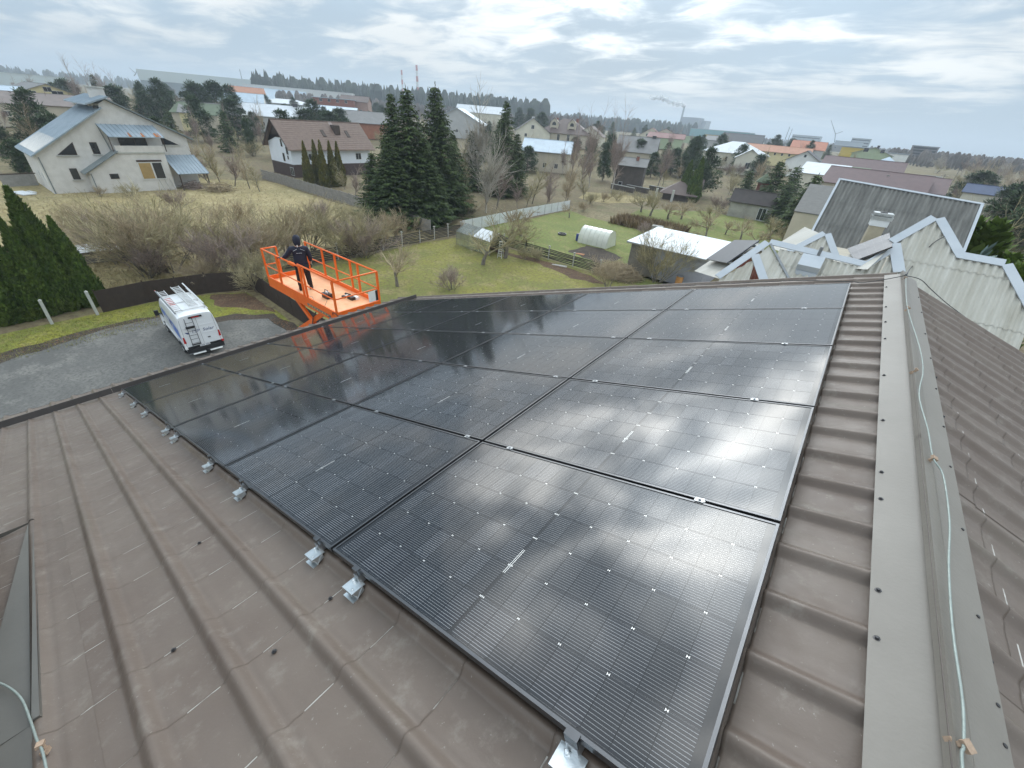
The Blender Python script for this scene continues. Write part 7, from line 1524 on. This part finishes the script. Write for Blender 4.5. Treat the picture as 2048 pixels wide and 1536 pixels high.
g = MB(); g.cyl((0, 0, 0), (0, 0, t4[3]), 3.0, 10, 2.2); g.build('shaft', M_STK, t); g = MB(); g.cyl((0, 0, t4[3]), (0, 0, t4[3] + 2), 2.5, 10); g.build('rim', M_STRR, t)
# smoke: a chain of soft white puffs drifting to the left
ms = bpy.data.materials.new('white_smoke'); ms.use_nodes = True; nb = ms.node_tree.nodes['Principled BSDF']; nb.inputs['Base Color'].default_value = (.9, .9, .9, 1); nb.inputs['Roughness'].default_value = 1; nb.inputs['Alpha'].default_value = .35
g = MB(); rng = random.Random(3); SP_ = [(-472.46, 1317.87, 71.14), (-496.47, 1309.01, 75.12), (-515.44, 1301.66, 78.32), (-527.51, 1296.82, 83.08), (-537.82, 1292.58, 85.74), (-559.26, 1283.45, 84.34)]
for a, b in zip(SP_[:-1], SP_[1:]):
    for k in range(7):
        p = Vector(a).lerp(Vector(b), k / 7) + Vector((rng.uniform(-3, 3), rng.uniform(-3, 3), rng.uniform(-2, 3))); r = rng.uniform(2.5, 5.5)
        g.lathe(p, [(r * math.sin(math.pi * (i + .3) / 6.6) * rng.uniform(.85, 1.15), -r * math.cos(math.pi * (i + .3) / 6.6)) for i in range(7)], 9)
tag(g.build('smoke', ms, None, True), kind='stuff')
def block(name, label, t4, w, dd, mt, cat='building', floors=0, group=None):
    x, y, z, h = t4; t = thing(name, label, cat, (x, y, z), 0, group); g = MB(); g.b3(-w / 2, w / 2, -dd / 2, dd / 2, 0, h); g.build('wall', mt, t); g = MB(); g.b3(-w / 2 - .3, w / 2 + .3, -dd / 2 - .3, dd / 2 + .3, h, h + .6); g.build('roof_slab', M_STK, t)
    for f in range(floors):
        g = MB(); zz = h * (f + .55) / floors; g.b3(-w / 2 + 1, w / 2 - 1, -dd / 2 - .15, -dd / 2 - .02, zz - .7, zz + .7); g.build('window_band', M_WIN, t)
block('power_plant', 'dark factory block beside the smoking chimney', (-443.74, 1327.82, 5.0, 41.23), 46, 40, M_STK); block('power_plant', 'paler lower factory block right of the dark block', (-426.42, 1354.46, 5.0, 36.53), 34, 40, mat('factory_pale', (.33, .37, .40), .8, .08, .05))
block('factory_hall', 'long teal roofed hall on the horizon', (-235.52, 868.64, 5.0, 14.3), 96, 40, mat('teal_cladding', (.10, .27, .28), .7, .05, .05)); block('factory_hall', 'small yellow building before the teal hall', (-170.97, 595.96, 5.0, 7.74), 15, 12, mat('yellow_cladding', (.55, .40, .06), .7, .05, .1))
block('apartment_block', 'grid fronted brown apartment block on the right horizon', (21.92, 519.54, 5.0, 12.23), 17, 14, mat('brown_panel', (.17, .15, .15), .8, .1, .1), 'building', 6); block('apartment_block', 'pale tower block on the right horizon', (-39.5, 899.13, 5.0, 18.63), 24, 20, mat('pale_panel', (.36, .40, .43), .8, .08, .1), 'building', 5)
block('apartment_block', 'low pale block right of the tower block', (-52.64, 898.46, 5.0, 13.59), 36, 20, mat('pale_panel', (.36, .40, .43))); block('apartment_block', 'pale long block left of the crane', (-123.52, 992.34, 5.0, 17.88), 44, 20, mat('pale_panel', (.36, .40, .43)), 'building', 3); block('apartment_block', 'white block behind the yellow green house', (3.82, 419.98, 5.0, 6.06), 15, 12, WW); block('apartment_block', 'yellow low block behind the black chimney', (-17.74, 399.61, 5.0, 7.69), 17, 12, mat('yellow_cladding', (.55, .40, .06)))
def crane(label, base, tip, mid):
    t = thing('crane', label, 'crane', base); b = Vector(base); g = MB(); g.tube([(0, 0, 0), Vector(mid) - b], .7, 4); g.build('mast', M_STK, t); g = MB(); g.tube([Vector(mid) - b, Vector(tip) - b], [.6, .3], 4); g.build('jib', M_STK, t); g = MB(); g.tube([Vector(mid) - b, Vector(mid) - b + Vector((8, 0, 4))], .45, 4); g.build('counter_jib', M_STK, t)
crane('thin crane with a raised jib on the right horizon', (-72.03, 897.11, 16.28), (-88.84, 895.6, 44.93), (-75.46, 896.83, 27.42)); crane('thin crane standing on the left horizon', (-1064.54, 277.04, 26.15), (-1065.25, 274.32, 37.54), (-1063.54, 280.87, 30.0))
for lb, t4 in (('left one of two thin poles on the right horizon', (-124.46, 790.26, 5.0, 25.66)), ('right one of two thin poles on the right horizon', (-120.48, 790.88, 5.0, 23.51)), ('thin radio mast behind the pine group', (-643.86, 274.67, 5.0, 33.33))):
    t = thing('mast', lb, 'mast', t4[:3]); g = MB(); g.tube([(0, 0, 0), (0, 0, t4[3])], [.7, .25], 5); g.build('pole', M_STK, t); g = MB(); g.b3(-1.2, 1.2, -.2, .2, t4[3] - 2, t4[3] - 1.7); g.build('cross_arm', M_STK, t)
# utility poles
M_POLE = mat('weathered_pole', (.22, .20, .17), .85, .15, 2)
PO = [(-198.33, 55.68, 1.89, 5.83), (-180.41, 59.59, 1.39, 7.02), (17.4, 208.27, 1.98, 5.02), (23.76, 245.85, 3.21, 3.71)]
for t4, lb in zip(PO, ('leaning utility pole left of the beige grey roofed house', 'utility pole with insulators before the beige gable', 'street lamp pole beside the far road', 'second street lamp pole at the bend of the road')):
    t = thing('utility_pole', lb, 'pole', t4[:3]); g = MB(); g.tube([(0, 0, 0), (0, 0, max(6, t4[3]))], [.16, .11], 6); g.build('shaft', M_POLE, t); g = MB(); g.b3(-.9, .9, -.06, .06, max(6, t4[3]) - .6, max(6, t4[3]) - .48); g.build('cross_arm', M_POLE, t)
    for x in (-.8, 0, .8): g = MB(); g.lathe((x, 0, max(6, t4[3]) - .48), [(.06, 0), (.08, .1), (.03, .18)], 6); g.build('insulator', M_WHT, t)
for k, dz_ in enumerate((0, -.35)):
    a, b = Vector(PO[0][:3]) + Vector((0, 0, max(6, PO[0][3]) - .4 + dz_)), Vector(PO[1][:3]) + Vector((0, 0, max(6, PO[1][3]) - .4 + dz_)); c = b + (b - a) * 1.2
    wirething('overhead_wire', ('upper', 'lower')[k] + ' overhead wire strung between the utility poles at left', [a, a.lerp(b, .5) - Vector((0, 0, .6)), b, b.lerp(c, .5) - Vector((0, 0, .8)), c], .012, M_CABLE, 'wire')
# road beyond the grey ridge, following the ground
def strip(name, pts, w, mt, lift):
    g = MB(); n = len(pts)
    for i, p in enumerate(pts):
        a = Vector(pts[max(0, i - 1)][:2]); b = Vector(pts[min(n - 1, i + 1)][:2]); d = (b - a).normalized(); s = Vector((d.y, -d.x)) * w / 2
        for q in (Vector(p[:2]) - s, Vector(p[:2]) + s): g.v.append((q.x, q.y, tz(q.x, q.y) + lift))
    g.f = [(2 * i, 2 * i + 1, 2 * i + 3, 2 * i + 2) for i in range(n - 1)]; g.m = [0] * len(g.f); return tag(g.build(name, mt), kind='structure')
r0, r1 = Vector((16.96, 197.27, 1.64)), Vector((20.58, 293.28, 4.48))
pts = [r0.lerp(r1, k / 14) for k in range(-8, 15)]
strip('road', pts, 6.5, M_ASPH, .10); strip('road_shoulder', pts, 9.5, groundmat('sandy_shoulder', ((.25, .215, .15), (.21, .18, .12), (.28, .24, .17), (.16, .13, .08)), (.2, .6, 3)), .07)

# ================================================================ air: one closed box of even, pale haze
hm = bpy.data.materials.new('haze_air'); hm.use_nodes = True; t_ = hm.node_tree; t_.nodes.clear()
pv = t_.nodes.new('ShaderNodeVolumePrincipled'); ho = t_.nodes.new('ShaderNodeOutputMaterial'); t_.links.new(pv.outputs[0], ho.inputs['Volume'])
pv.inputs['Color'].default_value = (0.80, 0.90, 1.0, 1); pv.inputs['Density'].default_value = 0.00042; pv.inputs['Anisotropy'].default_value = 0.25
g = MB(); g.b3(-7200, 7200, -7200, 7200, -1.0, 150.0); o = g.build('haze', hm); tag(o, kind='stuff')
